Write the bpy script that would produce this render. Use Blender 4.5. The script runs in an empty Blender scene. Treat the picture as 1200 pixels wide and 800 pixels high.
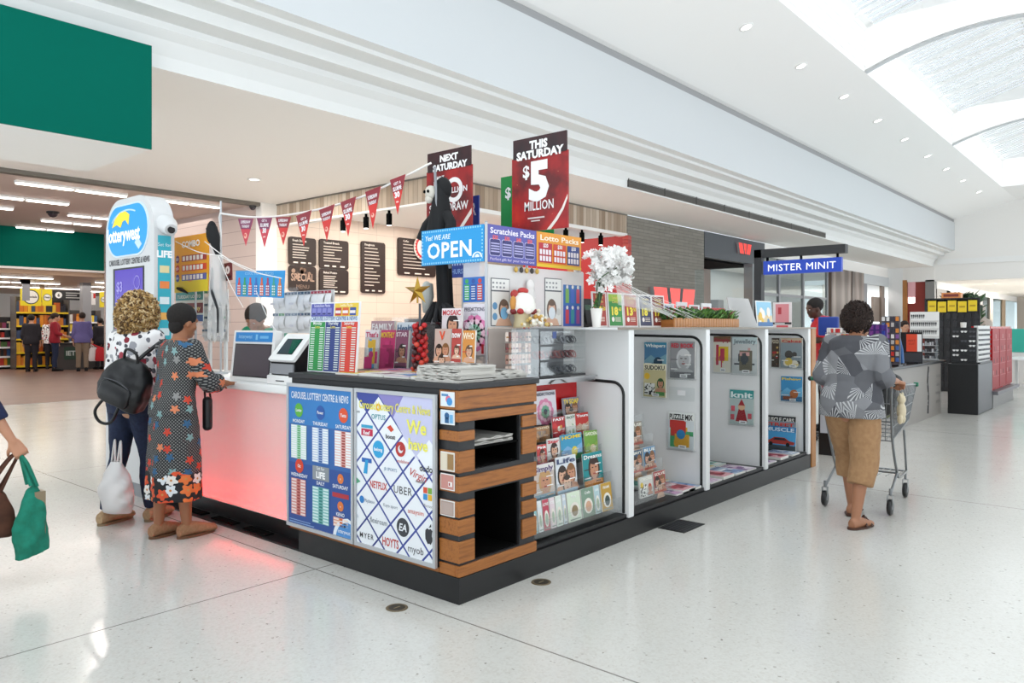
import bpy, bmesh, math, random
from mathutils import Vector as V, Matrix as MX
PI = math.pi
rnd = random.Random(7)
SC = bpy.context.scene
COL = SC.collection

# ------------------------------------------------------------------ camera
CAMX, CAMY, CAMZ = -2.827, -2.803, 1.45
cd = bpy.data.cameras.new('camera')
cam = bpy.data.objects.new('camera', cd)
COL.objects.link(cam)
cam.location = (CAMX, CAMY, CAMZ)
cam.rotation_euler = (PI/2, 0, -math.atan2(.757, .653))
cd.sensor_width = 36
cd.lens = 893/1200*36
cd.shift_y = -17/1200
cd.clip_end = 300
cd.clip_start = .05
SC.camera = cam

# ------------------------------------------------------------------ light
SC.view_settings.view_transform = 'Standard'
SC.view_settings.look = 'None'
SC.view_settings.gamma = 1
SC.view_settings.use_curve_mapping = False
SC.view_settings.exposure = EXPO = 0.03
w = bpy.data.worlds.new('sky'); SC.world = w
w.use_nodes = True
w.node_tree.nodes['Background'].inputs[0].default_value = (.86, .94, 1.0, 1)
# daylight: sky above, added brightness below the horizon to lift the ceilings
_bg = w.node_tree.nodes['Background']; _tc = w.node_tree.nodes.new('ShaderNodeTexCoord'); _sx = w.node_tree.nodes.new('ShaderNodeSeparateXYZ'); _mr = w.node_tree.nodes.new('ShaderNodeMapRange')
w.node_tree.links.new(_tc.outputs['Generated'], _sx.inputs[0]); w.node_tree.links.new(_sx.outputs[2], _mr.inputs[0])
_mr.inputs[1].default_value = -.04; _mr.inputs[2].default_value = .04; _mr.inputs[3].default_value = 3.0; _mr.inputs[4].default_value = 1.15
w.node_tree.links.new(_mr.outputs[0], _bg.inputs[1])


def area_light(name, loc, sx, sy, power, color=(1, 1, 1), rot=(0, 0, 0), spread=PI):
    l = bpy.data.lights.new(name, 'AREA'); l.shape = 'RECTANGLE'; l.size = sx; l.size_y = sy
    l.energy = power; l.color = color; l.spread = spread
    o = bpy.data.objects.new(name, l); COL.objects.link(o)
    o.location = loc; o.rotation_euler = rot
    return o

# daylight falling through the long roof light (its glazing lies just above)
area_light('skylight_daylight', (12, -.1, 8.35), 46, 5.0, 640, (.93, .97, 1.0))

# ------------------------------------------------------------------ helpers
def lin(c):
    return tuple(((x/12.92) if x <= .04045 else ((x+.055)/1.055)**2.4) for x in c)

def hexc(h):
    h = h.lstrip('#')
    return lin(tuple(int(h[i:i+2], 16)/255 for i in (0, 2, 4))) + (1,)

MATS = {}

def new_mat(name):
    m = bpy.data.materials.new(name); m.use_nodes = True
    MATS[name] = m
    b = m.node_tree.nodes['Principled BSDF']
    return m, m.node_tree, b

def pmat(name, hx, rough=.5, metal=0, spec=.5, emit=None, es=0, alpha=1, trans=0, coat=0):
    m, nt, b = new_mat(name)
    b.inputs['Base Color'].default_value = hexc(hx)
    b.inputs['Roughness'].default_value = rough
    b.inputs['Metallic'].default_value = metal
    b.inputs['Specular IOR Level'].default_value = spec
    if emit:
        b.inputs['Emission Color'].default_value = hexc(emit); b.inputs['Emission Strength'].default_value = es
    b.inputs['Alpha'].default_value = alpha
    b.inputs['Transmission Weight'].default_value = trans
    b.inputs['Coat Weight'].default_value = coat
    return m

def gm(key):
    """named material, or a plain printed colour given as #rrggbb"""
    if key in MATS: return MATS[key]
    if key.startswith('#'): return pmat(key, key, .42)
    raise KeyError(key)

def node(nt, t, **kw):
    n = nt.nodes.new(t)
    for k, v in kw.items():
        if k.startswith('i_'): n.inputs[k[2:].replace('_', ' ')].default_value = v
        else: setattr(n, k, v)
    return n

def ramp(nt, src, stops, const=False):
    r = nt.nodes.new('ShaderNodeValToRGB')
    cr = r.color_ramp
    if const: cr.interpolation = 'CONSTANT'
    while len(cr.elements) < len(stops): cr.elements.new(.5)
    for e, (p, c) in zip(cr.elements, stops):
        e.position = p; e.color = hexc(c) if isinstance(c, str) else c
    nt.links.new(src, r.inputs[0])
    return r.outputs[0]

def mixc(nt, fac, a, b, mode='MIX'):
    n = nt.nodes.new('ShaderNodeMix'); n.data_type = 'RGBA'; n.blend_type = mode
    for s, val in ((n.inputs[0], fac), (n.inputs[6], a), (n.inputs[7], b)):
        if isinstance(val, (int, float)): s.default_value = val
        elif isinstance(val, str): s.default_value = hexc(val)
        elif isinstance(val, tuple): s.default_value = val
        else: nt.links.new(val, s)
    return n.outputs[2]

def mth(nt, op, a, b=None, c=None):
    n = nt.nodes.new('ShaderNodeMath'); n.operation = op
    for i, val in enumerate((a, b, c)):
        if val is None: continue
        if isinstance(val, (int, float)): n.inputs[i].default_value = val
        else: nt.links.new(val, n.inputs[i])
    return n.outputs[0]

def ocoord(nt, kind='Object'):
    return nt.nodes.new('ShaderNodeTexCoord').outputs[kind]

def mapping(nt, src, scale=(1, 1, 1), rot=(0, 0, 0), loc=(0, 0, 0)):
    n = nt.nodes.new('ShaderNodeMapping')
    n.inputs['Scale'].default_value = scale; n.inputs['Rotation'].default_value = rot; n.inputs['Location'].default_value = loc
    nt.links.new(src, n.inputs['Vector']); return n.outputs[0]

def noise(nt, vec, scale, detail=3, rough=.5):
    n = node(nt, 'ShaderNodeTexNoise'); n.inputs['Scale'].default_value = scale
    n.inputs['Detail'].default_value = detail; n.inputs['Roughness'].default_value = rough
    if vec is not None: nt.links.new(vec, n.inputs['Vector'])
    return n

def voro(nt, vec, scale, rnd_=1, feat='F1'):
    n = node(nt, 'ShaderNodeTexVoronoi'); n.feature = feat
    n.inputs['Scale'].default_value = scale; n.inputs['Randomness'].default_value = rnd_
    if vec is not None: nt.links.new(vec, n.inputs['Vector'])
    return n

def bump(nt, b, h, strength=.3, dist=.01):
    n = nt.nodes.new('ShaderNodeBump'); n.inputs['Strength'].default_value = strength; n.inputs['Distance'].default_value = dist
    nt.links.new(h, n.inputs['Height']); nt.links.new(n.outputs[0], b.inputs['Normal'])

# --- frames: u to the viewer's right, v up, n towards the viewer
def frame(org, yaw=0, tilt=0, roll=0):
    """yaw in degrees: 0 faces -Y, -90 faces -X ; tilt leans the top back"""
    m = MX.Translation(V(org)) @ MX.Rotation(math.radians(yaw), 4, 'Z')
    m = m @ MX(((1, 0, 0, 0), (0, 0, -1, 0), (0, 1, 0, 0), (0, 0, 0, 1)))
    return m @ MX.Rotation(math.radians(-tilt), 4, 'X') @ MX.Rotation(math.radians(roll), 4, 'Z')

_TX = {}
def text_geo(s, bold=0, shear=0, spacing=1.0):
    k = (s, bold, shear, spacing)
    if k in _TX: return _TX[k]
    cu = bpy.data.curves.new('t', 'FONT'); cu.body = s; cu.size = 1; cu.resolution_u = 2
    cu.offset = bold; cu.shear = shear; cu.space_character = spacing; cu.fill_mode = 'FRONT'
    o = bpy.data.objects.new('t', cu); COL.objects.link(o)
    dg = bpy.context.evaluated_depsgraph_get()
    me = o.evaluated_get(dg).to_mesh()
    vs = [(v.co.x, v.co.y) for v in me.vertices]; fs = [tuple(p.vertices) for p in me.polygons]
    o.evaluated_get(dg).to_mesh_clear()
    bpy.data.objects.remove(o); bpy.data.curves.remove(cu)
    if vs:
        x0 = min(v[0] for v in vs); x1 = max(v[0] for v in vs)
    else: x0, x1 = 0, 1
    cap = .73
    vs = [((x-x0)/cap, y/cap) for x, y in vs]
    _TX[k] = (vs, fs, (x1-x0)/cap)
    return _TX[k]

def catmull(pts, n=8, closed=False):
    pts = [V(p) for p in pts]; out = []
    N = len(pts)
    rng = range(N) if closed else range(N-1)
    for i in rng:
        if closed: p0, p1, p2, p3 = pts[i-1], pts[i], pts[(i+1) % N], pts[(i+2) % N]
        else: p0, p1, p2, p3 = pts[max(i-1, 0)], pts[i], pts[i+1], pts[min(i+2, N-1)]
        for j in range(n):
            t = j/n
            out.append(.5*((2*p1)+(p2-p0)*t+(2*p0-5*p1+4*p2-p3)*t*t+(3*p1-p0-3*p2+p3)*t**3))
    if not closed: out.append(pts[-1])
    return out

def rrect(u0, v0, u1, v1, r, k=5):
    """rounded rectangle; r is one radius or four (bottom left, bottom right, top right, top left)"""
    rs = r if isinstance(r, (list, tuple)) else (r,)*4
    out = []
    for (cx, cy, a), q in zip(((u0, v0, 180), (u1, v0, 270), (u1, v1, 0), (u0, v1, 90)), rs):
        sx = 1 if cx == u0 else -1; sy = 1 if cy == v0 else -1
        if q <= 0: out.append((cx, cy)); continue
        for i in range(k+1):
            t = math.radians(a+90*i/k)
            out.append((cx+sx*q+q*math.cos(t), cy+sy*q+q*math.sin(t)))
    return out

def ell(cu, cv, ru, rv, k=20, a0=0, a1=360):
    full = abs(a1-a0) >= 360
    n = k if full else k+1
    return [(cu+ru*math.cos(math.radians(a0+(a1-a0)*i/k)), cv+rv*math.sin(math.radians(a0+(a1-a0)*i/k))) for i in range(n)]

class MB:
    def __init__(s, M=None):
        s.v = []; s.f = []; s.fm = []; s.fs = []; s.mats = []; s.M = M or MX.Identity(4)
    def mi(s, m):
        if m not in s.mats: s.mats.append(m)
        return s.mats.index(m)
    def add(s, vs, fs, m, smooth=False):
        b = len(s.v); M = s.M
        s.v.extend(M @ V(p) for p in vs)
        k = s.mi(m)
        for f in fs:
            s.f.append([b+i for i in f]); s.fm.append(k); s.fs.append(smooth)
        return s
    def box(s, x0, y0, z0, x1, y1, z1, m):
        if x0 > x1: x0, x1 = x1, x0
        if y0 > y1: y0, y1 = y1, y0
        if z0 > z1: z0, z1 = z1, z0
        return s.add([(x0, y0, z0), (x1, y0, z0), (x1, y1, z0), (x0, y1, z0), (x0, y0, z1), (x1, y0, z1), (x1, y1, z1), (x0, y1, z1)],
                     [(3, 2, 1, 0), (4, 5, 6, 7), (0, 1, 5, 4), (1, 2, 6, 5), (2, 3, 7, 6), (3, 0, 4, 7)], m)
    def bbox(s, x0, y0, z0, x1, y1, z1, r, m, seg=2):
        """box with bevelled edges"""
        bm = bmesh.new(); bmesh.ops.create_cube(bm, size=1)
        for v in bm.verts:
            v.co = V(((x0+x1)/2+v.co.x*(x1-x0), (y0+y1)/2+v.co.y*(y1-y0), (z0+z1)/2+v.co.z*(z1-z0)))
        bmesh.ops.bevel(bm, geom=bm.edges[:], offset=r, segments=seg, affect='EDGES', profile=.5)
        return s.addbm(bm, m, seg > 1)
    def addbm(s, bm, m, smooth=False):
        bm.verts.index_update()
        s.add([tuple(v.co) for v in bm.verts], [[v.index for v in f.verts] for f in bm.faces], m, smooth)
        bm.free(); return s
    def poly(s, pts, n, m):
        """flat polygon in the u,v plane at height n"""
        return s.add([(u, v, n) for u, v in pts], [list(range(len(pts)))], m)
    def rect(s, u0, v0, u1, v1, n, m):
        return s.poly([(u0, v0), (u1, v0), (u1, v1), (u0, v1)], n, m)
    def disc(s, cu, cv, r, n, m, k=20, rv=None):
        return s.poly(ell(cu, cv, r, rv or r, k), n, m)
    def ring(s, cu, cv, r0, r1, n, m, k=28, a0=0, a1=360, sv=1):
        A = ell(cu, cv, r0, r0*sv, k, a0, a1); B = ell(cu, cv, r1, r1*sv, k, a0, a1)
        N = len(A); full = abs(a1-a0) >= 360
        vs = [(u, v, n) for u, v in A+B]
        return s.add(vs, [(i, N+i, N+(i+1) % N, (i+1) % N) for i in range(N if full else N-1)], m)
    def prism(s, pts, n0, n1, m, side=None):
        """polygon in u,v extruded from n0 to n1 (n1 > n0)"""
        N = len(pts)
        vs = [(u, v, n0) for u, v in pts]+[(u, v, n1) for u, v in pts]
        s.add(vs, [list(range(N))[::-1], list(range(N, 2*N))], m)
        return s.add(vs, [(i, (i+1) % N, N+(i+1) % N, N+i) for i in range(N)], side or m)
    def text(s, t, u, v, h, m, n=.002, w=None, wmax=None, al='L', bold=0, shear=0, spacing=1.0, rot=0):
        vs, fs, tw = text_geo(t, bold, shear, spacing)
        sx = h
        if w: sx = w/tw
        elif wmax and tw*h > wmax: sx = wmax/tw
        W = tw*sx
        o = {'L': 0, 'C': -W/2, 'R': -W}[al]
        c, q = math.cos(math.radians(rot)), math.sin(math.radians(rot))
        pts = []
        for x, y in vs:
            a, b = o+x*sx, y*h
            pts.append((u+a*c-b*q, v+a*q+b*c, n))
        return s.add(pts, fs, m)
    def tube(s, path, r, m, k=8, closed=False, caps=True, flat=1.0):
        P = [V(p) for p in path]; N = len(P)
        rr = r if isinstance(r, (list, tuple)) else [r]*N
        vs = []; fs = []
        up = None
        for i in range(N):
            if closed: t = (P[(i+1) % N]-P[i-1])
            else: t = P[min(i+1, N-1)]-P[max(i-1, 0)]
            t = t.normalized() if t.length > 1e-9 else V((0, 0, 1))
            if up is None:
                up = V((0, 0, 1)) if abs(t.z) < .9 else V((1, 0, 0))
            a = up-t*up.dot(t)
            if a.length < 1e-6: a = t.orthogonal()
            a.normalize(); b = t.cross(a); up = a
            for j in range(k):
                q = 2*PI*j/k
                vs.append(P[i]+a*(rr[i]*math.cos(q)*flat)+b*(rr[i]*math.sin(q)))
        L = N if closed else N-1
        for i in range(L):
            for j in range(k):
                A = i*k+j; B = i*k+(j+1) % k; Cn = ((i+1) % N)*k+(j+1) % k; D = ((i+1) % N)*k+j
                fs.append((A, B, Cn, D))
        s.add(vs, fs, m, True)
        if caps and not closed:
            s.add(vs, [list(range(k))[::-1], [(N-1)*k+j for j in range(k)]], m)
        return s
    def bar(s, p, q, r, m, k=8): return s.tube([p, q], r, m, k)
    def lathe(s, prof, m, c=(0, 0, 0), k=24, ax='z', smooth=True):
        """prof: list of (radius, height) from bottom to top"""
        N = len(prof); vs = []; fs = []
        for r, h in prof:
            for j in range(k):
                q = 2*PI*j/k; x, y = r*math.cos(q), r*math.sin(q)
                p = {'z': (x, y, h), 'x': (h, x, y), 'y': (y, h, x)}[ax]
                vs.append((c[0]+p[0], c[1]+p[1], c[2]+p[2]))
        for i in range(N-1):
            for j in range(k):
                fs.append((i*k+j, i*k+(j+1) % k, (i+1)*k+(j+1) % k, (i+1)*k+j))
        s.add(vs, fs, m, smooth)
        ca = []
        if prof[0][0] > 1e-6: ca.append(list(range(k))[::-1])
        if prof[-1][0] > 1e-6: ca.append([(N-1)*k+j for j in range(k)])
        if ca: s.add(vs, ca, m)
        return s
    def ball(s, c, r, m, k=12, rings=8):
        rx, ry, rz = r if isinstance(r, (list, tuple)) else (r, r, r)
        vs = [(c[0], c[1], c[2]-rz)]
        for i in range(1, rings):
            t = -PI/2+PI*i/rings
            for j in range(k):
                q = 2*PI*j/k
                vs.append((c[0]+rx*math.cos(t)*math.cos(q), c[1]+ry*math.cos(t)*math.sin(q), c[2]+rz*math.sin(t)))
        vs.append((c[0], c[1], c[2]+rz)); T = len(vs)-1
        fs = [(0, 1+(j+1) % k, 1+j) for j in range(k)]
        for i in range(rings-2):
            for j in range(k):
                a = 1+i*k
                fs.append((a+j, a+(j+1) % k, a+k+(j+1) % k, a+k+j))
        a = 1+(rings-2)*k
        fs += [(a+j, a+(j+1) % k, T) for j in range(k)]
        return s.add(vs, fs, m, True)
    def loft(s, rings, m, caps=True, smooth=True):
        k = len(rings[0]); vs = [p for r in rings for p in r]; N = len(rings)
        s.add(vs, [(i*k+j, i*k+(j+1) % k, (i+1)*k+(j+1) % k, (i+1)*k+j) for i in range(N-1) for j in range(k)], m, smooth)
        if caps: s.add(vs, [list(range(k))[::-1], [(N-1)*k+j for j in range(k)]], m)
        return s
    def sheet(s, rows, m, smooth=True, thick=0):
        """grid of points, rows of equal length"""
        k = len(rows[0]); vs = [p for r in rows for p in r]
        fs = [(i*k+j, i*k+j+1, (i+1)*k+j+1, (i+1)*k+j) for i in range(len(rows)-1) for j in range(k-1)]
        return s.add(vs, fs, m, smooth)
    def build(s, name, parent=None, origin=None):
        me = bpy.data.meshes.new(name)
        pts = s.v
        org = V((0, 0, 0))
        if parent is not None:
            p = parent
            while p is not None: org += p.location; p = p.parent
        elif pts:
            if origin is not None: org = V(origin)
            else:
                xs = [p.x for p in pts]; ys = [p.y for p in pts]; zs = [p.z for p in pts]
                org = V(((min(xs)+max(xs))/2, (min(ys)+max(ys))/2, min(zs)))
        me.from_pydata([p-org for p in pts], [], s.f)
        for m in s.mats: me.materials.append(gm(m))
        if s.f:
            me.polygons.foreach_set('material_index', s.fm)
            me.polygons.foreach_set('use_smooth', s.fs)
        me.update()
        o = bpy.data.objects.new(name, me); COL.objects.link(o)
        if parent is not None: o.parent = parent
        else: o.location = org
        return o

def tag(o, label=None, cat=None, group=None, kind=None):
    if label: o['label'] = label
    if cat: o['category'] = cat
    if group: o['group'] = group
    if kind: o['kind'] = kind
    return o

def thing(name, label, cat, loc=(0, 0, 0), group=None):
    o = bpy.data.objects.new(name, None); COL.objects.link(o)
    o.location = loc; o.empty_display_size = .1
    return tag(o, label, cat, group)

def struct(mb, name):
    return tag(mb.build(name, origin=(0, 0, 0)), kind='structure')

def dup(root, loc=None, rotz=None, label=None, group=None, parent=None):
    c = root.copy(); COL.objects.link(c)
    if parent is not None: c.parent = parent
    for ch in list(root.children): dup(ch, parent=c)
    if loc is not None: c.location = loc
    if rotz is not None: c.rotation_euler = (0, 0, rotz)
    if label: c['label'] = label
    if group: c['group'] = group
    return c

# pixel of the 1200x800 photograph -> point of a world plane (for reading sizes off it)
FW = (.757, .653); RT = (.653, -.757)
def _ray(px, py):
    a = (px-600)/893; b = (383-py)/893
    return (FW[0]+a*RT[0], FW[1]+a*RT[1], b)
def onx(px, py, x):
    d = _ray(px, py); k = (x-CAMX)/d[0]; return V((x, CAMY+k*d[1], CAMZ+k*d[2]))
def ony(px, py, y):
    d = _ray(px, py); k = (y-CAMY)/d[1]; return V((CAMX+k*d[0], y, CAMZ+k*d[2]))
def onz(px, py, z):
    d = _ray(px, py); k = (z-CAMZ)/d[2]; return V((CAMX+k*d[0], CAMY+k*d[1], z))
# ------------------------------------------------------------------ materials
pmat('white_paint', '#f6f5f3', .6, spec=.3)
pmat('cream_paint', '#f6f3ef', .6, spec=.3)
pmat('wall_cool', '#cdd0d2', .6, spec=.3)
pmat('groove_grey', '#9c9c9d', .7)
pmat('shadow_gap', '#55524f', .8)
pmat('laminate_white', '#efefee', .35)
pmat('laminate_edge', '#f0f0ef', .3)
pmat('black_trim', '#0b0b0c', .35)
pmat('plinth_black', '#121214', .4)
pmat('black_matte', '#060606', .9, spec=.1)
pmat('charcoal', '#29292b', .5)
pmat('green_sign', '#006253', .8, spec=.08)
pmat('cornice_paint', '#e3e3e1', .6, spec=.2)
pmat('tower_white', '#d6d6d6', .3)
pmat('trolley_wire', '#85888a', .3, .7)
pmat('mauve_clad', '#cdbbb2', .6)
pmat('taupe', '#6d675f', .6)
pmat('steel', '#b9b9ba', .3, metal=1)
pmat('chrome', '#d6d6d8', .15, metal=1)
pmat('dark_steel', '#55565a', .35, metal=.7)
pmat('plastic_white', '#ecebe9', .35)
pmat('plastic_black', '#141416', .35)
pmat('plastic_grey', '#8f9094', .4)
pmat('lamp', '#ffffff', .5, emit='#fffaf0', es=5)
pmat('tube_lamp', '#ffffff', .5, emit='#fff6ea', es=7)
pmat('screen_dark', '#3d353d', .12)
pmat('red_gloss', '#c00f14', .25)
pmat('lam_red', '#b3181c', .4)
pmat('brown_board', '#2e211c', .5)
pmat('dark_grey_clad', '#4c5157', .45)

def glassy(name, tint='#ffffff', mixf=.12, rough=.03):
    m, nt, b = new_mat(name)
    t = node(nt, 'ShaderNodeBsdfTransparent'); t.inputs[0].default_value = hexc(tint)
    g = node(nt, 'ShaderNodeBsdfGlossy'); g.inputs['Roughness'].default_value = rough
    mx = node(nt, 'ShaderNodeMixShader')
    fr = node(nt, 'ShaderNodeFresnel'); fr.inputs[0].default_value = 1.45
    nt.links.new(mth(nt, 'ADD', mth(nt, 'MULTIPLY', fr.outputs[0], .25), mixf), mx.inputs[0])
    nt.links.new(t.outputs[0], mx.inputs[1]); nt.links.new(g.outputs[0], mx.inputs[2])
    out = nt.nodes['Material Output']; nt.links.new(mx.outputs[0], out.inputs[0])
    return m
glassy('glass', '#f2f6f5', .02)
glassy('acrylic', '#fbfcfc', .0, .05)
glassy('shop_glass', '#dfe6e6', .06)

def hazy(name, col, k, rough=.4):
    """part clear, part white plastic film"""
    m, nt, b = new_mat(name)
    t = node(nt, 'ShaderNodeBsdfTransparent')
    b.inputs['Base Color'].default_value = hexc(col); b.inputs['Roughness'].default_value = rough
    mx = node(nt, 'ShaderNodeMixShader'); mx.inputs[0].default_value = k
    nt.links.new(t.outputs[0], mx.inputs[1]); nt.links.new(b.outputs[0], mx.inputs[2])
    nt.links.new(mx.outputs[0], nt.nodes['Material Output'].inputs[0])
    return m
hazy('film', '#f4f4f6', .38)
hazy('film_thin', '#f8f8fa', .07)
hazy('film_dense', '#e9e7e6', .72)
hazy('web', '#f6f6f4', .30, .8)
hazy('plastic_bag', '#f3eeec', .78)
hazy('skylight_glass', '#dfe9ec', .45, .2)

# terrazzo floor with thin joints
m, nt, b = new_mat('terrazzo')
co = ocoord(nt)
sp = voro(nt, co, 95)
spk = ramp(nt, sp.outputs['Color'], [(0, '#bdb8b0'), (.10, '#c8c4bd'), (.45, '#ceccc6'), (.9, '#d2d0ca'), (.965, '#958f86'), (1, '#716d67')])
big = noise(nt, co, .8, 2)
c1 = mixc(nt, mth(nt, 'MULTIPLY', big.outputs[0], .10), spk, '#c8c2b9')
sx = node(nt, 'ShaderNodeSeparateXYZ'); nt.links.new(co, sx.inputs[0])
def joint(ch, off, wd):
    a = mth(nt, 'ABSOLUTE', mth(nt, 'SUBTRACT', mth(nt, 'FRACT', mth(nt, 'ADD', mth(nt, 'DIVIDE', mth(nt, 'SUBTRACT', ch, off), 4.56), 20.5)), .5))
    return mth(nt, 'LESS_THAN', a, wd/2/4.56)
j = mth(nt, 'MAXIMUM', joint(sx.outputs[0], -.14, .010), joint(sx.outputs[1], 1.07, .010))
nt.links.new(mixc(nt, mth(nt, 'MULTIPLY', j, .8), c1, '#6b655e'), b.inputs['Base Color'])
b.inputs['Roughness'].default_value = .17
b.inputs['Specular IOR Level'].default_value = .55
rn = noise(nt, co, 3, 3)
nt.links.new(mth(nt, 'ADD', mth(nt, 'MULTIPLY', rn.outputs[0], .10), .11), b.inputs['Roughness'])

m, nt, b = new_mat('supermarket_floor')
co = ocoord(nt)
n_ = noise(nt, co, 2, 3)
nt.links.new(ramp(nt, n_.outputs[0], [(.3, '#7d6054'), (.7, '#70544a')]), b.inputs['Base Color'])
b.inputs['Roughness'].default_value = .35

def wood(name, c0, c1, sc=(1, 9, 9), rough=.42, board=None):
    m, nt, b = new_mat(name)
    co = ocoord(nt)
    mp = mapping(nt, co, sc)
    n1 = noise(nt, mp, 3.0, 5, .6)
    col = ramp(nt, n1.outputs[0], [(.28, c0), (.5, c1), (.72, c0)])
    nt.links.new(col, b.inputs['Base Color'])
    b.inputs['Roughness'].default_value = rough
    bump(nt, b, n1.outputs[0], .08, .003)
    return m
wood('oak_x', '#7c4719', '#a8672c', (1.2, 14, 14))
wood('oak_y', '#7c4719', '#a8672c', (14, 1.2, 14))
wood('oak_z', '#96602c', '#b57a40', (14, 14, 1.2))
# vertical timber cladding, board by board
m, nt, b = new_mat('timber_clad')
co = ocoord(nt)
sx = node(nt, 'ShaderNodeSeparateXYZ'); nt.links.new(co, sx.inputs[0])
s_ = mth(nt, 'ADD', sx.outputs[0], sx.outputs[1])
bd = mth(nt, 'FLOOR', mth(nt, 'MULTIPLY', s_, 7.5))
wn = node(nt, 'ShaderNodeTexWhiteNoise'); wn.noise_dimensions = '1D'; nt.links.new(bd, wn.inputs['W'])
c_ = ramp(nt, wn.outputs[0], [(0, '#9a836c'), (.35, '#c4b09a'), (.7, '#d6c8b6'), (1, '#b09a84')])
n1 = noise(nt, mapping(nt, co, (10, 10, 1.5)), 3, 4)
gp = mth(nt, 'LESS_THAN', mth(nt, 'FRACT', mth(nt, 'MULTIPLY', s_, 7.5)), .07)
c2 = mixc(nt, mth(nt, 'MULTIPLY', n1.outputs[0], .35), c_, '#6d5847')
nt.links.new(mixc(nt, mth(nt, 'MULTIPLY', gp, .7), c2, '#4a3b30'), b.inputs['Base Color'])
b.inputs['Roughness'].default_value = .6
# grey stacked brick
m, nt, b = new_mat('grey_brick')
co = ocoord(nt)
mp = mapping(nt, co, (1, 1, 1), (PI/2, 0, 0))
br = node(nt, 'ShaderNodeTexBrick'); nt.links.new(mp, br.inputs['Vector'])
br.inputs['Color1'].default_value = hexc('#8c877e'); br.inputs['Color2'].default_value = hexc('#7a766e'); br.inputs['Mortar'].default_value = hexc('#65615b')
br.inputs['Scale'].default_value = 1; br.inputs['Brick Width'].default_value = .55; br.inputs['Row Height'].default_value = .09; br.inputs['Mortar Size'].default_value = .008
n1 = noise(nt, co, 5, 4)
nt.links.new(mixc(nt, mth(nt, 'MULTIPLY', n1.outputs[0], .5), br.outputs[0], '#9a958c'), b.inputs['Base Color'])
b.inputs['Roughness'].default_value = .8
# white tiles of the cafe
m, nt, b = new_mat('cafe_tile')
co = ocoord(nt)
br = node(nt, 'ShaderNodeTexBrick'); nt.links.new(mapping(nt, co, (1, 1, 1), (PI/2, 0, 0)), br.inputs['Vector'])
br.inputs['Color1'].default_value = hexc('#ead9c9'); br.inputs['Color2'].default_value = hexc('#e6d4c4'); br.inputs['Mortar'].default_value = hexc('#cdbcae')
br.offset = 0
br.inputs['Brick Width'].default_value = .6; br.inputs['Row Height'].default_value = .3; br.inputs['Mortar Size'].default_value = .006; br.inputs['Scale'].default_value = 1
nt.links.new(br.outputs[0], b.inputs['Base Color']); b.inputs['Roughness'].default_value = .3
# ribbed cladding (horizontal seams)
m, nt, b = new_mat('mauve_panels')
co = ocoord(nt)
sx = node(nt, 'ShaderNodeSeparateXYZ'); nt.links.new(co, sx.inputs[0])
g_ = mth(nt, 'LESS_THAN', mth(nt, 'FRACT', mth(nt, 'MULTIPLY', sx.outputs[2], 3.2)), .04)
nt.links.new(mixc(nt, g_, '#c4b2ab', '#9a8882'), b.inputs['Base Color']); b.inputs['Roughness'].default_value = .6
# lit counter panel: frosted white
pmat('frosted', '#f1ecea', .3)
pmat('red_led', '#ff3030', .5, emit='#ff1a1a', es=34)
# ------------------------------------------------------------------ the setting
YF = 7.8          # line of the shop fronts
ZS = 4.35         # soffit
XE = 38.2         # far end wall of the hall
b = MB(); b.box(-6, -5.6, -.2, 75, 13.45, 0, 'terrazzo'); struct(b, 'floor')
b = MB(); b.box(-14, 13.45, -.2, 20, 48, 0, 'supermarket_floor'); struct(b, 'floor_supermarket')
b = MB(); b.box(-14, 13.42, 0, 7.2, 13.48, .004, 'steel'); struct(b, 'trim_1')

# cross-section of the upper hall: list of (y, z)
YC = -.1
side = [(5.78, ZS), (5.78, 4.50), (5.70, 4.66), (5.60, 4.74), (5.60, 4.82), (5.33, 4.84), (5.33, 4.98), (5.06, 5.00), (5.06, 5.06), (4.90, 5.08)]
def extrude(name, pts, x0, x1, m, thick=None):
    bb = MB()
    for (a, c) in zip(pts[:-1], pts[1:]):
        bb.add([(x0, a[0], a[1]), (x1, a[0], a[1]), (x1, c[0], c[1]), (x0, c[0], c[1])], [(0, 1, 2, 3)], m)
    return struct(bb, name)
X0 = -7
extrude('trim_2', side, X0, XE, 'cornice_paint')
b = MB(); b.box(X0, 4.9, 5.08, XE, 5.05, 6.39, 'wall_cool'); struct(b, 'wall_upper_left')
b = MB(); b.box(X0, 4.93, 6.39, XE, 5.15, 6.62, 'groove_grey'); struct(b, 'trim_3')
ceil = [(4.98, 6.53), (4.82, 6.55), (2.43, 7.23), (2.43, 8.30), (2.3, 8.35)]
extrude('ceiling_slope_left', ceil[:3], X0, XE, 'white_paint')
extrude('trim_4', ceil[2:], X0, 34.2, 'white_paint')
# the opposite side, mirrored about the middle of the hall
mir = lambda pts: [(2*YC-y, z) for y, z in pts]
extrude('trim_5', mir(side), X0, XE, 'cornice_paint')
b = MB(); b.box(X0, -5.25, 5.08, XE, -5.1, 6.45, 'wall_cool'); struct(b, 'wall_upper_right')
extrude('ceiling_slope_right', mir(ceil[:3]), X0, XE, 'white_paint')
extrude('trim_6', mir(ceil[2:]), X0, 34.2, 'white_paint')
b = MB(); b.box(X0, -9, ZS, XE, -5.98, ZS+.1, 'cream_paint'); struct(b, 'ceiling_opposite')
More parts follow.
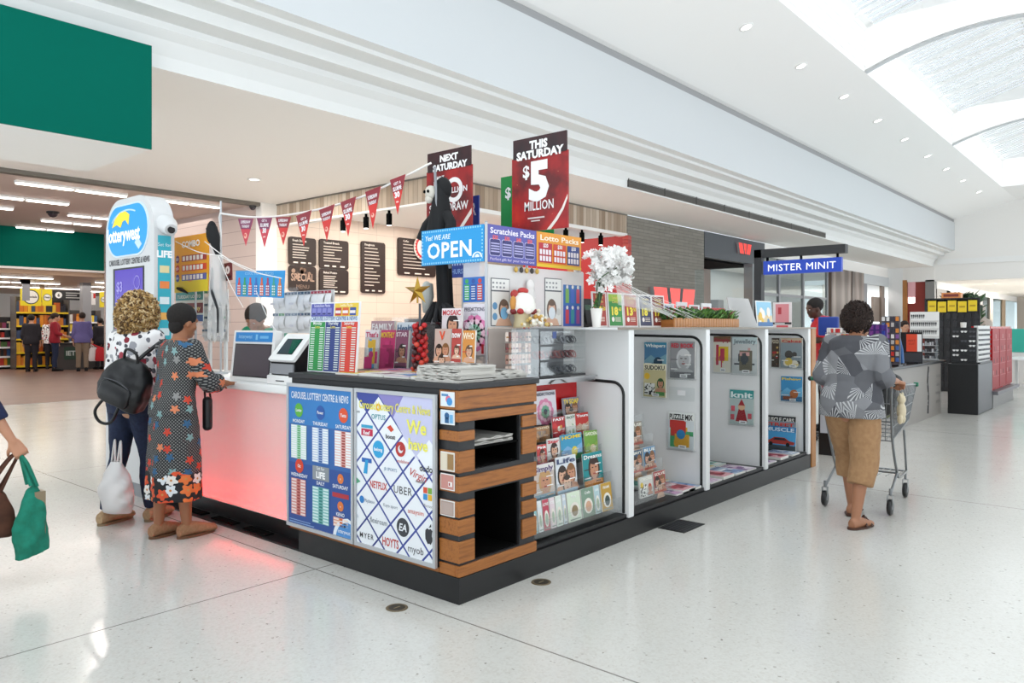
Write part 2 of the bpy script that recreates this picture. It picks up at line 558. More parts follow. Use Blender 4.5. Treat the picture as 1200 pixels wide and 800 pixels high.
# skylight end closed over the last bay
b = MB(); b.add([(34.2, 2.43, 7.23), (34.2, -2.63, 7.23), (34.2, -2.63, 8.35), (34.2, YC, 9.1), (34.2, 2.43, 8.35)], [(0, 1, 2, 3, 4)], 'white_paint')
b.add([(34.2, 2.43, 7.23), (XE, 2.43, 7.23), (XE, -2.63, 7.23), (34.2, -2.63, 7.23)], [(0, 1, 2, 3)], 'white_paint')
struct(b, 'ceiling_end')
# louvred roof light: ridge glazing, slats and ribs
b = MB()
for sgn in (1, -1):
    y0 = YC+sgn*2.53
    b.add([(X0, y0, 8.36), (34.2, y0, 8.36), (34.2, YC, 9.12), (X0, YC, 9.12)], [(0, 1, 2, 3)], 'skylight_glass')
sk = tag(b.build('window_1'), kind='structure')
b = MB()
def slat(x, wd, hh, m):
    for sgn in (1, -1):
        y0 = YC+sgn*2.53
        b.add([(x, y0, 8.34-hh), (x+wd, y0, 8.34-hh), (x+wd, YC, 9.10-hh), (x, YC, 9.10-hh), (x, y0, 8.34), (x+wd, y0, 8.34), (x+wd, YC, 9.10), (x, YC, 9.10)],
              [(0, 1, 2, 3), (0, 1, 5, 4), (0, 4, 7, 3), (1, 2, 6, 5)], m)
x = 4.0
while x < 34.1:
    slat(x, .08, .02, 'white_paint'); x += .27
x = 4.4
while x < 34:
    slat(x, .05, .10, 'white_paint'); x += 1.15
b.box(X0, YC-.05, 9.0, 34.2, YC+.05, 9.12, 'white_paint')
for sgn in (1, -1):
    for i in range(5):      # horizontal glazing bars on the upstand
        b.box(X0, YC+sgn*2.53-.004, 7.36+i*.2, 34.2, YC+sgn*2.53-sgn*.012, 7.372+i*.2, 'white_paint')
o = b.build('trim_7'); tag(o, kind='structure')
# arched beams across the roof light
for i, x in enumerate((6.4, 15.52, 24.67)):
    b = MB()
    n = 24; lo = []; hi = []
    for k in range(n+1):
        a = -1+2*k/n
        lo.append((YC+2.53*a, 7.23+.52*(1-a*a))); hi.append((YC+2.53*a, 8.2+.75*(1-abs(a))))
    for xx in (x, x+.09):
        for k in range(n):
            b.add([(xx, *lo[k]), (xx, *lo[k+1]), (xx, *hi[k+1]), (xx, *hi[k])], [(0, 1, 2, 3)], 'white_paint')
    for k in range(n):
        b.add([(x-.05, *lo[k]), (x-.05, *lo[k+1]), (x+.14, *lo[k+1]), (x+.14, *lo[k])], [(0, 1, 2, 3)], 'wall_cool')
        b.add([(x-.05, lo[k][0], lo[k][1]+.03), (x-.05, lo[k+1][0], lo[k+1][1]+.03), (x+.14, lo[k+1][0], lo[k+1][1]+.03), (x+.14, lo[k][0], lo[k][1]+.03)], [(0, 1, 2, 3)], 'white_paint')
    for q in (-.55, .55):
        b.box(x-.03, YC+q*2.53-.03, 7.7, x+.12, YC+q*2.53+.03, 8.45, 'white_paint')
    o = b.build('ceiling_beam'); tag(o, kind='structure')
# soffit in front of the shops, stepping back to the supermarket on the left
b = MB()
b.add([(X0, 5.78, ZS), (X0, 13.25, ZS), (7.2, 13.25, ZS), (7.2, YF, ZS), (XE, YF, ZS), (XE, 5.78, ZS)], [(0, 5, 4, 3), (0, 3, 2, 1)], 'cream_paint')
struct(b, 'ceiling_soffit')
# far end wall with its low opening, and the passage beyond
b = MB()
pf = [(YF+.3, ZS-.01), (YF+.3, 6.9), (2.43, 7.6), (-2.63, 7.6), (-9, 6.9), (-9, 3.65), (YF+.3, 3.65)]
b.add([(XE, y, z) for y, z in pf], [list(range(len(pf)))], 'cream_paint')
b.box(XE-.12, -9, 4.42, XE, 5.6, 4.60, 'white_paint')
b.box(XE-.06, -9, 4.60, XE, 5.6, 4.68, 'white_paint')
struct(b, 'wall_end')
b = MB(); b.add([(XE, -9, 3.65), (75, -9, 3.65), (75, 14, 3.65), (XE, 14, 3.65)], [(0, 3, 2, 1)], 'cream_paint'); struct(b, 'ceiling_passage')
b = MB()
p = onx(1168, 240, XE-.02)
b.box(XE-.02, 1.4, 6.0, XE-.01, 1.9, 6.8, 'plastic_grey')
struct(b, 'trim_8')
# ------------------------------------------------------------------ shops around the hall (structure)
# supermarket on the left
b = MB(); b.box(X0, 13.25, 4.27, 6.8, 13.45, ZS+.3, 'taupe'); struct(b, 'trim_9')
b = MB(); b.box(X0, 13.45, 4.32, 6.8, 22.3, 4.45, 'mauve_clad'); struct(b, 'ceiling_supermarket')
b = MB(); b.box(X0, 22.2, 3.18, 14, 22.4, 4.4, 'green_sign'); b.box(X0, 22.15, 3.12, 14, 22.45, 3.18, 'cream_paint'); struct(b, 'wall_fascia')
b = MB(); b.box(X0, 22.4, 3.0, 22, 47, 3.15, '#cdb094'); struct(b, 'ceiling_shop_floor')
b = MB(); b.box(X0, 38, 0, 22, 38.2, 3.0, 'cream_paint'); struct(b, 'wall_supermarket_back')
b = MB(); b.box(6.8, 13.45, 0, 6.95, 22.2, 4.32, 'mauve_panels'); struct(b, 'wall_mauve')
b = MB(); b.box(6.8, 13.2, 0, 7.2, 13.45, ZS, 'cream_paint'); struct(b, 'wall_pilaster')
# cafe: timber bulkhead turning the corner, open below
b = MB()
b.box(7.2, 7.8, 3.86, 7.35, 13.2, ZS-.03, 'timber_clad'); b.box(7.35, 7.8, 3.82, 14.0, 7.95, ZS-.03, 'timber_clad')
b.box(7.18, 7.78, ZS-.03, 14.0, 7.95, ZS, 'taupe'); b.box(7.18, 7.95, ZS-.03, 7.35, 13.2, ZS, 'taupe')
b.box(7.18, 7.78, 3.78, 14.0, 7.97, 3.86, 'white_paint'); b.box(7.18, 7.97, 3.82, 7.37, 13.2, 3.86, 'white_paint')
struct(b, 'wall_cafe_bulkhead')
b = MB(); b.box(7.2, 13.2, 0, 18.3, 13.35, ZS, 'cafe_tile'); struct(b, 'wall_cafe_back')
b = MB(); b.box(7.37, 7.97, 4.2, 18.3, 13.2, 4.3, 'white_paint'); struct(b, 'ceiling_cafe')
b = MB()
b.box(13.9, 7.7, 0, 14.02, 11.2, 3.80, 'lam_red')
for i in range(38): b.box(13.86, 7.68, .1*i, 14.03, 7.84, .1*i+.085, '#c4473f' if i % 2 else '#b43a34')
b.box(13.86, 9.3, 0, 13.9, 9.6, 3.5, 'oak_z')
struct(b, 'wall_cafe_side')
# bank front in grey stone, dark bulkhead over a recess
b = MB(); b.box(14.03, 7.8, 0, 18.31, 8.2, ZS-.02, 'grey_brick'); struct(b, 'wall_bank')
b = MB()
b.box(18.31, 7.78, 3.56, 22.8, 8.0, ZS-.02, 'dark_grey_clad'); b.box(18.31, 8.0, 3.50, 22.4, 10.0, 3.56, 'black_matte')
b.box(21.6, 7.7, 0, 22.15, 8.0, 3.56, 'plastic_grey'); b.box(22.15, 7.75, 0, 22.3, 8.0, 3.56, 'laminate_white')
b.box(18.31, 9.6, 0, 22.4, 9.7, 3.5, '#c9a699')
b.box(19.2, 9.5, 0, 20.2, 9.6, 1.9, 'plastic_grey')
struct(b, 'wall_bank_recess')
# glazed shops further along
b = MB()
b.box(22.3, 12.0, 0, 38.2, 12.1, ZS, 'wall_cool')
for x in (24.2, 27.2): b.box(x, 11.6, 0, x+.5, 12, 2.6, 'plastic_grey')
b.box(22.9, 11.2, 0, 27.5, 12, 1.0, 'laminate_white'); b.box(22.9, 11.8, 2.0, 29.4, 12, 2.06, 'plastic_grey')
struct(b, 'wall_shop_back')
b = MB(); b.box(22.3, 8.0, 3.9, 38.2, 12, 4.0, 'white_paint'); struct(b, 'ceiling_shops')
b = MB(); b.box(22.3, 7.8, 3.9, 38.2, 8.0, ZS-.01, 'cream_paint'); struct(b, 'wall_header')
b = MB()
for x in (22.32, 24.2, 26.6, 29.3): b.box(x, 7.82, 0, x+.12, 7.92, 3.9, 'plastic_grey')
b.box(22.4, 7.84, 2.55, 29.4, 7.9, 2.65, 'plastic_grey')
b.box(22.4, 7.86, 0, 29.4, 7.87, 3.9, 'shop_glass')
tag(b.build('window_2'), kind='structure')
m, nt, bs = new_mat('brown_stone')
co = ocoord(nt); wv = node(nt, 'ShaderNodeTexWave'); wv.inputs['Scale'].default_value = .35; wv.inputs['Distortion'].default_value = 7; wv.inputs['Detail'].default_value = 3
nt.links.new(mapping(nt, co, (1, 1, .5)), wv.inputs['Vector'])
nt.links.new(ramp(nt, wv.outputs[0], [(.2, '#5f5048'), (.6, '#7a6960'), (.95, '#94857b')]), bs.inputs['Base Color']); bs.inputs['Roughness'].default_value = .35
b = MB(); b.box(29.6, 7.75, 0, 34.0, 7.95, 3.9, 'brown_stone'); b.box(32.2, 7.72, 0, 32.26, 7.75, 3.9, '#4c3f39'); struct(b, 'wall_stone')
b = MB()
b.box(34.0, 7.78, 3.45, 38.2, 7.98, 3.9, 'wall_cool'); b.box(34.0, 7.78, 0, 34.6, 7.9, 3.45, 'plastic_grey')
b.box(35.3, 9.6, 0, 36.4, 9.7, 3.4, '#8c7b70'); b.box(34.6, 9.75, 0, 38.2, 9.8, 3.5, 'laminate_white'); b.box(36.0, 7.9, 1.7, 38.0, 8.0, 2.9, '#9d8d82')
b.box(37.0, 7.8, 0, 37.5, 7.9, 3.45, '#8c7b70'); b.box(34.9, 7.8, 1.05, 36.9, 7.86, 1.6, '#56504c')
struct(b, 'wall_white_shop')
b = MB()
b.box(XE-.04, 7.15, 0, XE+.3, 7.8, ZS, 'laminate_white'); b.box(XE-.03, 6.95, 0, XE+.3, 7.15, 3.75, 'oak_z')
b.box(XE-.02, 5.75, 3.72, XE+.28, 6.95, ZS, 'cream_paint'); b.box(XE+.1, 6.15, 0, XE+.2, 6.95, 3.72, '#8d3127'); b.box(XE, 5.75, 0, XE+.3, 6.15, 3.72, '#8a8886')
b.box(XE+.04, 6.6, 2.6, XE+.1, 6.93, 3.66, '#f2b7be'); b.box(XE+.03, 6.62, 2.62, XE+.04, 6.91, 2.9, 'lamp')
struct(b, 'wall_end_shop')
# passage beyond the end wall
b = MB()
b.box(XE+.3, 5.7, 0, 75, 5.9, .3, 'plastic_grey'); b.box(XE+.3, 5.7, 3.3, 75, 5.9, 3.65, 'cream_paint')
for x0, x1, c in ((38.6, 40.7, '#8d857c'), (40.7, 41.5, 'black_matte'), (41.5, 44.9, '#a79d94'), (44.9, 45.3, 'dark_steel'), (47, 47.6, 'laminate_white'), (49.5, 50.5, '#cfc6bd'), (53, 54, '#8d857c'), (58, 59, '#a08b74')):
    b.box(x0, 5.72, .3, x1, 5.88, 3.3, c)
b.box(45, 9, 0, 75, 9.1, 3.65, '#dcd5cf'); b.box(48, 8.6, .0, 52, 9, 1.9, '#b0a39a'); b.box(54, 8.6, 0, 57, 9, 2.4, '#8796a8')
struct(b, 'wall_passage')
b = MB(); b.box(45.3, 5.78, .3, 75, 5.8, 3.3, 'shop_glass'); tag(b.build('window_3'), kind='structure')
b = MB(); b.box(64, -9, 0, 64.2, 5.7, 3.65, '#c9bfb4'); b.box(63.9, 3.2, 0, 64, 5.0, 2.6, '#9a8a7c'); b.box(63.9, 3.4, 2.0, 63.95, 4.0, 2.5, '#d2a52c'); struct(b, 'wall_passage_end')

# ------------------------------------------------------------------ lamps
def downlight(name, loc, label, r=.09, power=0, tilt=0, group=None, up=0):
    t = thing(name, label, 'ceiling light', loc, group)
    b = MB(); b.lathe([(r*.98, .012), (r*1.3, .012), (r*1.32, .0), (r*.98, -.006), (r*.92, .012)], 'white_paint', (0, 0, -.008), 20); b.build('trim_ring', t)
    for o in t.children: o.location = (0, 0, 0)
    b = MB(); b.lathe([(r*.95, -.004), (r*.95, .002)], 'lamp', (0, 0, 0), 20); b.build('diffuser', t)
    # authored around the origin
    for o in t.children:
        for v in o.data.vertices: v.co += V(loc)
    t.rotation_euler = (tilt, 0, 0)
    if power:
        l = bpy.data.lights.new('downlight_beam', 'AREA'); l.shape = 'DISK'; l.size = r*1.6; l.energy = power; l.color = (1, .95, .88)
        o = bpy.data.objects.new('downlight_beam', l); COL.objects.link(o); o.parent = t; o.location = (0, 0, -.02)
    return t
first = None
ROW = (13.57, 16.36, 19.2, 22.02, 24.76, 27.63, 30.35, 33.19, 36.4)
TLT = -math.atan2(.68, 2.39)
for i, dx in enumerate(ROW):
    y = 3.15; z = 6.55+(4.82-y)*.2845-.004
    lab = ('round downlight nearest the camera in the row beside the skylight' if i == 0 else
           'round downlight farthest along the row beside the skylight, by the end wall' if i == len(ROW)-1 else
           'round downlight, %s from the camera in the row beside the skylight' % ('second', 'third', 'fourth', 'fifth', 'sixth', 'seventh', 'eighth')[i-1])
    if first is None: first = downlight('downlight', (CAMX+dx, y, z), lab, .10, 0, TLT, 'downlights beside the skylight')
    else: dup(first, (CAMX+dx, y, z), None, lab)
downlight('downlight', (5.2, 10.81, ZS-.002), 'round lit downlight in the cream soffit right of the green sign', .10, 240)
downlight('downlight', (2.47, 10.87, ZS-.002), 'small lit downlight in the soffit just below the green sign', .07, 40)
downlight('downlight', (42.3, 3.84, 3.648), 'round lit downlight in the far passage ceiling, nearer of two', .14, 250, 0, 'passage downlights')
downlight('downlight', (53.9, 4.77, 3.648), 'round lit downlight in the far passage ceiling, farther of two', .14, 250, 0, 'passage downlights')
# tube lights of the supermarket
def tube_light(x, y, z, ln, label, power):
    t = thing('tube_light', label, 'ceiling light', (x, y, z), 'supermarket tube lights')
    b = MB(); b.box(x, y-.07, z-.05, x+ln, y+.07, z, 'white_paint'); b.build('housing', t)
    b = MB(); b.box(x+.02, y-.055, z-.075, x+ln-.02, y+.055, z-.05, 'tube_lamp'); b.box(x+ln/2-.03, y-.06, z-.078, x+ln/2+.03, y+.06, z-.05, 'white_paint'); b.build('diffuser', t)
    return t
TL = [(2.1, 14.25, 2.1, 'long tube light near the green sign, closest in the supermarket ceiling'),
      (2.0, 16.4, 1.8, 'second tube light row, cut by the picture edge under the ceiling'),
      (2.0, 18.2, 1.2, 'short tube light beside the dome camera'),
      (4.8, 14.2, 1.5, 'tube light showing right of the white kiosk tower top'),
      (4.4, 18.2, 1.1, 'tube light right behind the tower, upper of three'),
      (4.3, 19.8, 1.5, 'middle tube light of three before the green fascia'),
      (4.3, 21.8, 1.5, 'tube light closest to the green fascia')]
for x, y, ln, lab in TL: tube_light(x, y, 4.32, ln, lab, 0)
for i, (x, y, ln) in enumerate(((2.6, 23.5, 3.2), (4.0, 26.5, 3.0), (5.0, 30.0, 4.2), (7.4, 24.5, 3.0), (8.4, 27.5, 3.5), (9.5, 31.5, 4))):
    tube_light(x, y, 3.0, ln, 'slim tube light over the supermarket shop floor, beyond the green fascia', 0)
# added area lights that brighten the deep interiors, set just under their ceilings
for nm, loc, sx, sy, p, c in (('supermarket_fill', (4, 18, 4.2), 6, 5, 190, (1, .93, .86)), ('shop_floor_lamp', (7, 28, 2.9), 8, 8, 330, (1, .93, .85)),
                              ('cafe_fill', (10.5, 10.8, 4.15), 5, 3.5, 190, (1, .92, .82)), ('shops_fill', (28, 10, 3.85), 9, 2.5, 170, (1, .97, .94)),
                              ('passage_fill', (50, 2, 3.6), 18, 6, 420, (1, .96, .9)), ('recess_fill', (20, 8.9, 3.45), 2, .8, 25, (1, .9, .85)), ('end_shop_fill', (36, 8.8, 3.85), 3, 1, 60, (1, .97, .94))):
    area_light(nm, loc, sx, sy, p, c)

# ------------------------------------------------------------------ hung in the hall
t = thing('shop_fascia_sign', 'big plain green box sign hanging under the white ceiling, top left', 'sign', (-3, 5.6, 3.38))
b = MB(); b.box(-4, 5.6, 3.385, .90, 5.62, 4.515, 'green_sign'); b.build('face', t)
b = MB(); b.box(-4, 5.62, 3.385, .90, 7.4, ZS, 'white_paint'); b.build('box', t)
t = thing('air_slot', 'long dark air grille slot in the ceiling bulkhead above the bank', 'air vent', (10.8, 5.77, 4.36))
b = MB(); p0 = ony(735, 209, 5.78); p1 = ony(967, 280, 5.78)
b.box(p0.x, 5.765, ZS+.03, p1.x, 5.778, ZS+.24, 'taupe'); b.build('frame', t)
b = MB()
for i in range(9): b.box(p0.x+.02, 5.752, ZS+.045+i*.02, p1.x-.02, 5.766, ZS+.055+i*.02, '#4d4a45')
for i in range(8): b.box(p0.x+i*(p1.x-p0.x)/8, 5.750, ZS+.03, p0.x+i*(p1.x-p0.x)/8+.03, 5.766, ZS+.24, '#3f3c39')
b.build('louvre', t)
def dome(loc, lab, r=.12):
    t = thing('dome_camera', lab, 'security camera', loc)
    x, y, z = loc
    b = MB(); b.lathe([(r*1.2, 0), (r*1.2, -.04), (r, -.05)][::-1], 'plastic_black', loc, 16); b.build('base', t)
    b = MB(); b.lathe([(0, -.05-r*.8), (r*.5, -.05-r*.7), (r*.85, -.05-r*.35), (r*.95, -.05)], 'screen_dark', loc, 16); b.build('bubble', t)
d = onz(62, 248, 4.32); dome((d.x, d.y, 4.32), 'black dome camera on the supermarket ceiling')
d = onz(281, 244, 4.27); dome((d.x-.0, 13.35, 4.27), 'small black dome camera under the bulkhead edge by the pilaster', .07)

# cafe menu boards
def menu(px0, py0, px1, py1, title, n, seed, lab, pic=False):
    p0 = ony(px0, py1, 13.16); p1 = ony(px1, py0, 13.16)
    W = p1.x-p0.x; H = p1.z-p0.z
    b = MB(frame((p0.x, 13.16, p0.z)))
    b.prism(rrect(0, 0, W, H, .07), -.02, .02, 'brown_board')
    r = random.Random(seed)
    if pic:
        b.text(title, W/2, H*.42, H*.3, '#b99a86', .022, w=W*.85, al='C', bold=.02); b.text('MENU', W/2, H*.12, H*.16, '#8f7767', .022, al='C')
        for i in range(14): b.disc(r.uniform(.1, W-.1), r.uniform(H*.5, H-.07), r.uniform(.02, .06), .021, r.choice(['#7d614f', '#a98c78', '#5d463a']))
    else:
        b.text(title, W*.13, H-.11, .055, '#efe6dc', .022, wmax=W*.6, bold=.02)
        for i in range(n):
            v = H-.19-i*(H-.3)/n
            b.rect(W*.13, v, W*.13+r.uniform(.35, .65)*W, v+.022, .021, '#d8cdc2')
        for i in range(3): b.rect(W*(.16+.27*i), .05, W*(.16+.27*i)+W*r.uniform(.1, .2), .085, .021, '#efe6dc')
    tag(b.build('menu_board'), lab, 'menu board', 'cafe menu boards')
menu(338, 280, 370, 310, 'Fresh Drinks', 6, 1, 'brown menu board, upper left one on the cafe wall')
menu(374, 283, 408, 314, 'Toasted Breads', 6, 2, 'brown menu board, upper one right beside the first on the cafe wall')
menu(338, 313, 370, 341, 'SPECIAL', 0, 3, 'brown menu board with a faded pictorial title, lower left on the cafe wall', True)
menu(374, 317, 408, 344, 'Baked Potato', 6, 4, 'brown menu board, lower one under the second on the cafe wall')
menu(423, 285, 451, 343, 'Doughnuts', 12, 5, 'tall narrow brown menu board on the cafe wall')
menu(466, 283, 510, 322, 'Coffee', 8, 6, 'brown menu board partly behind the OPEN sign')
c = ony(497, 290, 13.08)
b = MB(frame((c.x, 13.08, c.z))); b.prism(ell(0, 0, .36, .36, 32), -.04, .0, '#f0e9e2'); b.ring(0, 0, .26, .32, .003, '#c32028', 32)
for i in range(24):
    a = 2*PI*i/24; b.disc(.33*math.cos(a), .33*math.sin(a), .02, .004, '#c32028', 8)
b.text('C', -.12, -.1, .2, '#c32028', .003, bold=.03)
tag(b.build('round_sign'), 'round white sign with a red scalloped ring behind the OPEN sign', 'sign')
# track lights under the cafe bulkhead
for i, (px, py) in enumerate(((402, 262), (429, 260), (456, 256), (663, 268), (682, 272), (704, 276))):
    p = onx(px, py, 7.28) if i < 3 else ony(px, py, 7.87)
    z = 3.82 if i < 3 else 3.78
    t = thing('track_light', '%s black spotlight under the timber bulkhead, %s' % (('first', 'second', 'third')[i % 3], 'left of the red banners' if i < 3 else 'right of the red banners, over the red wall'), 'spotlight', (p.x, p.y, z), 'cafe spotlights')
    b = MB(); b.box(p.x-.02, p.y-.02, z-.07, p.x+.02, p.y+.02, z, 'black_matte'); b.build('stem', t)
    b = MB(); b.lathe([(.055, -.30), (.06, -.28), (.06, -.07), (.04, -.06)], 'black_matte', (p.x, p.y, z), 14); b.build('can', t)
    b = MB(); b.lathe([(.045, -.308), (.045, -.301)], 'lamp', (p.x, p.y, z), 12); b.build('bulb', t)
# bank logo: two slanted bars and a chevron, as raised red letters
def bank_mark(x0, z0, W, H, y, dp, name, lab, hx):
    pmat('bank_red_'+name, hx, .35, emit=hx, es=.55)
    m = 'bank_red_'+name
    t = thing(name, lab, 'logo sign', (x0+W/2, y, z0))
    for q in (((0, 1), (.30, 1), (.42, 0), (.12, 0)), ((.37, 1), (.63, 1), (.56, .0), (.49, .0)), ((.70, 1), (1, 1), (.88, 0), (.60, 0))):
        b = MB(frame((x0, y, z0))); b.prism([(u*W, v*H) for u, v in q][::-1], 0, dp, m, '#9a9c9e'); b.build('bar', t)
bank_mark(15.1, 1.35, 2.35, 1.18, 7.79, .14, 'bank_logo', 'large red raised W bank logo on the grey stone wall', '#f05048')
bank_mark(20.5, 3.83, 1.0, .34, 7.77, .08, 'bank_fascia_logo', 'small red W bank logo on the dark bulkhead', '#ee4038')
# ------------------------------------------------------------------ news kiosk: carcass
t = thing('kiosk_plinth', 'black skirting base running under the whole news kiosk', 'plinth', (2.6, .5, 0))
b = MB(); b.box(0, 0, 0, 5.14, .62, .138, 'plinth_black'); b.build('long_plinth', t)
b = MB(); b.box(0, .62, 0, .6, 1.455, .138, 'plinth_black'); b.build('corner_plinth', t)
b = MB(); b.box(.13, 1.455, 0, .6, 3.5, .138, 'plinth_black'); b.build('counter_plinth', t)
b = MB(); b.box(.0, 1.46, 0, .13, 3.5, .012, 'plinth_black')
for y in (1.9, 2.35, 2.8): b.box(.03, y, .012, .1, y+.3, .02, 'black_matte')
b.build('floor_strip', t)

# corner unit: timber blocks wrapped round a charcoal carcass
t = thing('newspaper_stand', 'timber block corner stand with two black cubbyholes holding newspapers', 'display stand', (.3, .4, .138))
b = MB()
C_ = 'charcoal'
b.box(.012, .012, .14, .13, .9, 1.12, C_); b.box(.50, .012, .14, .634, .9, 1.12, C_)
b.box(.13, .012, .95, .5, .9, 1.12, C_); b.box(.13, .012, .57, .5, .9, .69, C_); b.box(.13, .012, .14, .5, .9, .205, C_)
b.box(.012, .9, .14, .6, 1.55, 1.12, C_)
b.build('carcass', t)
b = MB()
for z0, z1 in ((.69, .95), (.205, .57)):
    b.box(.131, .60, z0, .499, .62, z1, 'black_matte'); b.box(.131, .03, z0, .14, .6, z1, 'black_matte'); b.box(.49, .03, z0, .499, .6, z1, 'black_matte')
    b.box(.131, .03, z0, .499, .6, z0+.006, 'black_matte'); b.box(.131, .03, z1-.006, .499, .6, z1, 'black_matte')
b.build('cubbyhole_lining', t)
b = MB(); b.box(.13, .02, .795, .5, .6, .805, 'black_matte'); b.build('newspaper_shelf', t)
full = ((1.016, 1.118), (.952, 1.0), (.58, .663), (.14, .198))
part = ((.85, .903), (.685, .798), (.453, .535), (.356, .44), (.212, .325))
for z0, z1 in full:
    b = MB(); b.bbox(0, 0, z0, .645, .03, z1, .003, 'oak_x', 1); b.bbox(0, .03, z0, .03, .15, z1, .003, 'oak_y', 1); b.build('long_board', t)
for z0, z1 in part:
    b = MB(); b.bbox(0, 0, z0, .122, .15, z1, .003, 'oak_x', 1); b.build('corner_block', t)
for z0, z1 in ((.875, .94), (.72, .86), (.475, .55), (.375, .45), (.235, .345)):
    b = MB(); b.bbox(.515, 0, z0, .645, .12, z1, .003, 'oak_x', 1); b.build('end_block', t)
b = MB(); b.box(0, .15, .14, .012, 1.55, .163, 'oak_y'); b.build('base_rail', t)
b = MB(); b.bbox(-.01, -.01, 1.12, .66, 1.56, 1.152, .004, 'charcoal', 1); b.build('top', t)
# small cards stuck on the blocks, left face
for z0, z1, bg, art, lab in ((1.03, 1.108, '#dfe9f1', 'bl', 'white card with a blue and pink print, topmost on the timber corner'),
                         (.935, 1.012, '#cfe0ee', 'blue', 'card with a blue figure print, second down the timber corner'),
                         (.69, .79, '#d8c7ae', 'photo', 'beige photo card, third down the timber corner'),
                         (.59, .675, '#c98d83', 'red', 'dusty red card with a white tag, fourth down the timber corner'),
                         (.452, .535, '#b09a90', 'mesh', 'greyish pink card, lowest on the timber corner')):
    b = MB(frame((-.003, .135, z0), -90)); h = z1-z0
    b.prism([(0, 0), (.105, 0), (.105, h), (0, h)], -.002, .001, '#f2f0ec'); b.rect(.005, .005, .1, h-.005, .002, bg)
    if art == 'bl': b.disc(.06, h*.5, .02, .003, '#e46d8a', 12); b.disc(.07, h*.35, .022, .0035, '#3c8fd0', 12); b.rect(.01, h*.7, .06, h*.85, .003, '#4b86b8')
    if art == 'blue': b.disc(.05, h*.6, .018, .003, '#225a8a', 12); b.rect(.035, .008, .065, h*.5, .003, '#225a8a'); b.rect(.07, .01, .095, h*.7, .003, '#6db0dd')
    if art == 'photo': b.rect(.005, .005, .05, h-.005, .003, '#e3d9c4'); b.rect(.055, .01, .1, h*.9, .003, '#9c7a4d')
    if art == 'red': b.rect(.06, .02, .09, .045, .003, '#f5efec'); b.rect(.065, .025, .075, .04, .004, '#a12c2c')
    if art == 'mesh': b.rect(.01, .01, .095, h*.85, .003, '#b9a49b')
    tag(b.build('brochure_card'), lab, 'card', 'cards on the timber corner')

def framed_board(y1, y0, z0, z1, name, lab):
    W = y1-y0; H = z1-z0
    t = thing(name, lab, 'poster', (-.02, (y0+y1)/2, z0))
    M = frame((-.022, y1, z0), -90)
    b = MB(M)
    for r in ((0, 0, W, .022), (0, H-.022, W, H), (0, .022, .02, H-.022), (W-.02, .022, W, H-.022)):
        b.prism([(r[0], r[1]), (r[2], r[1]), (r[2], r[3]), (r[0], r[3])], -.01, .008, 'steel_paint')
    b.build('frame', t)
    b = MB(M); return t, b, W, H
pmat('steel_paint', '#bfc1c4', .35, .3)

def numtable(b, u0, v0, u1, v1, rows, cells, bg, hx, n=.003, seed=0):
    """printed results table: rows of small number strips"""
    r = random.Random(seed)
    b.rect(u0, v0, u1, v1, n, bg)
    h = (v1-v0)/rows
    for i in range(rows):
        v = v0+h*i
        b.rect(u0+.004, v+h*.2, u0+(u1-u0)*.36, v+h*.8, n+.001, hx)
        b.rect(u0+(u1-u0)*.42, v+h*.15, u0+(u1-u0)*.62, v+h*.85, n+.001, cells)
        b.rect(u0+(u1-u0)*.66, v+h*.2, u1-.004, v+h*.8, n+.001, hx)

# poster 1: draw results, blue
t, b, W, H = framed_board(1.55, .853, .165, 1.088, 'results_poster', 'blue lottery results poster with number columns, left board on the kiosk corner')
b.rect(.02, .022, W-.02, H-.022, .0, '#2d63a8'); b.rect(.02, .022, W-.02, H*.45, .0006, '#274f97'); b.rect(.02, H*.72, W-.02, H-.022, .0006, '#2f7cc0')
b.text('CAROUSEL LOTTERY CENTRE & NEWS', W/2, H-.095, .045, '#e9eef5', .003, w=W*.86, al='C', bold=.015)
def ball_icon(u, v, r, c, txt):
    b.disc(u, v, r, .002, c, 22); b.disc(u-r*.25, v+r*.3, r*.5, .0025, '#ffffff40' if False else c, 12)
    b.text(txt, u, v-r*.2, r*.45, '#f4f4f4', .003, al='C', bold=.02, wmax=r*1.4)
cw = W/3
for i, (c, nm, bg, ce) in enumerate((('#5cb13c', 'MONDAY', '#cfe8dc', '#5fae72'), ('#1f55a3', 'THURSDAY', '#b9cbe6', '#36609f'), ('#e0532a', 'SATURDAY', '#ecc4bd', '#a8453f'))):
    u = .035+cw*i+cw*.42
    ball_icon(u, H-.17, .045, c, ('Lotto', 'Power', 'Tatts')[i])
    b.text(nm, u, H-.25, .022, '#f0f4fa', .003, al='C', bold=.02)
    numtable(b, u-.085, H*.48, u+.085, H-.265, 15-i, ce, bg, '#f3f6f8', seed=i)
ball_icon(.045+cw*.4, H*.43, .045, '#d8442c', 'Oz'); b.text('MONDAY &\n', .045+cw*.4, H*.355, .018, '#fff', .003, al='C') if False else None
b.text('WEDNESDAY', .045+cw*.4, H*.355, .022, '#f0f4fa', .003, al='C', bold=.02)
numtable(b, .05, H*.09, .21, H*.34, 12, '#a2403f', '#d88f86', '#f2dcd8', seed=5)
b.rect(cw+.05, H*.36, cw*2-.01, H*.455, .002, '#8d9499'); b.text('Set for', cw*1.5+.02, H*.43, .022, '#ffffff', .003, al='C'); b.text('LIFE', cw*1.5+.02, H*.375, .04, '#ffffff', .003, al='C', bold=.04)
b.text('DAILY', cw*1.5+.02, H*.33, .022, '#f0f4fa', .003, al='C', bold=.02)
numtable(b, cw+.05, H*.07, cw*2-.01, H*.315, 12, '#2c837f', '#7fc1bd', '#d5ecea', seed=6)
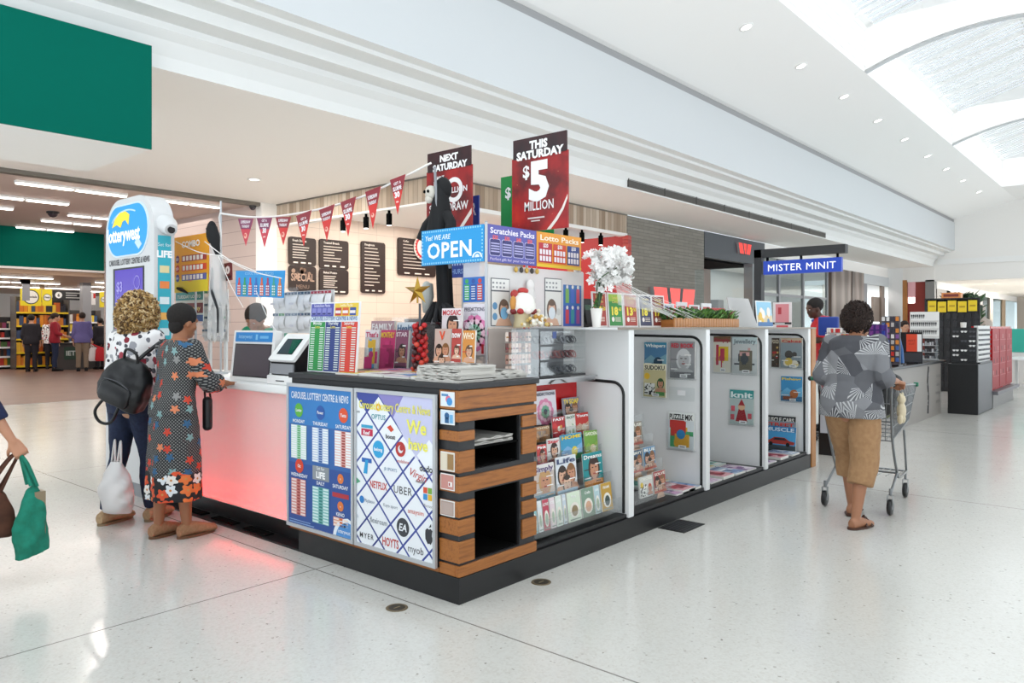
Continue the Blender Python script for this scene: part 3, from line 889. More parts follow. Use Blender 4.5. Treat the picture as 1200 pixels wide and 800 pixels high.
for v, nm in ((H*.40, 'SATURDAY'), (H*.22, 'KENO')):
    ball_icon(cw*2.45, v, .03, '#e07a3a', 'x'); b.text(nm, cw*2.45, v-.06, .022, '#f0f4fa', .003, al='C', bold=.02)
b.rect(cw*2.1, H*.275, cw*2.8, H*.305, .002, '#b2303a'); numtable(b, cw*2.15, H*.085, cw*2.8, H*.145, 3, '#d96b32', '#e3a184', '#f6e0d4', seed=8)
b.poly([(W-.20, .024), (W-.022, .024), (W-.022, .13)]+[(W-.022-.175*math.sin(a*PI/16), .024+.12*math.cos(a*PI/16)) for a in range(1, 8)], .0035, '#e9eff5')
b.poly([(W-.17, .024), (W-.022, .024), (W-.022, .11)]+[(W-.022-.145*math.sin(a*PI/16), .024+.095*math.cos(a*PI/16)) for a in range(1, 8)], .004, '#4f8fd0')
b.text('lotterywest', W-.15, .045, .026, '#ffffff', .005, w=.12)
b.rect(.03, .03, .3, .036, .003, '#8fb1da'); b.rect(.03, .045, .26, .05, .003, '#8fb1da')
b.build('print', t)

# poster 2: lattice of company logos
t, b, W, H = framed_board(.842, .150, .165, 1.09, 'gift_card_poster', 'poster of white diamonds with company logos, right board on the kiosk corner')
b.rect(.02, .022, W-.02, H-.022, 0, '#3b4a9c')
b.poly([(.02, H*.30), (.02, .022), (W*.5, .022)], .0006, '#2c3a84'); b.poly([(W*.3, H-.022), (W-.02, H-.022), (W-.02, H*.5)], .0006, '#8d86c4')
du, dv = W*.305, H*.222
def clip_rect(pts, u0, v0, u1, v1):
    for ax, lim, s in ((0, u0, 1), (0, u1, -1), (1, v0, 1), (1, v1, -1)):
        out = []
        for i in range(len(pts)):
            p, q = pts[i-1], pts[i]
            ip = (p[ax]-lim)*s >= 0; iq = (q[ax]-lim)*s >= 0
            if ip != iq:
                k = (lim-p[ax])/(q[ax]-p[ax]); out.append((p[0]+(q[0]-p[0])*k, p[1]+(q[1]-p[1])*k))
            if iq: out.append(q)
        pts = out
        if not pts: return []
    return pts
def diamond(cu, cv, c='#eef1f5', k=.92):
    q = clip_rect([(cu-du/2*k, cv), (cu, cv-dv/2*k), (cu+du/2*k, cv), (cu, cv+dv/2*k)], .02, .022, W-.02, H-.022)
    if len(q) > 2: b.poly(q, .0015, c)
u_, v_ = W*.315, H*.855       # OPTUS diamond
logos = {(0, 0): ('OPTUS', '#1b8f9c'), (-1, 0): ('amazon', '#3b3b3b'), (0, 1): ('boost', '#222'), (-1, 1): ('M', ''), (0, 2): ('b', ''), (1, 2): ('V', ''), (-1, 3): ('T', ''), (-1, 2): ('woolworths', '#aaa')}
def dpos(i, j): return (u_+du*i*.5, v_-dv*j*.5)
for j in range(0, 9):
    for i in range(-2, 7):
        if (i+j) % 2: continue
        if j <= 1 and i >= 1 and (i, j) != (1, 1): continue
        if (i, j) in ((2, 2), (3, 1), (3, 3), (4, 2), (3, 2)): continue
        diamond(*dpos(i, j))
q = clip_rect([(W*.50, H*.84), (W*.78, H*.60), (W+.3, H*.86), (W*.74, H+.1)], .02, .022, W-.02, H-.022); b.poly(q, .0012, '#c7c8e6')
b.text('Carousel Lottery Centre & News', W/2, H-.115, .05, '#ece35c', .004, w=W*.88, al='C', bold=.015)
b.text('We', W*.78, H*.76, .075, '#f0ea66', .004, al='C', bold=.03); b.text('have', W*.80, H*.665, .062, '#f0ea66', .004, al='C', bold=.03)
def lt(i, j, s, c, h=.024, wm=None, dv_=0, **k):
    p = dpos(i, j)
    b.text(s, p[0], p[1]-h/2+dv_, h, c, .003, al='C', wmax=wm or du*.72, **k)
lt(0, 0, 'OPTUS', '#1b8f9c', .03, bold=.01, dv_=-.02); p = dpos(0, 0); b.ring(p[0], p[1]+.035, .010, .022, .003, '#f2b31c', 16)
lt(-2, 0, 'amazon', '#4a4a4a', .02)
p = dpos(-1, 1); b.rect(p[0]-.05, p[1]-.035, p[0]+.055, p[1]+.005, .003, '#c4264b'); b.text('Red', p[0], p[1]-.03, .025, '#fff', .004, al='C', bold=.02) if False else b.text('Reef', p[0], p[1]-.028, .024, '#ffffff', .004, al='C', bold=.02); b.rect(p[0]-.05, p[1]+.01, p[0]+.055, p[1]+.028, .003, '#36a0c8')
lt(1, 1, 'boost', '#2a2a2a', .026, bold=.02, dv_=-.02); p = dpos(1, 1); b.poly([(p[0]-.03, p[1]+.03), (p[0]+.005, p[1]+.005), (p[0]+.03, p[1]+.02), (p[0], p[1]+.045)], .003, '#d8452b')
p = dpos(0, 2); b.disc(p[0], p[1], .05, .003, '#2fa3d9', 24); b.text('belong', p[0], p[1]-.01, .02, '#ffffff', .004, al='C', bold=.02)
p = dpos(2, 2); diamond(*p); b.ring(p[0]-.02, p[1]+.02, .022, .042, .003, '#b8332f', 24); b.disc(p[0]-.012, p[1]+.028, .016, .0035, '#b8332f', 10); lt(2, 2, 'vodafone', '#c4443e', .02, dv_=-.045)
p = dpos(4, 3) ; diamond(*dpos(4, 2)) ; 
b.text('dodo', W-.024, dpos(4, 2)[1]-.08, .036, '#26262a', .003, al='R', bold=.02)
p = dpos(-1, 3); b.rect(p[0]-.045, p[1]+.015, p[0]+.045, p[1]+.04, .003, '#2864b4'); b.poly([(p[0]-.012, p[1]+.03), (p[0]-.03, p[1]-.05), (p[0]+.005, p[1]-.05), (p[0]+.015, p[1]+.03)], .0035, '#2e9fd6')
lt(1, 3, 'JB SPORTS', '#5d86a8', .018); 
diamond(*dpos(3, 3)); p = dpos(3, 3); b.text('Virgin', p[0]-.05, p[1]-.01, .045, '#c2443f', .003, bold=.005, shear=.3, rot=-12); b.text('mobile', p[0]+.0, p[1]-.04, .02, '#555', .003) if False else b.text('mobile', p[0], p[1]-.045, .02, '#555555', .003)
p = dpos(-2, 4); b.poly([(p[0]-.02, p[1]-.03), (p[0]+.05, p[1]), (p[0]-.02, p[1]+.035)], .003, '#57a27d')
lt(0, 4, 'NETFLIX', '#c8403c', .042, bold=.02); lt(2, 4, 'UBER', '#2c2c30', .045, spacing=1.1)
p = dpos(4, 4)
for a, c_ in enumerate(('#d9502f', '#78a83c', '#2f8fd0', '#e8b52c')): b.rect(p[0]-.045+.036*(a % 2), p[1]+.01-.036*(a//2)+.0, p[0]-.013+.036*(a % 2), p[1]+.042-.036*(a//2), .003, c_)
lt(4, 4, 'Microsoft', '#777777', .018, dv_=-.055)
p = dpos(-1, 5); b.disc(p[0]-.045, p[1], .022, .003, '#2f7fc4', 16); b.text('PlayStation', p[0]-.018, p[1]-.01, .02, '#6b7f96', .003, wmax=.09)
lt(1, 5, 'Kayo sport', '#8a93a0', .02); lt(3, 5, 'amaysim', '#d5573a', .028)
lt(-2, 6, 'catch', '#9aa4b4', .02); lt(0, 6, 'flexiroam', '#5f6672', .034)
p = dpos(2, 6); b.disc(p[0], p[1], .052, .003, '#3b3d42', 26); b.text('EA', p[0], p[1]-.02, .042, '#eef1f5', .004, al='C', bold=.02, shear=.2)
p = dpos(4, 6); b.poly([(p[0]-.03+.0, p[1]+.0), (p[0]-.028, p[1]-.03), (p[0]-.01, p[1]-.055), (p[0]+.002, p[1]-.05), (p[0]+.014, p[1]-.055), (p[0]+.032, p[1]-.025), (p[0]+.022, p[1]-.008), (p[0]+.024, p[1]+.012), (p[0]+.03, p[1]+.02), (p[0]+.012, p[1]+.03), (p[0], p[1]+.024), (p[0]-.014, p[1]+.03), (p[0]-.028, p[1]+.018)], .003, '#2f3036'); b.poly([(p[0]-.002, p[1]+.034), (p[0]+.016, p[1]+.058), (p[0]+.018, p[1]+.04)], .003, '#2f3036')
lt(-1, 7, 'MYER', '#37383d', .032, spacing=1.3, bold=.01); lt(1, 7, 'HOYTS', '#c4403c', .05, bold=.02, wm=.14); lt(3, 7, 'myob', '#4a4b52', .042)
b.build('print', t)

# white service counter, lit red from inside at its foot
t = thing('service_counter', 'long white service counter glowing red along its base', 'counter', (.3, 3.0, .138))
b = MB(); b.box(.10, 1.56, .14, .75, 1.58, 1.0, 'laminate_white'); b.box(.10, 3.46, .14, .75, 3.48, 1.0, 'laminate_white'); b.box(.40, 1.58, .14, .42, 3.46, 1.0, 'laminate_white'); b.box(.08, 1.58, .14, .40, 3.46, .15, 'laminate_white')
b.build('carcass', t)
m, nt, bs = new_mat('lit_panel')
bs.inputs['Base Color'].default_value = hexc('#f0ebe8'); bs.inputs['Roughness'].default_value = .25
tl = node(nt, 'ShaderNodeBsdfTranslucent'); tl.inputs[0].default_value = hexc('#fff4f2')
mx = node(nt, 'ShaderNodeMixShader'); mx.inputs[0].default_value = .35
nt.links.new(bs.outputs[0], mx.inputs[1]); nt.links.new(tl.outputs[0], mx.inputs[2]); nt.links.new(mx.outputs[0], nt.nodes['Material Output'].inputs[0])
b = MB(); b.add([(.075, 1.56, .14), (.075, 3.48, .14), (.075, 3.48, 1.0), (.075, 1.56, 1.0)], [(0, 3, 2, 1)], 'lit_panel'); b.build('front_panel', t)
b = MB(); b.box(.105, 1.62, .152, .119, 3.42, .162, 'red_led'); b.build('light_strip', t)
b = MB(); b.bbox(.03, 1.565, 1.0, .80, 3.49, 1.05, .006, 'plastic_white', 2); b.box(.58, 3.49, 1.0, .80, 3.88, 1.05, 'plastic_white'); b.box(.70, 3.50, 0, .76, 3.86, 1.0, 'laminate_white'); b.build('worktop', t)

# lottery tower at the end of the counter
t = thing('lottery_tower', 'tall white illuminated lottery tower with a round blue logo and screen', 'sign tower', (.1, 4.0, 0))
M = frame((.0, 4.50, 0), -90); W = .97; H = 2.57
b = MB(M)
b.prism(rrect(0, .12, W, H, [.02, .02, .30, .30], 10), -.17, 0, 'tower_white'); b.build('body', t)
b = MB(M); b.prism([(.03, 0), (W-.03, 0), (W-.03, .12), (.03, .12)], -.16, -.02, 'plastic_grey'); b.build('foot', t)
pmat('logo_glow', '#1f9be0', .3, emit='#1f9be0', es=.2); pmat('logo_white', '#ffffff', .3, emit='#ffffff', es=.3); pmat('logo_yellow', '#f6c929', .3, emit='#f6c929', es=.5)
b = MB(M)
oval = lambda k: rrect(.46-.40*k, 2.29-.215*k, .46+.40*k, 2.29+.215*k, .21*k, 10)
b.prism(oval(1.06), 0, .006, '#d7e7f2'); b.poly(oval(1), .007, 'logo_glow')
b.text('lotterywest', .40, 2.20, .125, 'logo_white', .012, w=.66, al='C', bold=.03)
b.poly([(.16, 2.33), (.22, 2.40), (.32, 2.45), (.44, 2.455), (.52, 2.42), (.50, 2.33), (.44, 2.38), (.38, 2.37), (.34, 2.32), (.26, 2.35)], .010, 'logo_yellow')
b.ring(.46, 2.28, .34, .365, .009, '#bfe3f6', 30, 60, 150, .52)
b.poly([(.62, 2.17), (.70, 2.11), (.76, 2.15), (.68, 2.22)], .009, '#cfe6f5')
b.text('CAROUSEL LOTTERY CENTRE & NEWS', W/2+.0, 1.995, .05, '#4a4a4d', .002, w=W*.84, al='C', bold=.03)
b.build('logo', t)
pmat('screen_purple', '#3c1f9a', .2, emit='#4a25b8', es=.35); pmat('screen_violet', '#7f6cc4', .2, emit='#7f6cc4', es=.35); pmat('screen_red', '#7a1730', .2, emit='#8a1a3a', es=.3)
b = MB(M)
b.prism([(.17, .80), (.79, .80), (.79, 1.965), (.17, 1.965)], 0, .004, 'plastic_black'); b.rect(.21, 1.62, .77, 1.95, .005, 'screen_purple'); b.rect(.21, 1.50, .77, 1.62, .005, 'screen_violet'); b.rect(.21, .82, .77, 1.50, .005, 'screen_red')
b.text('$3', .25, 1.76, .09, '#b0a4ee', .007, bold=.02); b.text('Million', .25, 1.68, .05, '#9f92e4', .007); b.text('$5', .25, 1.33, .10, '#e07a94', .007, bold=.02); b.text('Million', .25, 1.25, .05, '#d0607f', .007)
b.ring(.66, 1.83, .05, .06, .007, '#9a8be0', 20); b.rect(.60, 1.70, .72, 1.74, .007, '#8f80d8')
b.build('screen', t)
b = MB(frame((.0, 3.53, 0), 0))
b.rect(.03, 1.05, .14, 2.21, .003, '#38b1c4'); b.text('Set for', .085, 2.12, .03, '#e9f7fa', .005, al='C'); b.text('LIFE', .085, 2.03, .055, '#ffffff', .005, al='C', bold=.05)
for i, c in enumerate(('#e8d9a4', '#f08a4a', '#e6f2f5', '#f0b25a', '#dff0f3', '#e9a05a')): b.rect(.045, 1.90-.13*i, .125, 1.96-.13*i, .005, c)
b.build('side_print', t)
b = MB(); b.tube([(.10, 3.55, 2.31), (.10, 3.49, 2.29), (.09, 3.42, 2.25)], [.085, .075, .05], 'tower_white', 16); b.lathe([(.03, -.004), (.03, .006)], 'plastic_black', (.089, 3.412, 2.248), 12, 'y'); b.build('side_lamp', t)

# ------------------------------------------------------------------ magazine bays along the right side
DX = (1.67, 2.82, 4.0, 5.10)
pmat('bay_white', '#dedddd', .45)
labs = ('first white magazine bay beside the timber corner, red back panel and tiered rack',
        'second white magazine bay, puzzle magazines hung on its end wall',
        'third white magazine bay, knitting magazine hung on its end wall',
        'last white magazine bay, motoring magazines in its foot, timber end post')
xs = (.66,)+DX
for i in range(4):
    x0, x1 = xs[i]+.048*(i > 0), xs[i+1]; yb = .47 if i == 0 else .72
    t = thing('magazine_bay', labs[i], 'display cabinet', ((x0+x1)/2, .3, .138), 'white magazine bays')
    b = MB(); b.bbox(x1-.02, 0, .141, x1+.045, yb, 1.43, .003, 'laminate_white', 1); b.build('divider', t)
    b = MB(); b.box(x0, yb-.03 if i else yb-.005, .141, x1-.02, yb, 1.43 if i else 1.07, 'bay_white'); b.build('back_panel', t)
    b = MB(); b.box(x0, .02, .141, x1-.02, yb-.03, .165, 'plinth_black'); b.build('floor_board', t)
    # black rounded trim let into the divider
    zt = 1.068 if i == 0 else 1.37
    y_f = .042; ye = .40 if i == 0 else .66
    xx = x1-.022
    path = [(xx, ye, zt+.008)]+[(xx, y_f+.09-.09*math.sin(a*PI/12), zt-.09+.09*math.cos(a*PI/12)) for a in range(7)]+[(xx, y_f, .17)]
    b = MB(); b.tube(path, .011, 'black_trim', 6); b.build('trim', t)
    if i == 0:
        b = MB(); b.box(.66, .42, .86, 1.62, .44, 1.066, 'red_gloss'); b.box(.66, .44, .165, 1.62, .46, .87, 'bay_white'); b.build('red_back', t)
        b = MB(); b.box(.66, .26, 1.075, 1.62, .32, 1.11, 'steel'); b.box(.66, .24, 1.105, 1.62, .27, 1.115, 'steel'); b.tube([(1.10, .25, 1.08), (1.16, .25, 1.108), (1.22, .25, 1.108), (1.28, .25, 1.08)], .006, 'steel', 6); b.build('rail', t)
    if i == 3:
        b = MB(); b.bbox(x1+.05, -.01, 0, x1+.17, .70, 1.43, .003, 'oak_z', 1); b.build('end_post', t)
# shared top of the bays
t = thing('long_worktop', 'thin white counter top running over the magazine bays', 'worktop', (3.4, .4, 1.43))
b = MB(); b.box(1.50, -.005, 1.431, 5.28, .76, 1.447, 'laminate_white'); b.build('board', t)
b = MB(); b.box(1.50, -.009, 1.431, 5.28, -.005, 1.447, '#8d8274'); b.build('edge_strip', t)
# inner benches behind (carry everything standing inside the kiosk)
t = thing('inner_bench', 'charcoal inner bench top behind the corner stand', 'bench', (1, .8, 0))
b = MB(); b.box(.67, .475, 1.09, 1.62, .70, 1.12, 'charcoal'); b.box(.67, .70, 1.09, 1.50, 1.55, 1.12, 'charcoal'); b.build('top', t)
b = MB(); b.box(.70, .74, .14, 1.46, 1.56, 1.09, 'charcoal'); b.build('cabinet', t)
# clear tiered racks
TIER = ((.06, .20), (.14, .37), (.22, .55), (.30, .69), (.37, .80))
def tier_rack(x0, x1, tiers, lab, grp=None):
    t = thing('tiered_rack', lab, 'magazine rack', ((x0+x1)/2, .2, .166))
    for k, (y, z) in enumerate(tiers):
        b = MB(); b.box(x0, y-.012, z-.012, x1, y+.06, z-.006, 'acrylic'); b.box(x0, y-.016, z-.012, x1, y-.012, z+.085, 'acrylic'); b.build('pocket_shelf', t)
    b = MB(); b.box(x0, .405, .167, x1, .412, .85, 'acrylic')
    for xx in (x0+.0, x1-.006):
        b.prism([], 0, 0, 'acrylic') if False else b.add([(xx, .045, .167), (xx, .41, .167), (xx, .41, .83), (xx, .35, .80), (xx, .045, .22)], [(0, 1, 2, 3, 4)], 'acrylic')
    b.build('side_panel', t)
    return t
tier_rack(.665, 1.62, TIER, 'clear tiered rack full of magazines in the first bay')
tier_rack(1.73, 2.34, ((.07, .20), (.15, .37), (.23, .55), (.31, .69)), 'narrow clear tiered rack at the left of the second bay')
# ------------------------------------------------------------------ printed covers
SKIN = ('#d9a98c', '#c98f70', '#e6bda2', '#8a5a40', '#b98563')
def face(b, u, v, r, n, skin, hair, smile='#a8423f'):
    """printed portrait: hair, head, shoulders"""
    b.poly(ell(u, v-r*.05, r*.95, r*1.25, 16), n, hair); b.poly([(u-r*1.5, v-r*2.0), (u+r*1.5, v-r*2.0), (u+r*1.1, v-r*1.25), (u+r*.35, v-r*1.0), (u-r*.35, v-r*1.0), (u-r*1.1, v-r*1.25)], n+.0003, skin)
    b.poly(ell(u, v-r*.1, r*.68, r*.95, 16), n+.0006, skin)
    b.poly(ell(u, v+r*.65, r*.62, r*.32, 12), n+.0009, hair)
    for s in (-1, 1): b.rect(u+s*r*.27-r*.13, v+.02*r, u+s*r*.27+r*.13, v+.12*r, n+.0012, '#2a1c18')
    b.rect(u-r*.22, v-r*.58, u+r*.22, v-r*.46, n+.0012, smile); b.rect(u-r*.07, v-r*.3, u+r*.07, v-r*.24, n+.0012, '#9a6650')

def cover(b, W, H, st, n=.001, seed=1):
    bg, title, tc, art = st[:4]; cs = st[4] if len(st) > 4 else ('#d8b04a', '#b8343a', '#3f7fb5')
    r = random.Random(seed)
    b.rect(0, 0, W, H, n, bg); n += .0005
    m = min(W, H)
    def blurb(k, c='#f4f2ee'):
        for i in range(k):
            u = .04*W if i % 2 else .6*W
            v = H*(.1+.13*i); b.rect(u, v, u+W*r.uniform(.2, .34), v+H*.03, n+.0025, c if i % 3 else cs[i % len(cs)])
    if art in ('face', 'bw'):
        sk = r.choice(SKIN[:3]) if art == 'face' else '#b9b9b9'
        face(b, W*.55, H*.52, m*.32, n, sk, cs[0]); b.rect(W*.02, 0, W*.98, H*.17, n+.0018, cs[1]); blurb(5)
    elif art == 'faces':
        for i, (u, v) in enumerate(((.3, .5), (.72, .52), (.5, .28))): face(b, W*u, H*v, m*.25, n+.0003*i, SKIN[i], ('#2d1d16', '#8a5c33', '#3a2a20')[i])
        blurb(3); b.rect(0, H*.03, W, H*.12, n+.002, cs[0])
    elif art == 'scene':
        b.rect(0, 0, W, H*.42, n, cs[0]); b.poly([(0, H*.35), (W*.3, H*.55), (W*.55, H*.4), (W, H*.6), (W, H*.2), (0, H*.2)], n+.0004, cs[1]); b.disc(W*.62, H*.3, m*.2, n+.0008, cs[2], 14); b.rect(W*.1, H*.06, W*.55, H*.2, n+.001, cs[-1]); blurb(3)
    elif art == 'grid':
        g = 9; s = W*.46/g
        b.rect(W*.05, H*.06, W*.05+s*g, H*.06+s*g, n, '#f3f1ea')
        for i in range(g):
            for j in range(g):
                if r.random() < .33: b.rect(W*.05+s*i, H*.06+s*j, W*.05+s*(i+1), H*.06+s*(j+1), n+.0004, '#17171a')
        face(b, W*.77, H*.42, m*.17, n+.001, SKIN[1], cs[0]); b.disc(W*.16, H*.62, m*.13, n+.001, cs[1], 12); b.rect(W*.56, H*.05, W*.95, H*.2, n+.001, cs[2])
    elif art == 'flower':
        for k, (c, rr) in enumerate(zip(cs, (.36, .27, .18))):
            for a in range(9):
                q = 2*PI*(a+.5*k)/9; b.poly(ell(W*.5+m*rr*.75*math.cos(q), H*.36+m*rr*.75*math.sin(q), m*rr*.42, m*rr*.42, 10), n+.0004*k, c)
        b.disc(W*.5, H*.36, m*.09, n+.0016, '#3f4a58', 12)
    elif art == 'food':
        for i in range(7): b.disc(W*r.uniform(.15, .85), H*r.uniform(.1, .68), m*r.uniform(.09, .2), n+.0002*i, r.choice(cs), 12)
        blurb(3)
    elif art == 'car':
        b.rect(0, H*.0, W, H*.2, n, '#3d4a50'); c = cs[0]
        b.poly([(W*.06, H*.24), (W*.95, H*.24), (W*.97, H*.36), (W*.8, H*.4), (W*.66, H*.53), (W*.34, H*.53), (W*.2, H*.4), (W*.05, H*.37)], n+.0005, c); b.poly([(W*.3, H*.41), (W*.37, H*.5), (W*.64, H*.5), (W*.74, H*.41)], n+.001, '#20262c')
        for u in (.24, .76): b.disc(W*u, H*.24, m*.085, n+.0015, '#121214', 14)
    elif art == 'patch':
        for i in range(9): b.rect(W*r.uniform(0, .7), H*r.uniform(.03, .6), W*r.uniform(.3, 1), H*r.uniform(.2, .78), n+.0002*i, r.choice(cs))
        b.disc(W*.5, H*.4, m*.17, n+.0022, cs[0], 12)
    elif art == 'knitfig':
        b.poly([(W*.25, H*.08), (W*.75, H*.08), (W*.62, H*.45), (W*.38, H*.45)], n, cs[0]); b.disc(W*.5, H*.52, m*.15, n+.0005, cs[1], 14); b.poly([(W*.36, H*.55), (W*.64, H*.55), (W*.5, H*.74)], n+.001, cs[0])
        for u, v in ((.12, .2), (.14, .45), (.84, .25)): b.rect(W*(u-.08), H*(v-.08), W*(u+.08), H*(v+.08), n+.0008, cs[2])
    th = st[5] if len(st) > 5 else .13
    b.rect(0, H*(.97-th*1.25), W, H, n+.0022, st[6]) if len(st) > 6 else None
    if title: b.text(title, W/2, H*(.95-th), H*th, tc, n+.0032, w=W*.9 if len(title) > 3 else None, wmax=W*.9, al='C', bold=.03)
    return n+.004

MAGN = [0]
def magazine(org, yaw, tilt, W, H, T, st, lab, grp=None, sticker=False, roll=0, name='magazine'):
    MAGN[0] += 1
    b = MB(frame(org, yaw, tilt, roll))
    b.prism([(0, 0), (W, 0), (W, H), (0, H)], -T, 0, st[0], '#e9e6df')
    n = cover(b, W, H, st, .0006, MAGN[0])
    if sticker: b.rect(W*.42, H*.02, W*.72, H*.11, n+.002, '#f6f6f6'); b.rect(W*.47, H*.05, W*.67, H*.08, n+.0025, '#8a8a8a')
    return tag(b.build(name), lab, 'magazine', grp)

G1 = 'magazines in the tiered rack of the first bay'
def rackmag(x0, x1, y, z0, z1, st, lab, lean=5, T=.005, roll=0): magazine((x0, y+.012, z0), 0, lean, x1-x0, z1-z0, T, st, lab, G1, roll=roll)
FL = ('#e58bb0', '#f4c9d8', '#7fb89a')
rackmag(1.08, 1.33, .36, .80, 1.02, ('#e9e3ea', 'PREDICTIONS', '#5d5d6b', 'flower', FL, .09), 'pale predictions magazine with a pink flower, top left before the red back panel')
rackmag(1.40, 1.595, .36, .80, .955, ('#8f8aa0', 'TV SOAP', '#ffe14a', 'faces', ('#d8c53c', '#b8343a', '#46506e'), .22), 'purple and yellow magazine at the top right before the red back panel')
rackmag(1.19, 1.33, .29, .71, .845, ('#b3202b', 'FAST', '#ffffff', 'food', ('#f2e8da', '#d23b3b', '#e0a04a')), 'red booklet with a white blurb, second row of the first bay')
rackmag(1.335, 1.445, .285, .71, .85, ('#e9e6df', 'the JOY', '#4a6a54', 'food', ('#5a8a62', '#e3ded2', '#9cb58d')), 'cream booklet with green lettering, second row beside the red booklet')
rackmag(1.455, 1.61, .29, .70, .85, ('#c73a33', 'Yours', '#ffffff', 'scene', ('#b98c5f', '#d8a98f', '#e8d4bc', '#c42e35')), 'red and tan magazine, right end of the second row by the white wall')
rackmag(1.0, 1.16, .29, .70, .80, ('#a87a52', 'FOOD', '#f3e6c8', 'food', ('#d8a53e', '#7c5535', '#c98a44')), 'brown food magazine half behind the timber blocks, second row')
rackmag(.93, 1.03, .21, .56, .70, ('#c8423f', 'Pink', '#ffffff', 'face', ('#4b2c22', '#d94d86')), 'pink and red magazine at the left of the third row')
rackmag(1.035, 1.17, .21, .565, .725, ('#dedbd8', 'Star', '#d02f3a', 'face', ('#392018', '#7a3a4c', '#d94d86')), 'white and red magazine with a long haired woman, third row')
rackmag(1.18, 1.42, .21, .565, .735, ('#3f9ac2', 'HOME', '#f2d335', 'scene', ('#4f8d55', '#7fb0d8', '#e6d048', '#e4473f')), 'blue and yellow garden magazine in the middle of the third row')
rackmag(1.45, 1.61, .215, .555, .735, ('#7aa845', 'GARDEN', '#f3f6dc', 'scene', ('#b97a3c', '#95b552', '#e8d2a4', '#d8d34a')), 'bright green garden magazine at the right of the third row', roll=-2)
rackmag(.80, 1.01, .13, .375, .595, ('#cdbdb4', 'Simply', '#4a2a6a', 'face', ('#c79b67', '#7fa3b5', '#cc3a4a'), .15, '#e5e0dc'), 'magazine with a smiling blonde face, left of the fourth row')
rackmag(1.03, 1.25, .13, .375, .615, ('#dfe3e8', 'Life', '#3d4b72', 'faces', ('#b8d2e6', '#dfe9f0', '#c4443f')), 'white magazine with a couple on the cover, middle of the fourth row')
rackmag(1.33, 1.56, .135, .38, .60, ('#1f8f93', 'Dreams', '#f6f3ee', 'face', ('#3a211a', '#d98b3a', '#c8352f'), .12), 'teal magazine with a dark haired woman, right of the fourth row')
BK = [(.70, .75, '#8fc3c9', 'CARDS'), (.76, .80, '#e9eef0', 'IDEAS'), (.81, .87, '#c2475a', 'LOVE'), (.88, .93, '#e8d6da', 'ROSE'), (.94, 1.0, '#dfe8dd', 'LEAF'), (1.01, 1.045, '#cfd9e2', 'SEA'), (1.06, 1.20, '#d9e6cf', 'Flora'), (1.215, 1.35, '#7f9a85', 'Crafts'), (1.36, 1.42, '#b9d2d6', 'AIR'), (1.44, 1.565, '#c59a3c', 'FRAME')]
BL = ('thin teal card booklet, far left of the bottom row', 'thin white booklet, second from left in the bottom row', 'thin red booklet in the bottom row', 'pale pink booklet beside the thin red one, bottom row', 'light green booklet left of centre in the bottom row', 'thin blue grey booklet in the middle of the bottom row', 'wide pale green booklet with an oval picture, bottom row', 'grey green craft booklet with a baby picture, bottom row', 'thin light blue booklet right of the craft booklet, bottom row', 'gold booklet with an oval dark picture, right end of the bottom row')
for (x0, x1, c, tt), lab in zip(BK, BL):
    b = MB(frame((x0, .072, .21), 0, 7)); W = x1-x0; H = .185
    b.prism([(0, 0), (W, 0), (W, H), (0, H)], -.012, 0, c, '#eceae4')
    b.text(tt, W/2, H*.8, H*.1, '#f6f6f2', .002, wmax=W*.85, al='C', bold=.02)
    b.poly(ell(W/2, H*.38, W*.36, H*.27, 18), .002, '#efe9dd'); b.poly(ell(W/2, H*.36, W*.24, H*.19, 14), .003, {'#c59a3c': '#3d4f4c', '#7f9a85': '#d8a98c', '#d9e6cf': '#8f7a58'}.get(c, '#a9b9a4'))
    b.rect(W*.1, H*.05, W*.9, H*.09, .003, '#8d9a8c')
    tag(b.build('booklet'), lab, 'booklet', 'bottom row booklets of the first bay')

# hung in clear wall pockets on the end walls of the bays
G2 = 'magazines hung on the bay end walls'
def hung(x, px0, px1, py0, py1, st, lab, T=.012, pocket=True, sticker=True):
    a = onx(px0, py0, x); c = onx(px1, py1, x)
    zz0 = onx((px0+px1)/2, py1, x).z; zz1 = onx((px0+px1)/2, py0, x).z
    W = a.y-c.y; H = zz1-zz0
    magazine((x, a.y, zz0), -90, 1.5, W, H, T, st, lab, G2, sticker)
    if pocket:
        t = thing('wall_pocket', 'clear wall pocket holding the '+lab.split(',')[0], 'magazine holder', (x, (a.y+c.y)/2, zz0-.012), 'clear wall pockets')
        b = MB(frame((x, a.y, zz0), -90)); b.prism(rrect(-.008, -.012, W+.008, H*.42, .012), .016, .019, 'acrylic'); b.build('front', t)
        b = MB(frame((x, a.y, zz0), -90)); b.prism([(-.008, -.012), (W+.008, -.012), (W+.008, -.007), (-.008, -.007)], -.03, .019, 'acrylic'); b.build('ledge', t)
    return W, H
hung(2.765, 755, 781, 401, 434, ('#4d7fa5', 'Whispers', '#f2f5f0', 'scene', ('#2f5f80', '#77a3b3', '#1e3f55', '#e0e038'), .12, '#3f8fae'), 'blue magazine with pale lettering, behind the sudoku magazine in the second bay', pocket=False, sticker=False)
hung(2.735, 754, 780, 426, 465, ('#c8bd8e', 'SUDOKU', '#1a1a1c', 'grid', ('#31562e', '#e2b52f', '#4d8f46'), .13, '#efe8c8'), 'sudoku magazine with a number grid, lower left in the second bay')
hung(2.765, 785, 814, 400, 443, ('#9a9a9c', 'RED BOOK', '#d6203a', 'bw', ('#d8d8d8', '#77777a'), .12), 'grey magazine with a black and white woman and red title, second bay')
hung(2.765, 783, 813, 483, 526, ('#d8dee0', 'PUZZLE MIX', '#1b1b1d', 'patch', ('#2f7fb5', '#c23a34', '#47a06a', '#e0a83a'), .15, '#eceeea'), 'puzzle mix magazine, low in the middle of the second bay')
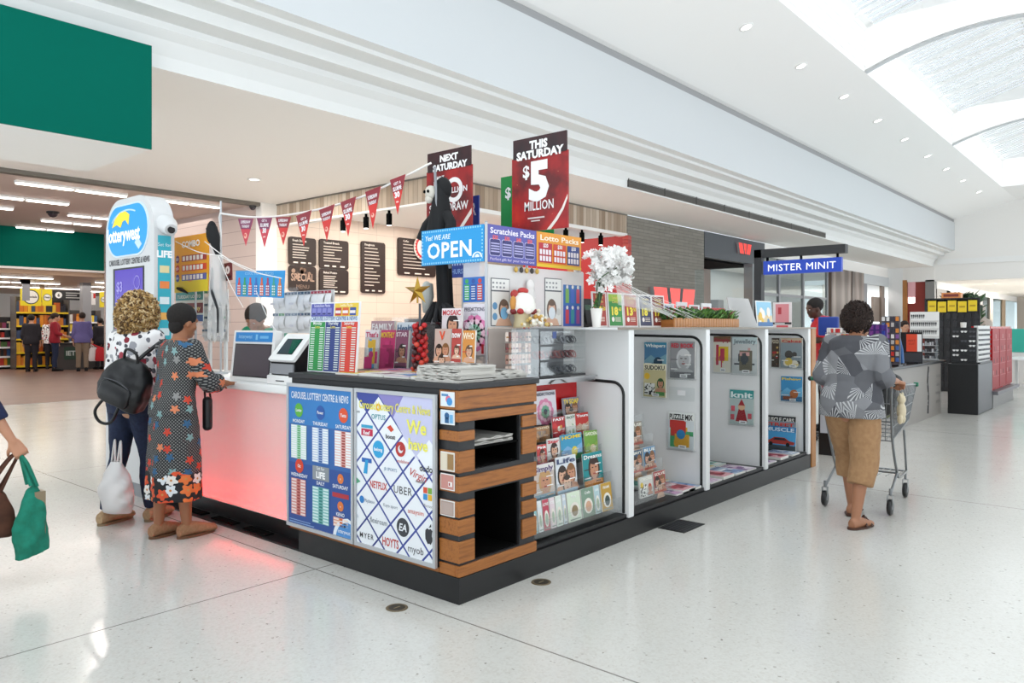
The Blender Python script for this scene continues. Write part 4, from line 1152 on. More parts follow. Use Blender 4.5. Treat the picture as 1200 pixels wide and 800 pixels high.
hung(3.945, 836, 856, 394, 436, ('#e8e2d2', 'Simply', '#b3374a', 'patch', ('#c23a55', '#e3c22e', '#efe7da'), .10, '#7c5a3c'), 'card making magazine with pink butterflies, upper left in the third bay')
hung(3.945, 858, 887, 395, 438, ('#cfd3d2', 'Jewellery', '#7d8a8f', 'patch', ('#4a4f55', '#d9a6a0', '#e2e4e2', '#77705f'), .12, '#cfe0e0'), 'pale jewellery magazine, upper right in the third bay')
hung(3.945, 855, 883, 457, 497, ('#b8c9c6', 'knit', '#e8f4f2', 'knitfig', ('#a3262e', '#d8b28e', '#d85a66'), .17, '#3c9a96'), 'knitting magazine with a teal title, alone low in the third bay')
hung(5.045, 904, 913, 396, 430, ('#4a3a2c', 'FOOD', '#e8dcc4', 'food', ('#8a5a34', '#b52f2a', '#d9b46a')), 'narrow dark food magazine, upper left in the last bay', sticker=False)
hung(5.045, 915, 940, 396, 431, ('#8f9ba0', 'Cakes', '#c23a3a', 'food', ('#e3c35a', '#d98a3a', '#efe5d0', '#4d4a46'), .10, '#c9b59a'), 'cake magazine with round doughnuts, upper right in the last bay')
hung(5.045, 915, 940, 441, 470, ('#3f93c8', 'Fishing', '#f0d24a', 'scene', ('#2f6f9a', '#6db6dd', '#b5652f', '#8a4a2a'), .10), 'bright blue outdoor magazine, centre of the last bay')
t = thing('wall_pocket', 'empty clear pocket with a white price tag in the second bay', 'magazine holder', (2.78, .2, .84), 'clear wall pockets')
a = onx(785, 470, 2.77); b = MB(frame((2.77, a.y, .85), -90)); b.prism(rrect(0, 0, .23, .11, .01), .012, .016, 'acrylic'); b.build('front', t)
b = MB(frame((2.77, a.y, .85), -90)); b.prism([(.08, .045), (.15, .045), (.15, .085), (.08, .085)], .0165, .018, '#f4f4f4'); b.build('price_tag', t)
# narrow rack in the second bay and the piles on the bay floors
G3 = 'magazines left in the second bay rack'
for k, (x0, x1, y, z0, z1, c, tt, lab) in enumerate((
        (2.05, 2.23, .33, .70, .86, '#6f9a3f', 'GARDEN', 'green magazine, top of the second bay rack'),
        (2.03, 2.25, .25, .555, .73, '#8f8577', 'HOUSE', 'grey brown magazine, second down in the second bay rack'),
        (1.96, 2.11, .165, .375, .54, '#35506e', 'NAVY', 'navy magazine, third down left in the second bay rack'),
        (2.13, 2.30, .165, .375, .545, '#5a8fb8', 'BLUE', 'light blue magazine, third down right in the second bay rack'),
        (1.94, 2.12, .085, .21, .36, '#d8d6cf', 'CROSS', 'black and white crossword magazine, bottom of the second bay rack'),
        (2.14, 2.31, .085, .21, .37, '#a83a3a', 'SOLVE', 'red puzzle magazine, bottom right of the second bay rack'))):
    magazine((x0, y, z0), 0, 5, x1-x0, z1-z0, .012, (c, tt, '#f4f2e6', 'grid' if k == 4 else 'faces', ('#c8523a', '#e0c04a', '#40618a')), lab, G3)
for (x0, x1, y, z, c, tt, lab) in ((2.37, 2.48, .62, .171, '#6d88a3', 'QUIZ', 'small blue puzzle book standing beside the second bay rack'), (2.50, 2.63, .62, .171, '#c9a03c', 'MEGA', 'yellow puzzle book standing on the second bay floor')):
    b = MB(); 
    magazine((x0, y, z), 0, 16, x1-x0, .22, .03, (c, tt, '#ffffff', 'patch', ('#d8452f', '#3f7a52', '#efe9d4')), lab, G3)
def flat_mag(x, y, z, yaw, W, H, T, st, lab, grp):
    b = MB(MX.Translation((x, y, z)) @ MX.Rotation(math.radians(yaw), 4, 'Z'))
    b.prism([(0, 0), (W, 0), (W, H), (0, H)], 0, T, st[0], '#e9e6df'); MAGN[0] += 1
    cover(b, W, H, st, T+.0006, MAGN[0])
    return tag(b.build('magazine'), lab, 'magazine', grp)
PAL = (('#d9c9d6', '#7d4f8a', '#cfa3c4', '#f0e6ee'), ('#cfe0dc', '#3f8f83', '#93c9bb', '#f2f4ee'), ('#e0a0a8', '#b8364a', '#f0d4d4', '#8a2030'), ('#d4d0c4', '#5a6a7a', '#a8b4bd', '#efece2'), ('#b9c8de', '#3d5f94', '#7f9cc8', '#eef2f6'), ('#e4cf8f', '#a8792a', '#f3e6be', '#6d5a2f'))
r = random.Random(11)
NM = ('CROSSWORD', 'WORD FIND', 'CODE', 'FAMILY', 'BEST', 'RELAX')
CN = ('lilac', 'pale green', 'pink', 'stone grey', 'light blue', 'straw yellow')
for bi, (x0, x1, y0, k, bay) in enumerate(((2.37, 2.78, .03, 6, 'second'), (2.95, 3.85, .03, 8, 'third'), (4.12, 4.92, .03, 5, 'last'))):
    for i in range(k):
        st = (PAL[i % 6][0], NM[i % 6], PAL[i % 6][1], 'patch', PAL[i % 6][1:], .14)
        row = i % 2; u = x0+(x1-x0-.205)*(i//2)/max(1, (k-1)//2)
        flat_mag(u+.24 if False else u, y0+.0+row*.29, .166, r.uniform(-5, 5)*0, .20, .27, .010+.008*(i % 3), st,
                 '%s magazine lying flat on the %s bay floor, %s' % (CN[i % 6], bay, ('front row', 'back row')[row]+(' start' if i < 2 else ' end' if i >= k-2 else ' middle')), 'magazines lying on the bay floors')
magazine((2.65, .62, .171), 0, 6, .13, .20, .02, ('#c02a2a', 'SALE', '#ffffff', 'patch', ('#d8453a', '#efe4dc', '#8a1f22'), .2), 'red topped magazine propped on the second bay floor', 'magazines lying on the bay floors')
# standing stack of car magazines in the last bay
for i in range(3):
    magazine((5.02-.03*i, .46-.015*i, .180+.0*i), -90, 6, .34, .34-.05*i, .012, (('#2a2b2e', 'MUSCLE CARS', '#e9e6e0', 'car', ('#55585c', '#202225')), ('#8a9aa5', 'STREET', '#cf3a2f', 'car', ('#b0b4b8', '#202225')), ('#4aa3d8', 'MUSCLE', '#d8e9f4', 'car', ('#b0392f', '#202225'), .16, '#2f7fb8'))[i],
             ('black topped motoring magazine at the back of the stack in the last bay', 'grey motoring magazine, middle of the stack in the last bay', 'blue motoring magazine with a red car, front of the stack in the last bay')[i], 'motoring magazines in the last bay')
# wire basket of folded papers in the third bay
t = thing('wire_basket', 'small grey wire basket of papers on the third bay floor', 'basket', (3.15, .45, .166))
b = MB()
for k in range(9): b.bar((3.02+.03*k, .36, .19), (3.02+.03*k, .36, .40), .003, 'dark_steel', 5); b.bar((3.02+.03*k, .56, .19), (3.02+.03*k, .56, .40), .003, 'dark_steel', 5)
for z in (.19, .29, .40): b.tube([(3.02, .36, z), (3.26, .36, z), (3.26, .56, z), (3.02, .56, z)], .004, 'dark_steel', 5, True)
b.build('wire_frame', t)
for q in range(5): b = MB(); b.box(3.04+.04*q, .38, .192, 3.065+.04*q, .54, .42+.01*(q % 2), ('#dcd9d2', '#c9c6c0', '#e7c9c9', '#d4d8dc', '#cfcac0')[q]); b.build('paper', t)
# ------------------------------------------------------------------ on the counter
ZC = 1.152        # top of the corner stand
ZW = 1.05         # service worktop
# results board: three colour columns
a = onx(360, 443, .12); c = onx(417, 443, .12); W = a.y-c.y; H = .455
t = thing('results_board', 'upright results board in green, blue and red columns on the counter', 'sign', (.12, (a.y+c.y)/2, ZC))
M = frame((.12, a.y, ZC+.004), -90, 4)
b = MB(M); b.prism([(0, 0), (W, 0), (W, H), (0, H)], -.012, 0, '#e9eaec'); b.box(.02, -.003, -.10, W-.02, .006, 0, 'acrylic'); b.build('panel', t)
b = MB(M)
b.rect(.008, H*.80, W*.49, H-.008, .001, '#4d4fa3'); b.text('Scratchies Packs', W*.25, H*.94, .02, '#eef', .003, al='C', wmax=W*.42) if False else b.text('Scratchies Packs', W*.25, H*.935, .02, '#eeeeff', .003, al='C', wmax=W*.42)
for i in range(4): b.prism(rrect(.02+.056*i, H*.82, .065+.056*i, H*.92, .006), 0, .002, '#8284c4'); b.rect(.025+.056*i, H*.825, .06+.056*i, H*.85, .003, '#2c2d72')
b.rect(W*.51, H*.80, W-.008, H-.008, .001, '#e3c13c'); b.text('Lotto Packs', W*.75, H*.935, .02, '#fff7df', .003, al='C', wmax=W*.4)
for i, c_ in enumerate(('#b8322d', '#d5602a', '#2d4a94')):
    b.rect(W*.53+.075*i, H*.81, W*.53+.075*i+.062, H*.92, .002, c_); b.rect(W*.535+.075*i, H*.84, W*.53+.075*i+.058, H*.88, .003, '#eadfe0')
b.rect(.008, H*.73, W-.008, H*.795, .001, '#dfe7ee'); b.text('CAROUSEL LOTTERY CENTRE & NEWS', W/2, H*.742, .026, '#34609a', .003, w=W*.94, al='C', bold=.01)
for i, (c_, l1) in enumerate((('#1f8f43', 'Monday'), ('#23387c', 'Thursday'), ('#cf3527', 'Saturday'))):
    u0 = .008+i*(W-.012)/3; u1 = u0+(W-.012)/3-.005
    b.rect(u0, .008, u1, H*.72, .001, c_); b.text(l1, (u0+u1)/2, H*.68, .022, '#f2f4f2', .003, al='C', wmax=.12, bold=.01); b.text('Lotto', (u0+u1)/2, H*.63, .018, '#f1e25c', .003, al='C', bold=.01)
    for k in range(19):
        v = .02+k*.0148
        b.rect(u0+.012, v, u0+.055, v+.006, .002, '#dfe9e0'); b.rect(u1-.055, v, u1-.012, v+.006, .002, '#dfe9e0')
b.build('print', t)

# customer screen in a white frame
t = thing('customer_screen', 'large dark screen in a white frame with a blue header, on the white counter', 'monitor', (.15, 2.3, ZW))
M = frame((.15, 2.59, ZW+.002), -90, 6); W = .57; H = .375
b = MB(M); b.prism(rrect(0, 0, W, H, .012), -.05, 0, 'plastic_white'); b.box(.1, .0, -.17, W-.1, .02, -.05, 'plastic_white'); b.build('housing', t)
b = MB(M); b.prism(rrect(.035, .03, W-.035, H-.10, .004), -.002, .002, 'plastic_black'); b.rect(.045, .04, W-.045, H-.108, .003, '#4b4148'); b.rect(.045, H-.14, W-.2, H-.13, .0035, '#6b5058') if False else None; b.build('screen', t)
b = MB(M); b.rect(.03, H-.085, W-.035, H-.015, .002, '#2086cf'); b.text('lotterywest', W*.3, H-.06, .03, '#9fd0f2', .003, al='C', bold=.01); b.rect(W*.55, H-.07, W*.6, H-.03, .003, '#7fc0ea'); b.rect(W*.65, H-.06, W*.85, H-.04, .003, '#6fb5e6'); b.build('header_strip', t)
# ticket terminal
t = thing('ticket_terminal', 'small white terminal with a tilted green lit screen beside the customer screen', 'terminal', (.2, 1.83, ZW))
b = MB(); b.bbox(.10, 1.66, ZW, .44, 2.0, ZW+.065, .008, 'plastic_white'); b.box(.097, 1.78, ZW+.025, .101, 1.88, ZW+.032, 'plastic_black'); b.build('base', t)
b = MB()
prof = [(.13, ZW+.066), (.12, ZW+.16), (.27, ZW+.335), (.40, ZW+.335), (.40, ZW+.066)]
b.add([(x, 1.68, z) for x, z in prof]+[(x, 1.98, z) for x, z in prof], [(0, 1, 2, 3, 4)[::-1], (5, 6, 7, 8, 9)]+[(i, (i+1) % 5, 5+(i+1) % 5, 5+i) for i in range(5)], 'plastic_black'); b.build('body', t)
sl = math.degrees(math.atan2(.15, .175))
M = frame((.117, 1.985, ZW+.158), -90, sl); b = MB(M); b.prism(rrect(0, 0, .31, .235, .012), .0, .022, 'plastic_white'); b.build('bezel', t)
pmat('screen_green', '#123a34', .15, emit='#1f6f4a', es=.25)
b = MB(M); b.rect(.06, .05, .25, .19, .0235, 'plastic_black'); b.rect(.068, .058, .242, .182, .0245, '#24323c'); b.poly([(.2, .058), (.242, .058), (.242, .182), (.13, .182)], .025, 'screen_green'); b.build('screen', t)
b = MB(frame((.118, 1.97, ZW+.075), -90, 5)); b.prism(rrect(0, 0, .28, .07, .005), .0, .012, 'plastic_grey'); b.build('printer_slot', t)
# scratch ticket display
pmat('ticket_white', '#e8e6e6', .5)
def ticket_wall(y0, y1, x, z0, z1, cols, rows, lab, seed):
    t = thing('ticket_display', lab, 'ticket display', (x, (y0+y1)/2, ZW))
    M = frame((x, y1, z0), -90); W = y1-y0; H = z1-z0; r = random.Random(seed)
    b = MB(M); b.prism([(0, 0), (W, 0), (W, H), (0, H)], -.01, 0, 'plastic_white')
    b.box(.05, ZW-z0+.001, -.03, .09, 0.001, -.01, 'plastic_white'); b.box(W-.09, ZW-z0+.001, -.03, W-.05, .001, -.01, 'plastic_white'); b.box(.0, ZW-z0+.001, -.09, W, ZW-z0+.012, .03, 'plastic_white')
    b.build('back_board', t)
    for i in range(rows):
        v1 = H-i*H/rows
        b = MB(M); b.rect(0, v1-.028, W, v1-.004, .02, 'ticket_white')
        for k in range(cols):
            u = W*k/cols
            b.rect(u+.004, v1-.026, u+W/cols-.004, v1-.006, .021, ('#2f8f57', '#44607a', '#44607a', '#44607a', '#4a5668', '#a23446', '#a23446', '#a83a48')[(k*8//cols+i*(k % 3 == 0)) % 8])
            b.text('$%d' % r.choice((1, 2, 3, 5, 10)), u+W/cols/2, v1-.022, .012, '#eeeeee', .022, al='C')
        b.build('label_strip', t)
        b = MB(M)
        for k in range(cols):
            u = W*k/cols; hh = H/rows-.03-r.uniform(0, .05)
            rows_ = []
            for q in range(6):
                v = v1-.03-hh*q/5; d = .012+.02*math.sin(q/5*PI)*(.6+.4*(k % 2))
                rows_.append([(u+.004, v, d), (u+W/cols*.5, v, d+.006), (u+W/cols-.003, v, d)])
            b.sheet(rows_, 'ticket_white')
            b.rect(u+.012, v1-.03-hh*.7, u+W/cols-.012, v1-.03-hh*.55, .05, '#cfcbd2') if k % 3 == 0 else None
        b.build('ticket_roll', t)
ticket_wall(onx(391, 343, .62).y, onx(322, 343, .62).y, .62, 1.40, 1.73, 9, 2, 'white scratch ticket display hanging in rolls behind the terminal', 3)
ticket_wall(3.44, 3.86, .60, 1.32, 1.78, 4, 4, 'white scratch ticket sheets with dark labels behind the two women', 4)
# blue bottle sign over a clear counter screen
t = thing('counter_screen', 'clear plastic counter screen in front of the shop worker', 'screen', (.22, 2.35, ZW))
b = MB(); b.box(.365, 2.02, ZW+.001, .37, 2.68, 1.74, 'film_thin'); b.build('sheet', t)
b = MB(); b.box(.34, 2.05, ZW, .40, 2.12, ZW+.02, 'acrylic'); b.box(.34, 2.58, ZW, .40, 2.65, ZW+.02, 'acrylic'); b.build('foot', t)
M = frame((.35, 2.86, 1.695), -90, 0, -2.5); W = .68; H = .205
t = thing('price_banner', 'tilted bright blue banner with a row of coloured bottle shapes over the counter screen', 'sign', (.2, 2.3, 1.68))
b = MB(M); b.prism([(0, 0), (W, 0), (W+.01, H), (-.01, H)], -.006, 0, '#1f93d6'); b.build('board', t)
b = MB(M); b.text('COOL TICKET PRICES', W/2, H-.032, .02, '#a6d8f5', .002, w=W*.6, al='C')
for i, c_ in enumerate(('#d23a34', '#2f9a57', '#d2404a', '#2f63b5', '#d8603a', '#a8305a', '#2f9a8a', '#d8752a')):
    u = .05+i*.083
    b.poly([(u-.026, .012), (u+.026, .012), (u+.026, .085), (u+.012, .115), (u+.011, .15), (u-.011, .15), (u-.012, .115), (u-.026, .085)], .002, c_)
    for k in range(4): b.rect(u-.02, .02+.02*k, u-.003, .03+.02*k, .003, '#e6e9ef'); b.rect(u+.003, .02+.02*k, u+.02, .03+.02*k, .003, '#e6e9ef')
b.build('print', t)

# magazines and papers on the corner stand
G4 = 'magazines spread on the corner stand'
r = random.Random(5)
k = 0
SPREAD = (('yellow and white', '#e6d04a'), ('pink', '#e29ab0'), ('white and red', '#e8dede'), ('pale blue', '#c3d2de'), ('lilac', '#cdb6d6'), ('cream', '#e8e0cc'))
for i in range(4):
    for j in range(2):
        st = (SPREAD[k % 6][1], ('NEW IDEA', 'WEEKLY', 'STAR', 'DAILY')[i], ('#b8232f', '#3b2f72')[j], 'patch', (('#d23a4a', '#e3b83a', '#efeae4'), ('#4a7fb0', '#efe2da', '#d86a8a'), ('#e9e4d8', '#8a4a6a', '#3a3a46'))[k % 3], .16)
        yy = 1.02-.235*i; xx = .16+.27*j
        flat_mag(xx-.09, yy+.14, ZC+.0015+.0*k, -90, .22, .26, .012+.004*((i+j) % 2), st, '%s magazine lying flat on the corner stand, %s row, %s' % (SPREAD[k % 6][0], ('outer', 'inner')[j], ('behind the results board', 'second along', 'third along', 'nearest the newspapers')[i]), G4)
        k += 1
pmat('newsprint', '#c9c5be', .8); pmat('newsprint_grey', '#8f8c87', .8)
def newspaper(x, y, z, yaw, T, lab, grp, W=.40, H=.29, seed=0, art=True):
    t = thing('newspaper', lab, 'newspaper', (x, y, z), grp)
    L = MX.Translation((x, y, z)) @ MX.Rotation(math.radians(yaw), 4, 'Z')
    rr = random.Random(seed); b = MB(L); n = 14
    def lay(h0, h1, dx, m):
        vs0 = []; vs1 = []
        for i in range(n+1):
            u = W*i/n; wv_ = .004*math.sin(i*1.3+seed)+.003*rr.random()
            vs0.append((u+dx, h0)); vs1.append((u+dx, h1+wv_))
        ring = vs0+vs1[::-1]; N = len(ring)
        b.add([(u, 0, h) for u, h in ring]+[(u, H, h) for u, h in ring], [(i, (i+1) % N, N+(i+1) % N, N+i) for i in range(N)]+[list(range(N))[::-1], list(range(N, 2*N))], m)
    lay(0, T*.5, 0, 'newsprint'); lay(T*.52, T*.96, rr.uniform(-.006, .006), 'newsprint')
    b.build('folded_pages', t)
    b = MB(L)
    if art:
        q = T+.0075
        b.rect(.02, H*.74, W-.02, H*.93, q, '#e3e0da'); b.text('THE WEST', W*.5, H*.78, H*.11, '#34353a', q+.001, w=W*.7, al='C', bold=.02)
        b.rect(.02, H*.1, W*.48, H*.68, q, '#9a958e'); b.rect(.05, H*.2, W*.3, H*.55, q+.0006, '#6d6863')
        for i in range(7): b.rect(W*.52, H*(.1+.083*i), W-.025, H*(.1+.083*i)+.010, q, '#77736e')
        b.build('front_page', t)
    return t
G5 = 'newspapers stacked on the corner stand'
NL = ('bottom newspaper of the pile at the stand corner', 'second newspaper up in the pile at the stand corner', 'third newspaper up in the pile at the stand corner', 'fourth newspaper up in the pile at the stand corner', 'top newspaper of the pile, front page up at the stand corner')
for i in range(5): newspaper(.02+.006*(i % 2), .36-.004*i, ZC+.001+.019*i, -90+(0, 2, -1.5, 1, -2)[i], .0155 if i < 4 else .011, NL[i], G5, .33, .28, i, i == 4)
for i in range(3): newspaper(.325+.005*i, .06+.004*i, ZC+.001+.015*i, (1, -2, 3)[i], .012, ('bottom', 'middle', 'top')[i]+' newspaper of the low pile toward the red backed bay', G5, .30, .27, 10+i, i == 2)
G6 = 'newspapers in the upper cubbyhole'
newspaper(.145, .04, .807, 0, .012, 'lower folded newspaper in the upper cubbyhole', G6, .33, .40, 21, False)
newspaper(.145, .045, .8275, 0.5, .010, 'upper folded newspaper in the upper cubbyhole', G6, .335, .39, 22, False)

# clear holder with pink weeklies
t = thing('magazine_holder', 'clear upright holder of pink weeklies on the corner stand', 'magazine holder', (.66, .9, 1.121), None)
xh = .70; a = onx(426, 440, xh); c = onx(482, 440, xh)
b = MB(); b.box(xh-.06, c.y, 1.121, xh+.10, a.y, 1.128, 'acrylic'); b.box(xh-.06, c.y, 1.128, xh-.055, a.y, 1.30, 'acrylic'); b.box(xh+.09, c.y, 1.128, xh+.10, a.y, 1.52, 'acrylic'); b.build('tray', t)
for i, (p0, p1, st, lab) in enumerate((
        (430, 447, ('#d8cfd0', "That's", '#c2215a', 'patch', ('#d9327a', '#e8b83a', '#5a9ac8', '#efe9e6'), .12, '#f0e6e8'), 'white and pink weekly at the left of the clear holder'),
        (448, 466, ('#c8326e', 'MONTHLY', '#f3c63a', 'patch', ('#d23a7a', '#a82a5c', '#e04a86'), .13), 'bright pink monthly in the middle of the clear holder'),
        (466, 481, ('#8a4a66', 'STAR', '#ead6dc', 'face', ('#2d1c17', '#5a3a4a'), .1), 'dark magazine with a woman in profile at the right of the clear holder'))):
    u = onx(p0, 440, xh); v = onx(p1, 440, xh)
    magazine((xh-.035, u.y, 1.13), -90, 5, u.y-v.y-.006, .30, .02, st, lab, 'weeklies in the clear holder')
magazine((xh+.035, a.y-.01, 1.135), -90, 5, .26, .36, .02, ('#b08d94', 'FAMILY', '#e6e0e0', 'patch', ('#d2a0a8', '#7f5a62', '#c9bfc0')), 'dusty pink magazine behind in the clear holder', 'weeklies in the clear holder')
magazine((xh+.035, a.y-.30, 1.135), -90, 5, .2, .35, .02, ('#d4dbe2', 'Health', '#4a6a8a', 'patch', ('#e6ebef', '#9ab0c2', '#c2ccd6')), 'pale blue white magazine behind at the right of the clear holder', 'weeklies in the clear holder')
t = thing('receipt_printer', 'black receipt printer with a grey lid behind the results board', 'printer', (.95, 1.35, 1.121))
b = MB(); b.bbox(.95, 1.05, 1.121, 1.25, 1.50, 1.47, .012, 'plastic_black'); b.build('body', t)
b = MB(); b.bbox(.94, 1.04, 1.47, 1.26, 1.51, 1.51, .008, 'plastic_grey'); b.build('lid', t)

# upright row of glossy magazines by the corner tower
G7 = 'glossy magazines standing behind the newspapers'
t = thing('wire_stand', 'stepped clear stand carrying glossy magazines behind the newspapers', 'magazine holder', (.56, .5, ZC))
b = MB(); b.box(.535, .49, ZC, .62, .93, ZC+.008, 'acrylic'); b.box(.612, .49, ZC+.008, .62, .93, ZC+.33, 'acrylic'); b.box(.575, .49, ZC+.185, .612, .93, ZC+.195, 'acrylic'); b.build('tray', t)
xg = .60
for p0, p1, py0, py1, dx, st, lab in (
        (508, 527, 385, 424, -.045, ('#c9b0a4', 'V', '#e8542a', 'faces', ('#e0552f', '#3a2a26'), .2), 'magazine with three women and an orange V, behind the newspapers'),
        (528, 540, 385, 424, -.045, ('#b8473f', 'now', '#f3e9e6', 'face', ('#5a3a2a', '#c23a40'), .15), 'red magazine beside the three women magazine'),
        (541, 556, 387, 424, -.045, ('#d88f3f', 'WHO', '#fff0d0', 'face', ('#6a4a30', '#c9562f'), .15), 'orange magazine at the right end behind the newspapers'),
        (517, 541, 361, 388, .0, ('#d9cfd0', 'MOSAIC', '#c2303a', 'face', ('#2a1815', '#dcd2d4'), .15, '#e4dadb'), 'pale magazine with a dark haired woman above the other glossies')):
    x_ = xg+dx; u = onx(p0, py1, x_); v = onx(p1, py1, x_); zt_ = onx((p0+p1)/2, py0, x_).z
    z0_ = ZC+.01 if dx < 0 else ZC+.20
    magazine((x_, u.y, z0_), -90, 3, u.y-v.y-.005, zt_-z0_, .012, st, lab, G7)
# corner tower: clear panels on the jewellery stand, signs on top
XT, YT = .70, .45
t = thing('corner_panel', 'white backed corner panel with draw prices and predictions poster', 'notice board', (XT, .55, 1.5))
a = onx(543, 415, XT-.0); M = frame((XT, a.y, 1.121), -90); W = a.y-.452
b = MB(M); b.prism([(0, 0), (W, 0), (W, .74), (0, .74)], -.01, 0, 'film'); b.build('sheet', t)
b = MB(M); b.prism([(0, .488), (W*.93, .488), (W*.93, .648), (0, .648)], 0, .002, '#2768b8')
for i, c_ in enumerate(('#3fa35a', '#2b4f9c', '#c8403a')):
    u = W*(.17+.28*i); b.disc(u, .622, .016, .003, c_, 14); b.rect(u-.022, .50, u+.022, .602, .003, c_)
    for k in range(6): b.rect(u-.017, .507+.0155*k, u+.017, .513+.0155*k, .004, '#d6e0ea')
b.build('price_poster', t)
b = MB(M); b.prism([(-.0, .15), (W, .15), (W, .475), (0, .475)], 0, .002, '#e2dbe3'); 
for (c_, rr) in (('#e07fae', .11), ('#efc4d6', .085), ('#86b59c', .055)):
    for q in range(10): b.poly(ell(W*.5+rr*.75*math.cos(q*.628), .29+rr*.75*math.sin(q*.628), rr*.35, rr*.35, 8), .003+.0003*(c_ != '#e07fae')+.0004*(c_ == '#86b59c'), c_)
b.text('PREDICTIONS', W/2, .43, .026, '#5c5a6a', .004, w=W*.86, al='C', bold=.01); b.text('ANNUAL', W/2, .405, .012, '#8a8796', .004, al='C'); b.rect(W*.8, .16, W*.9, .22, .004, '#c23a45'); b.build('predictions_poster', t)

t = thing('notice_screen', 'clear notice screen with face mask posters standing on the display drawers', 'notice board', (1.2, YT, 1.447))
x0 = XT+.012; x1 = ony(684, 384, YT).x; M = frame((x0, YT, 1.447), 0); W = x1-x0
b = MB(M); b.prism([(0, 0), (W, 0), (W, .40), (0, .40)], -.006, 0, 'film_dense'); b.build('sheet', t)
def on_screen(px0, px1, py0, py1):
    p = ony(px0, py1, YT); q = ony(px1, py0, YT)
    zz0 = ony((px0+px1)/2, py1, YT).z-1.447; zz1 = ony((px0+px1)/2, py0, YT).z-1.447
    return p.x-x0, max(zz0, .004), q.x-x0, zz1
for (px0, px1, mc) in ((575, 597, '#7fb3d6'), (638, 658, '#d9dde2')):
    u0, v0, u1, v1 = on_screen(px0, px1, 343, 382) if False else on_screen(px0, px1, 326, 382)
    b = MB(M); w_ = u1-u0; h_ = v1-v0
    b.prism([(u0, v0), (u1, v0), (u1, v1), (u0, v1)], .0, .002, '#55585c'); b.rect(u0+.006, v0+.006, u1-.006, v0+h_*.72, .003, '#dcd8d2'); b.rect(u0+.006, v0+h_*.75, u1-.006, v1-.006, .003, '#e6e4e0')
    cx_ = u0+w_*(.68 if mc == '#7fb3d6' else .4); face(b, cx_, v0+h_*.36, w_*.3, .0035, '#d5a88e', '#6b5446')
    b.poly(ell(cx_, v0+h_*.27, w_*.2, h_*.13, 14), .006, mc)
    if mc == '#7fb3d6':
        for vv in (.2, .42): b.disc(u0+w_*.2, v0+h_*vv, w_*.13, .004, '#5f8fb5', 14)
    else: b.disc(u0+w_*.8, v0+h_*.3, w_*.13, .004, '#c9c5c0', 14)
    for k in range(8): b.rect(u0+.012+.03*(k % 4)*w_/.16, v0+h_*(.79+.09*(k//4)), u0+.03+.03*(k % 4)*w_/.16, v0+h_*(.83+.09*(k//4)), .004, '#8f8f92')
    b.build('mask_poster', t)
u0, v0, u1, v1 = on_screen(660, 681, 334, 382); b = MB(M)
b.prism([(u0, v0), (u1, v0), (u1, v1), (u0, v1)], 0, .002, '#3f6fae'); b.rect(u0, v0, u1, (v0+v1)/2, .0025, '#3a55a8')
for i in range(6):
    u = u0+(u1-u0)*(.2+.3*(i % 3)); v = v0+(v1-v0)*(.06+.5*(i//3)); b.rect(u-.02, v, u+.02, v+.10, .0035, ('#c23f4a', '#3f8f92', '#a04a8a', '#7fae58', '#4f6fc0', '#d8556a')[i]); b.disc(u, v+.115, .014, .0035, '#e8e2d8', 10)
b.build('draw_poster', t)
# toys and trinkets in the middle of the screen
t = thing('knitted_hat', 'round white knitted hat with red check trim standing before the mask posters', 'hat', (.98, .38, 1.447))
tx, ty = ony(612, 360, .37).x, .37
b = MB(); b.lathe([(.085, 1.545), (.09, 1.56), (.088, 1.60), (.07, 1.645), (.04, 1.668), (0, 1.675)], '#ece8e0', (tx, ty, 0), 18); b.build('crown', t)
b = MB(); b.lathe([(.055, 1.447), (.06, 1.455), (.05, 1.50), (.06, 1.545)], '#d9c9a0', (tx, ty, 0), 16); b.build('stand', t)
b = MB()
for q in range(10): a_ = q*PI/5; b.ball((tx+.085*math.cos(a_), ty+.075*math.sin(a_), 1.55), (.028, .022, .02), ('#a82a2a', '#efe2da', '#7a2022')[q % 3], 8, 6)
b.build('check_trim', t)
b = MB(); b.ball((tx-.065, ty+.01, 1.66), (.035, .02, .03), '#a8322c', 9, 7); b.ball((tx+.02, ty+.01, 1.685), (.05, .025, .022), '#b8332f', 9, 7); b.ball((tx-.09, ty, 1.60), (.025, .02, .05), '#c98a3c', 9, 7); b.build('ribbon', t)
r = random.Random(9)
t = thing('trinket_bag', 'clear bag of small cream and gold trinkets under the soft toy', 'trinkets', (tx, .32, 1.447))
b = MB()
for i in range(70): b.ball((tx+.03+r.gauss(0, .055), .28+r.uniform(-.03, .03), 1.462+abs(r.gauss(0, .035))), r.uniform(.010, .016), r.choice(('#e6ddc8', '#efe8d8', '#d2b36a', '#b98a3a', '#f1ece2')), 7, 5)
o = b.build('trinket', t); o['kind'] = 'stuff'
t = thing('hanging_charms', 'white plush with dark charms hung on the notice screen', 'charms', (1.06, .43, 1.6))
b = MB(); p = ony(622, 345, .42); b.ball((p.x, .425, p.z-.02), (.05, .02, .085), '#ded9d6', 12, 8); b.ball((p.x, .425, p.z+.06), (.035, .02, .04), '#e4dfdc', 12, 8); b.build('plush', t)
b = MB()
for i in range(5): b.ball((p.x-.14+.055*i, .43, 1.825), (.016, .012, .02), '#3a3432' if i % 2 else '#c9a24a', 8, 6); b.bar((p.x-.14+.055*i, .435, 1.84), (p.x-.14+.055*i, .435, 1.853), .003, '#888888', 5)
b.build('charm', t)

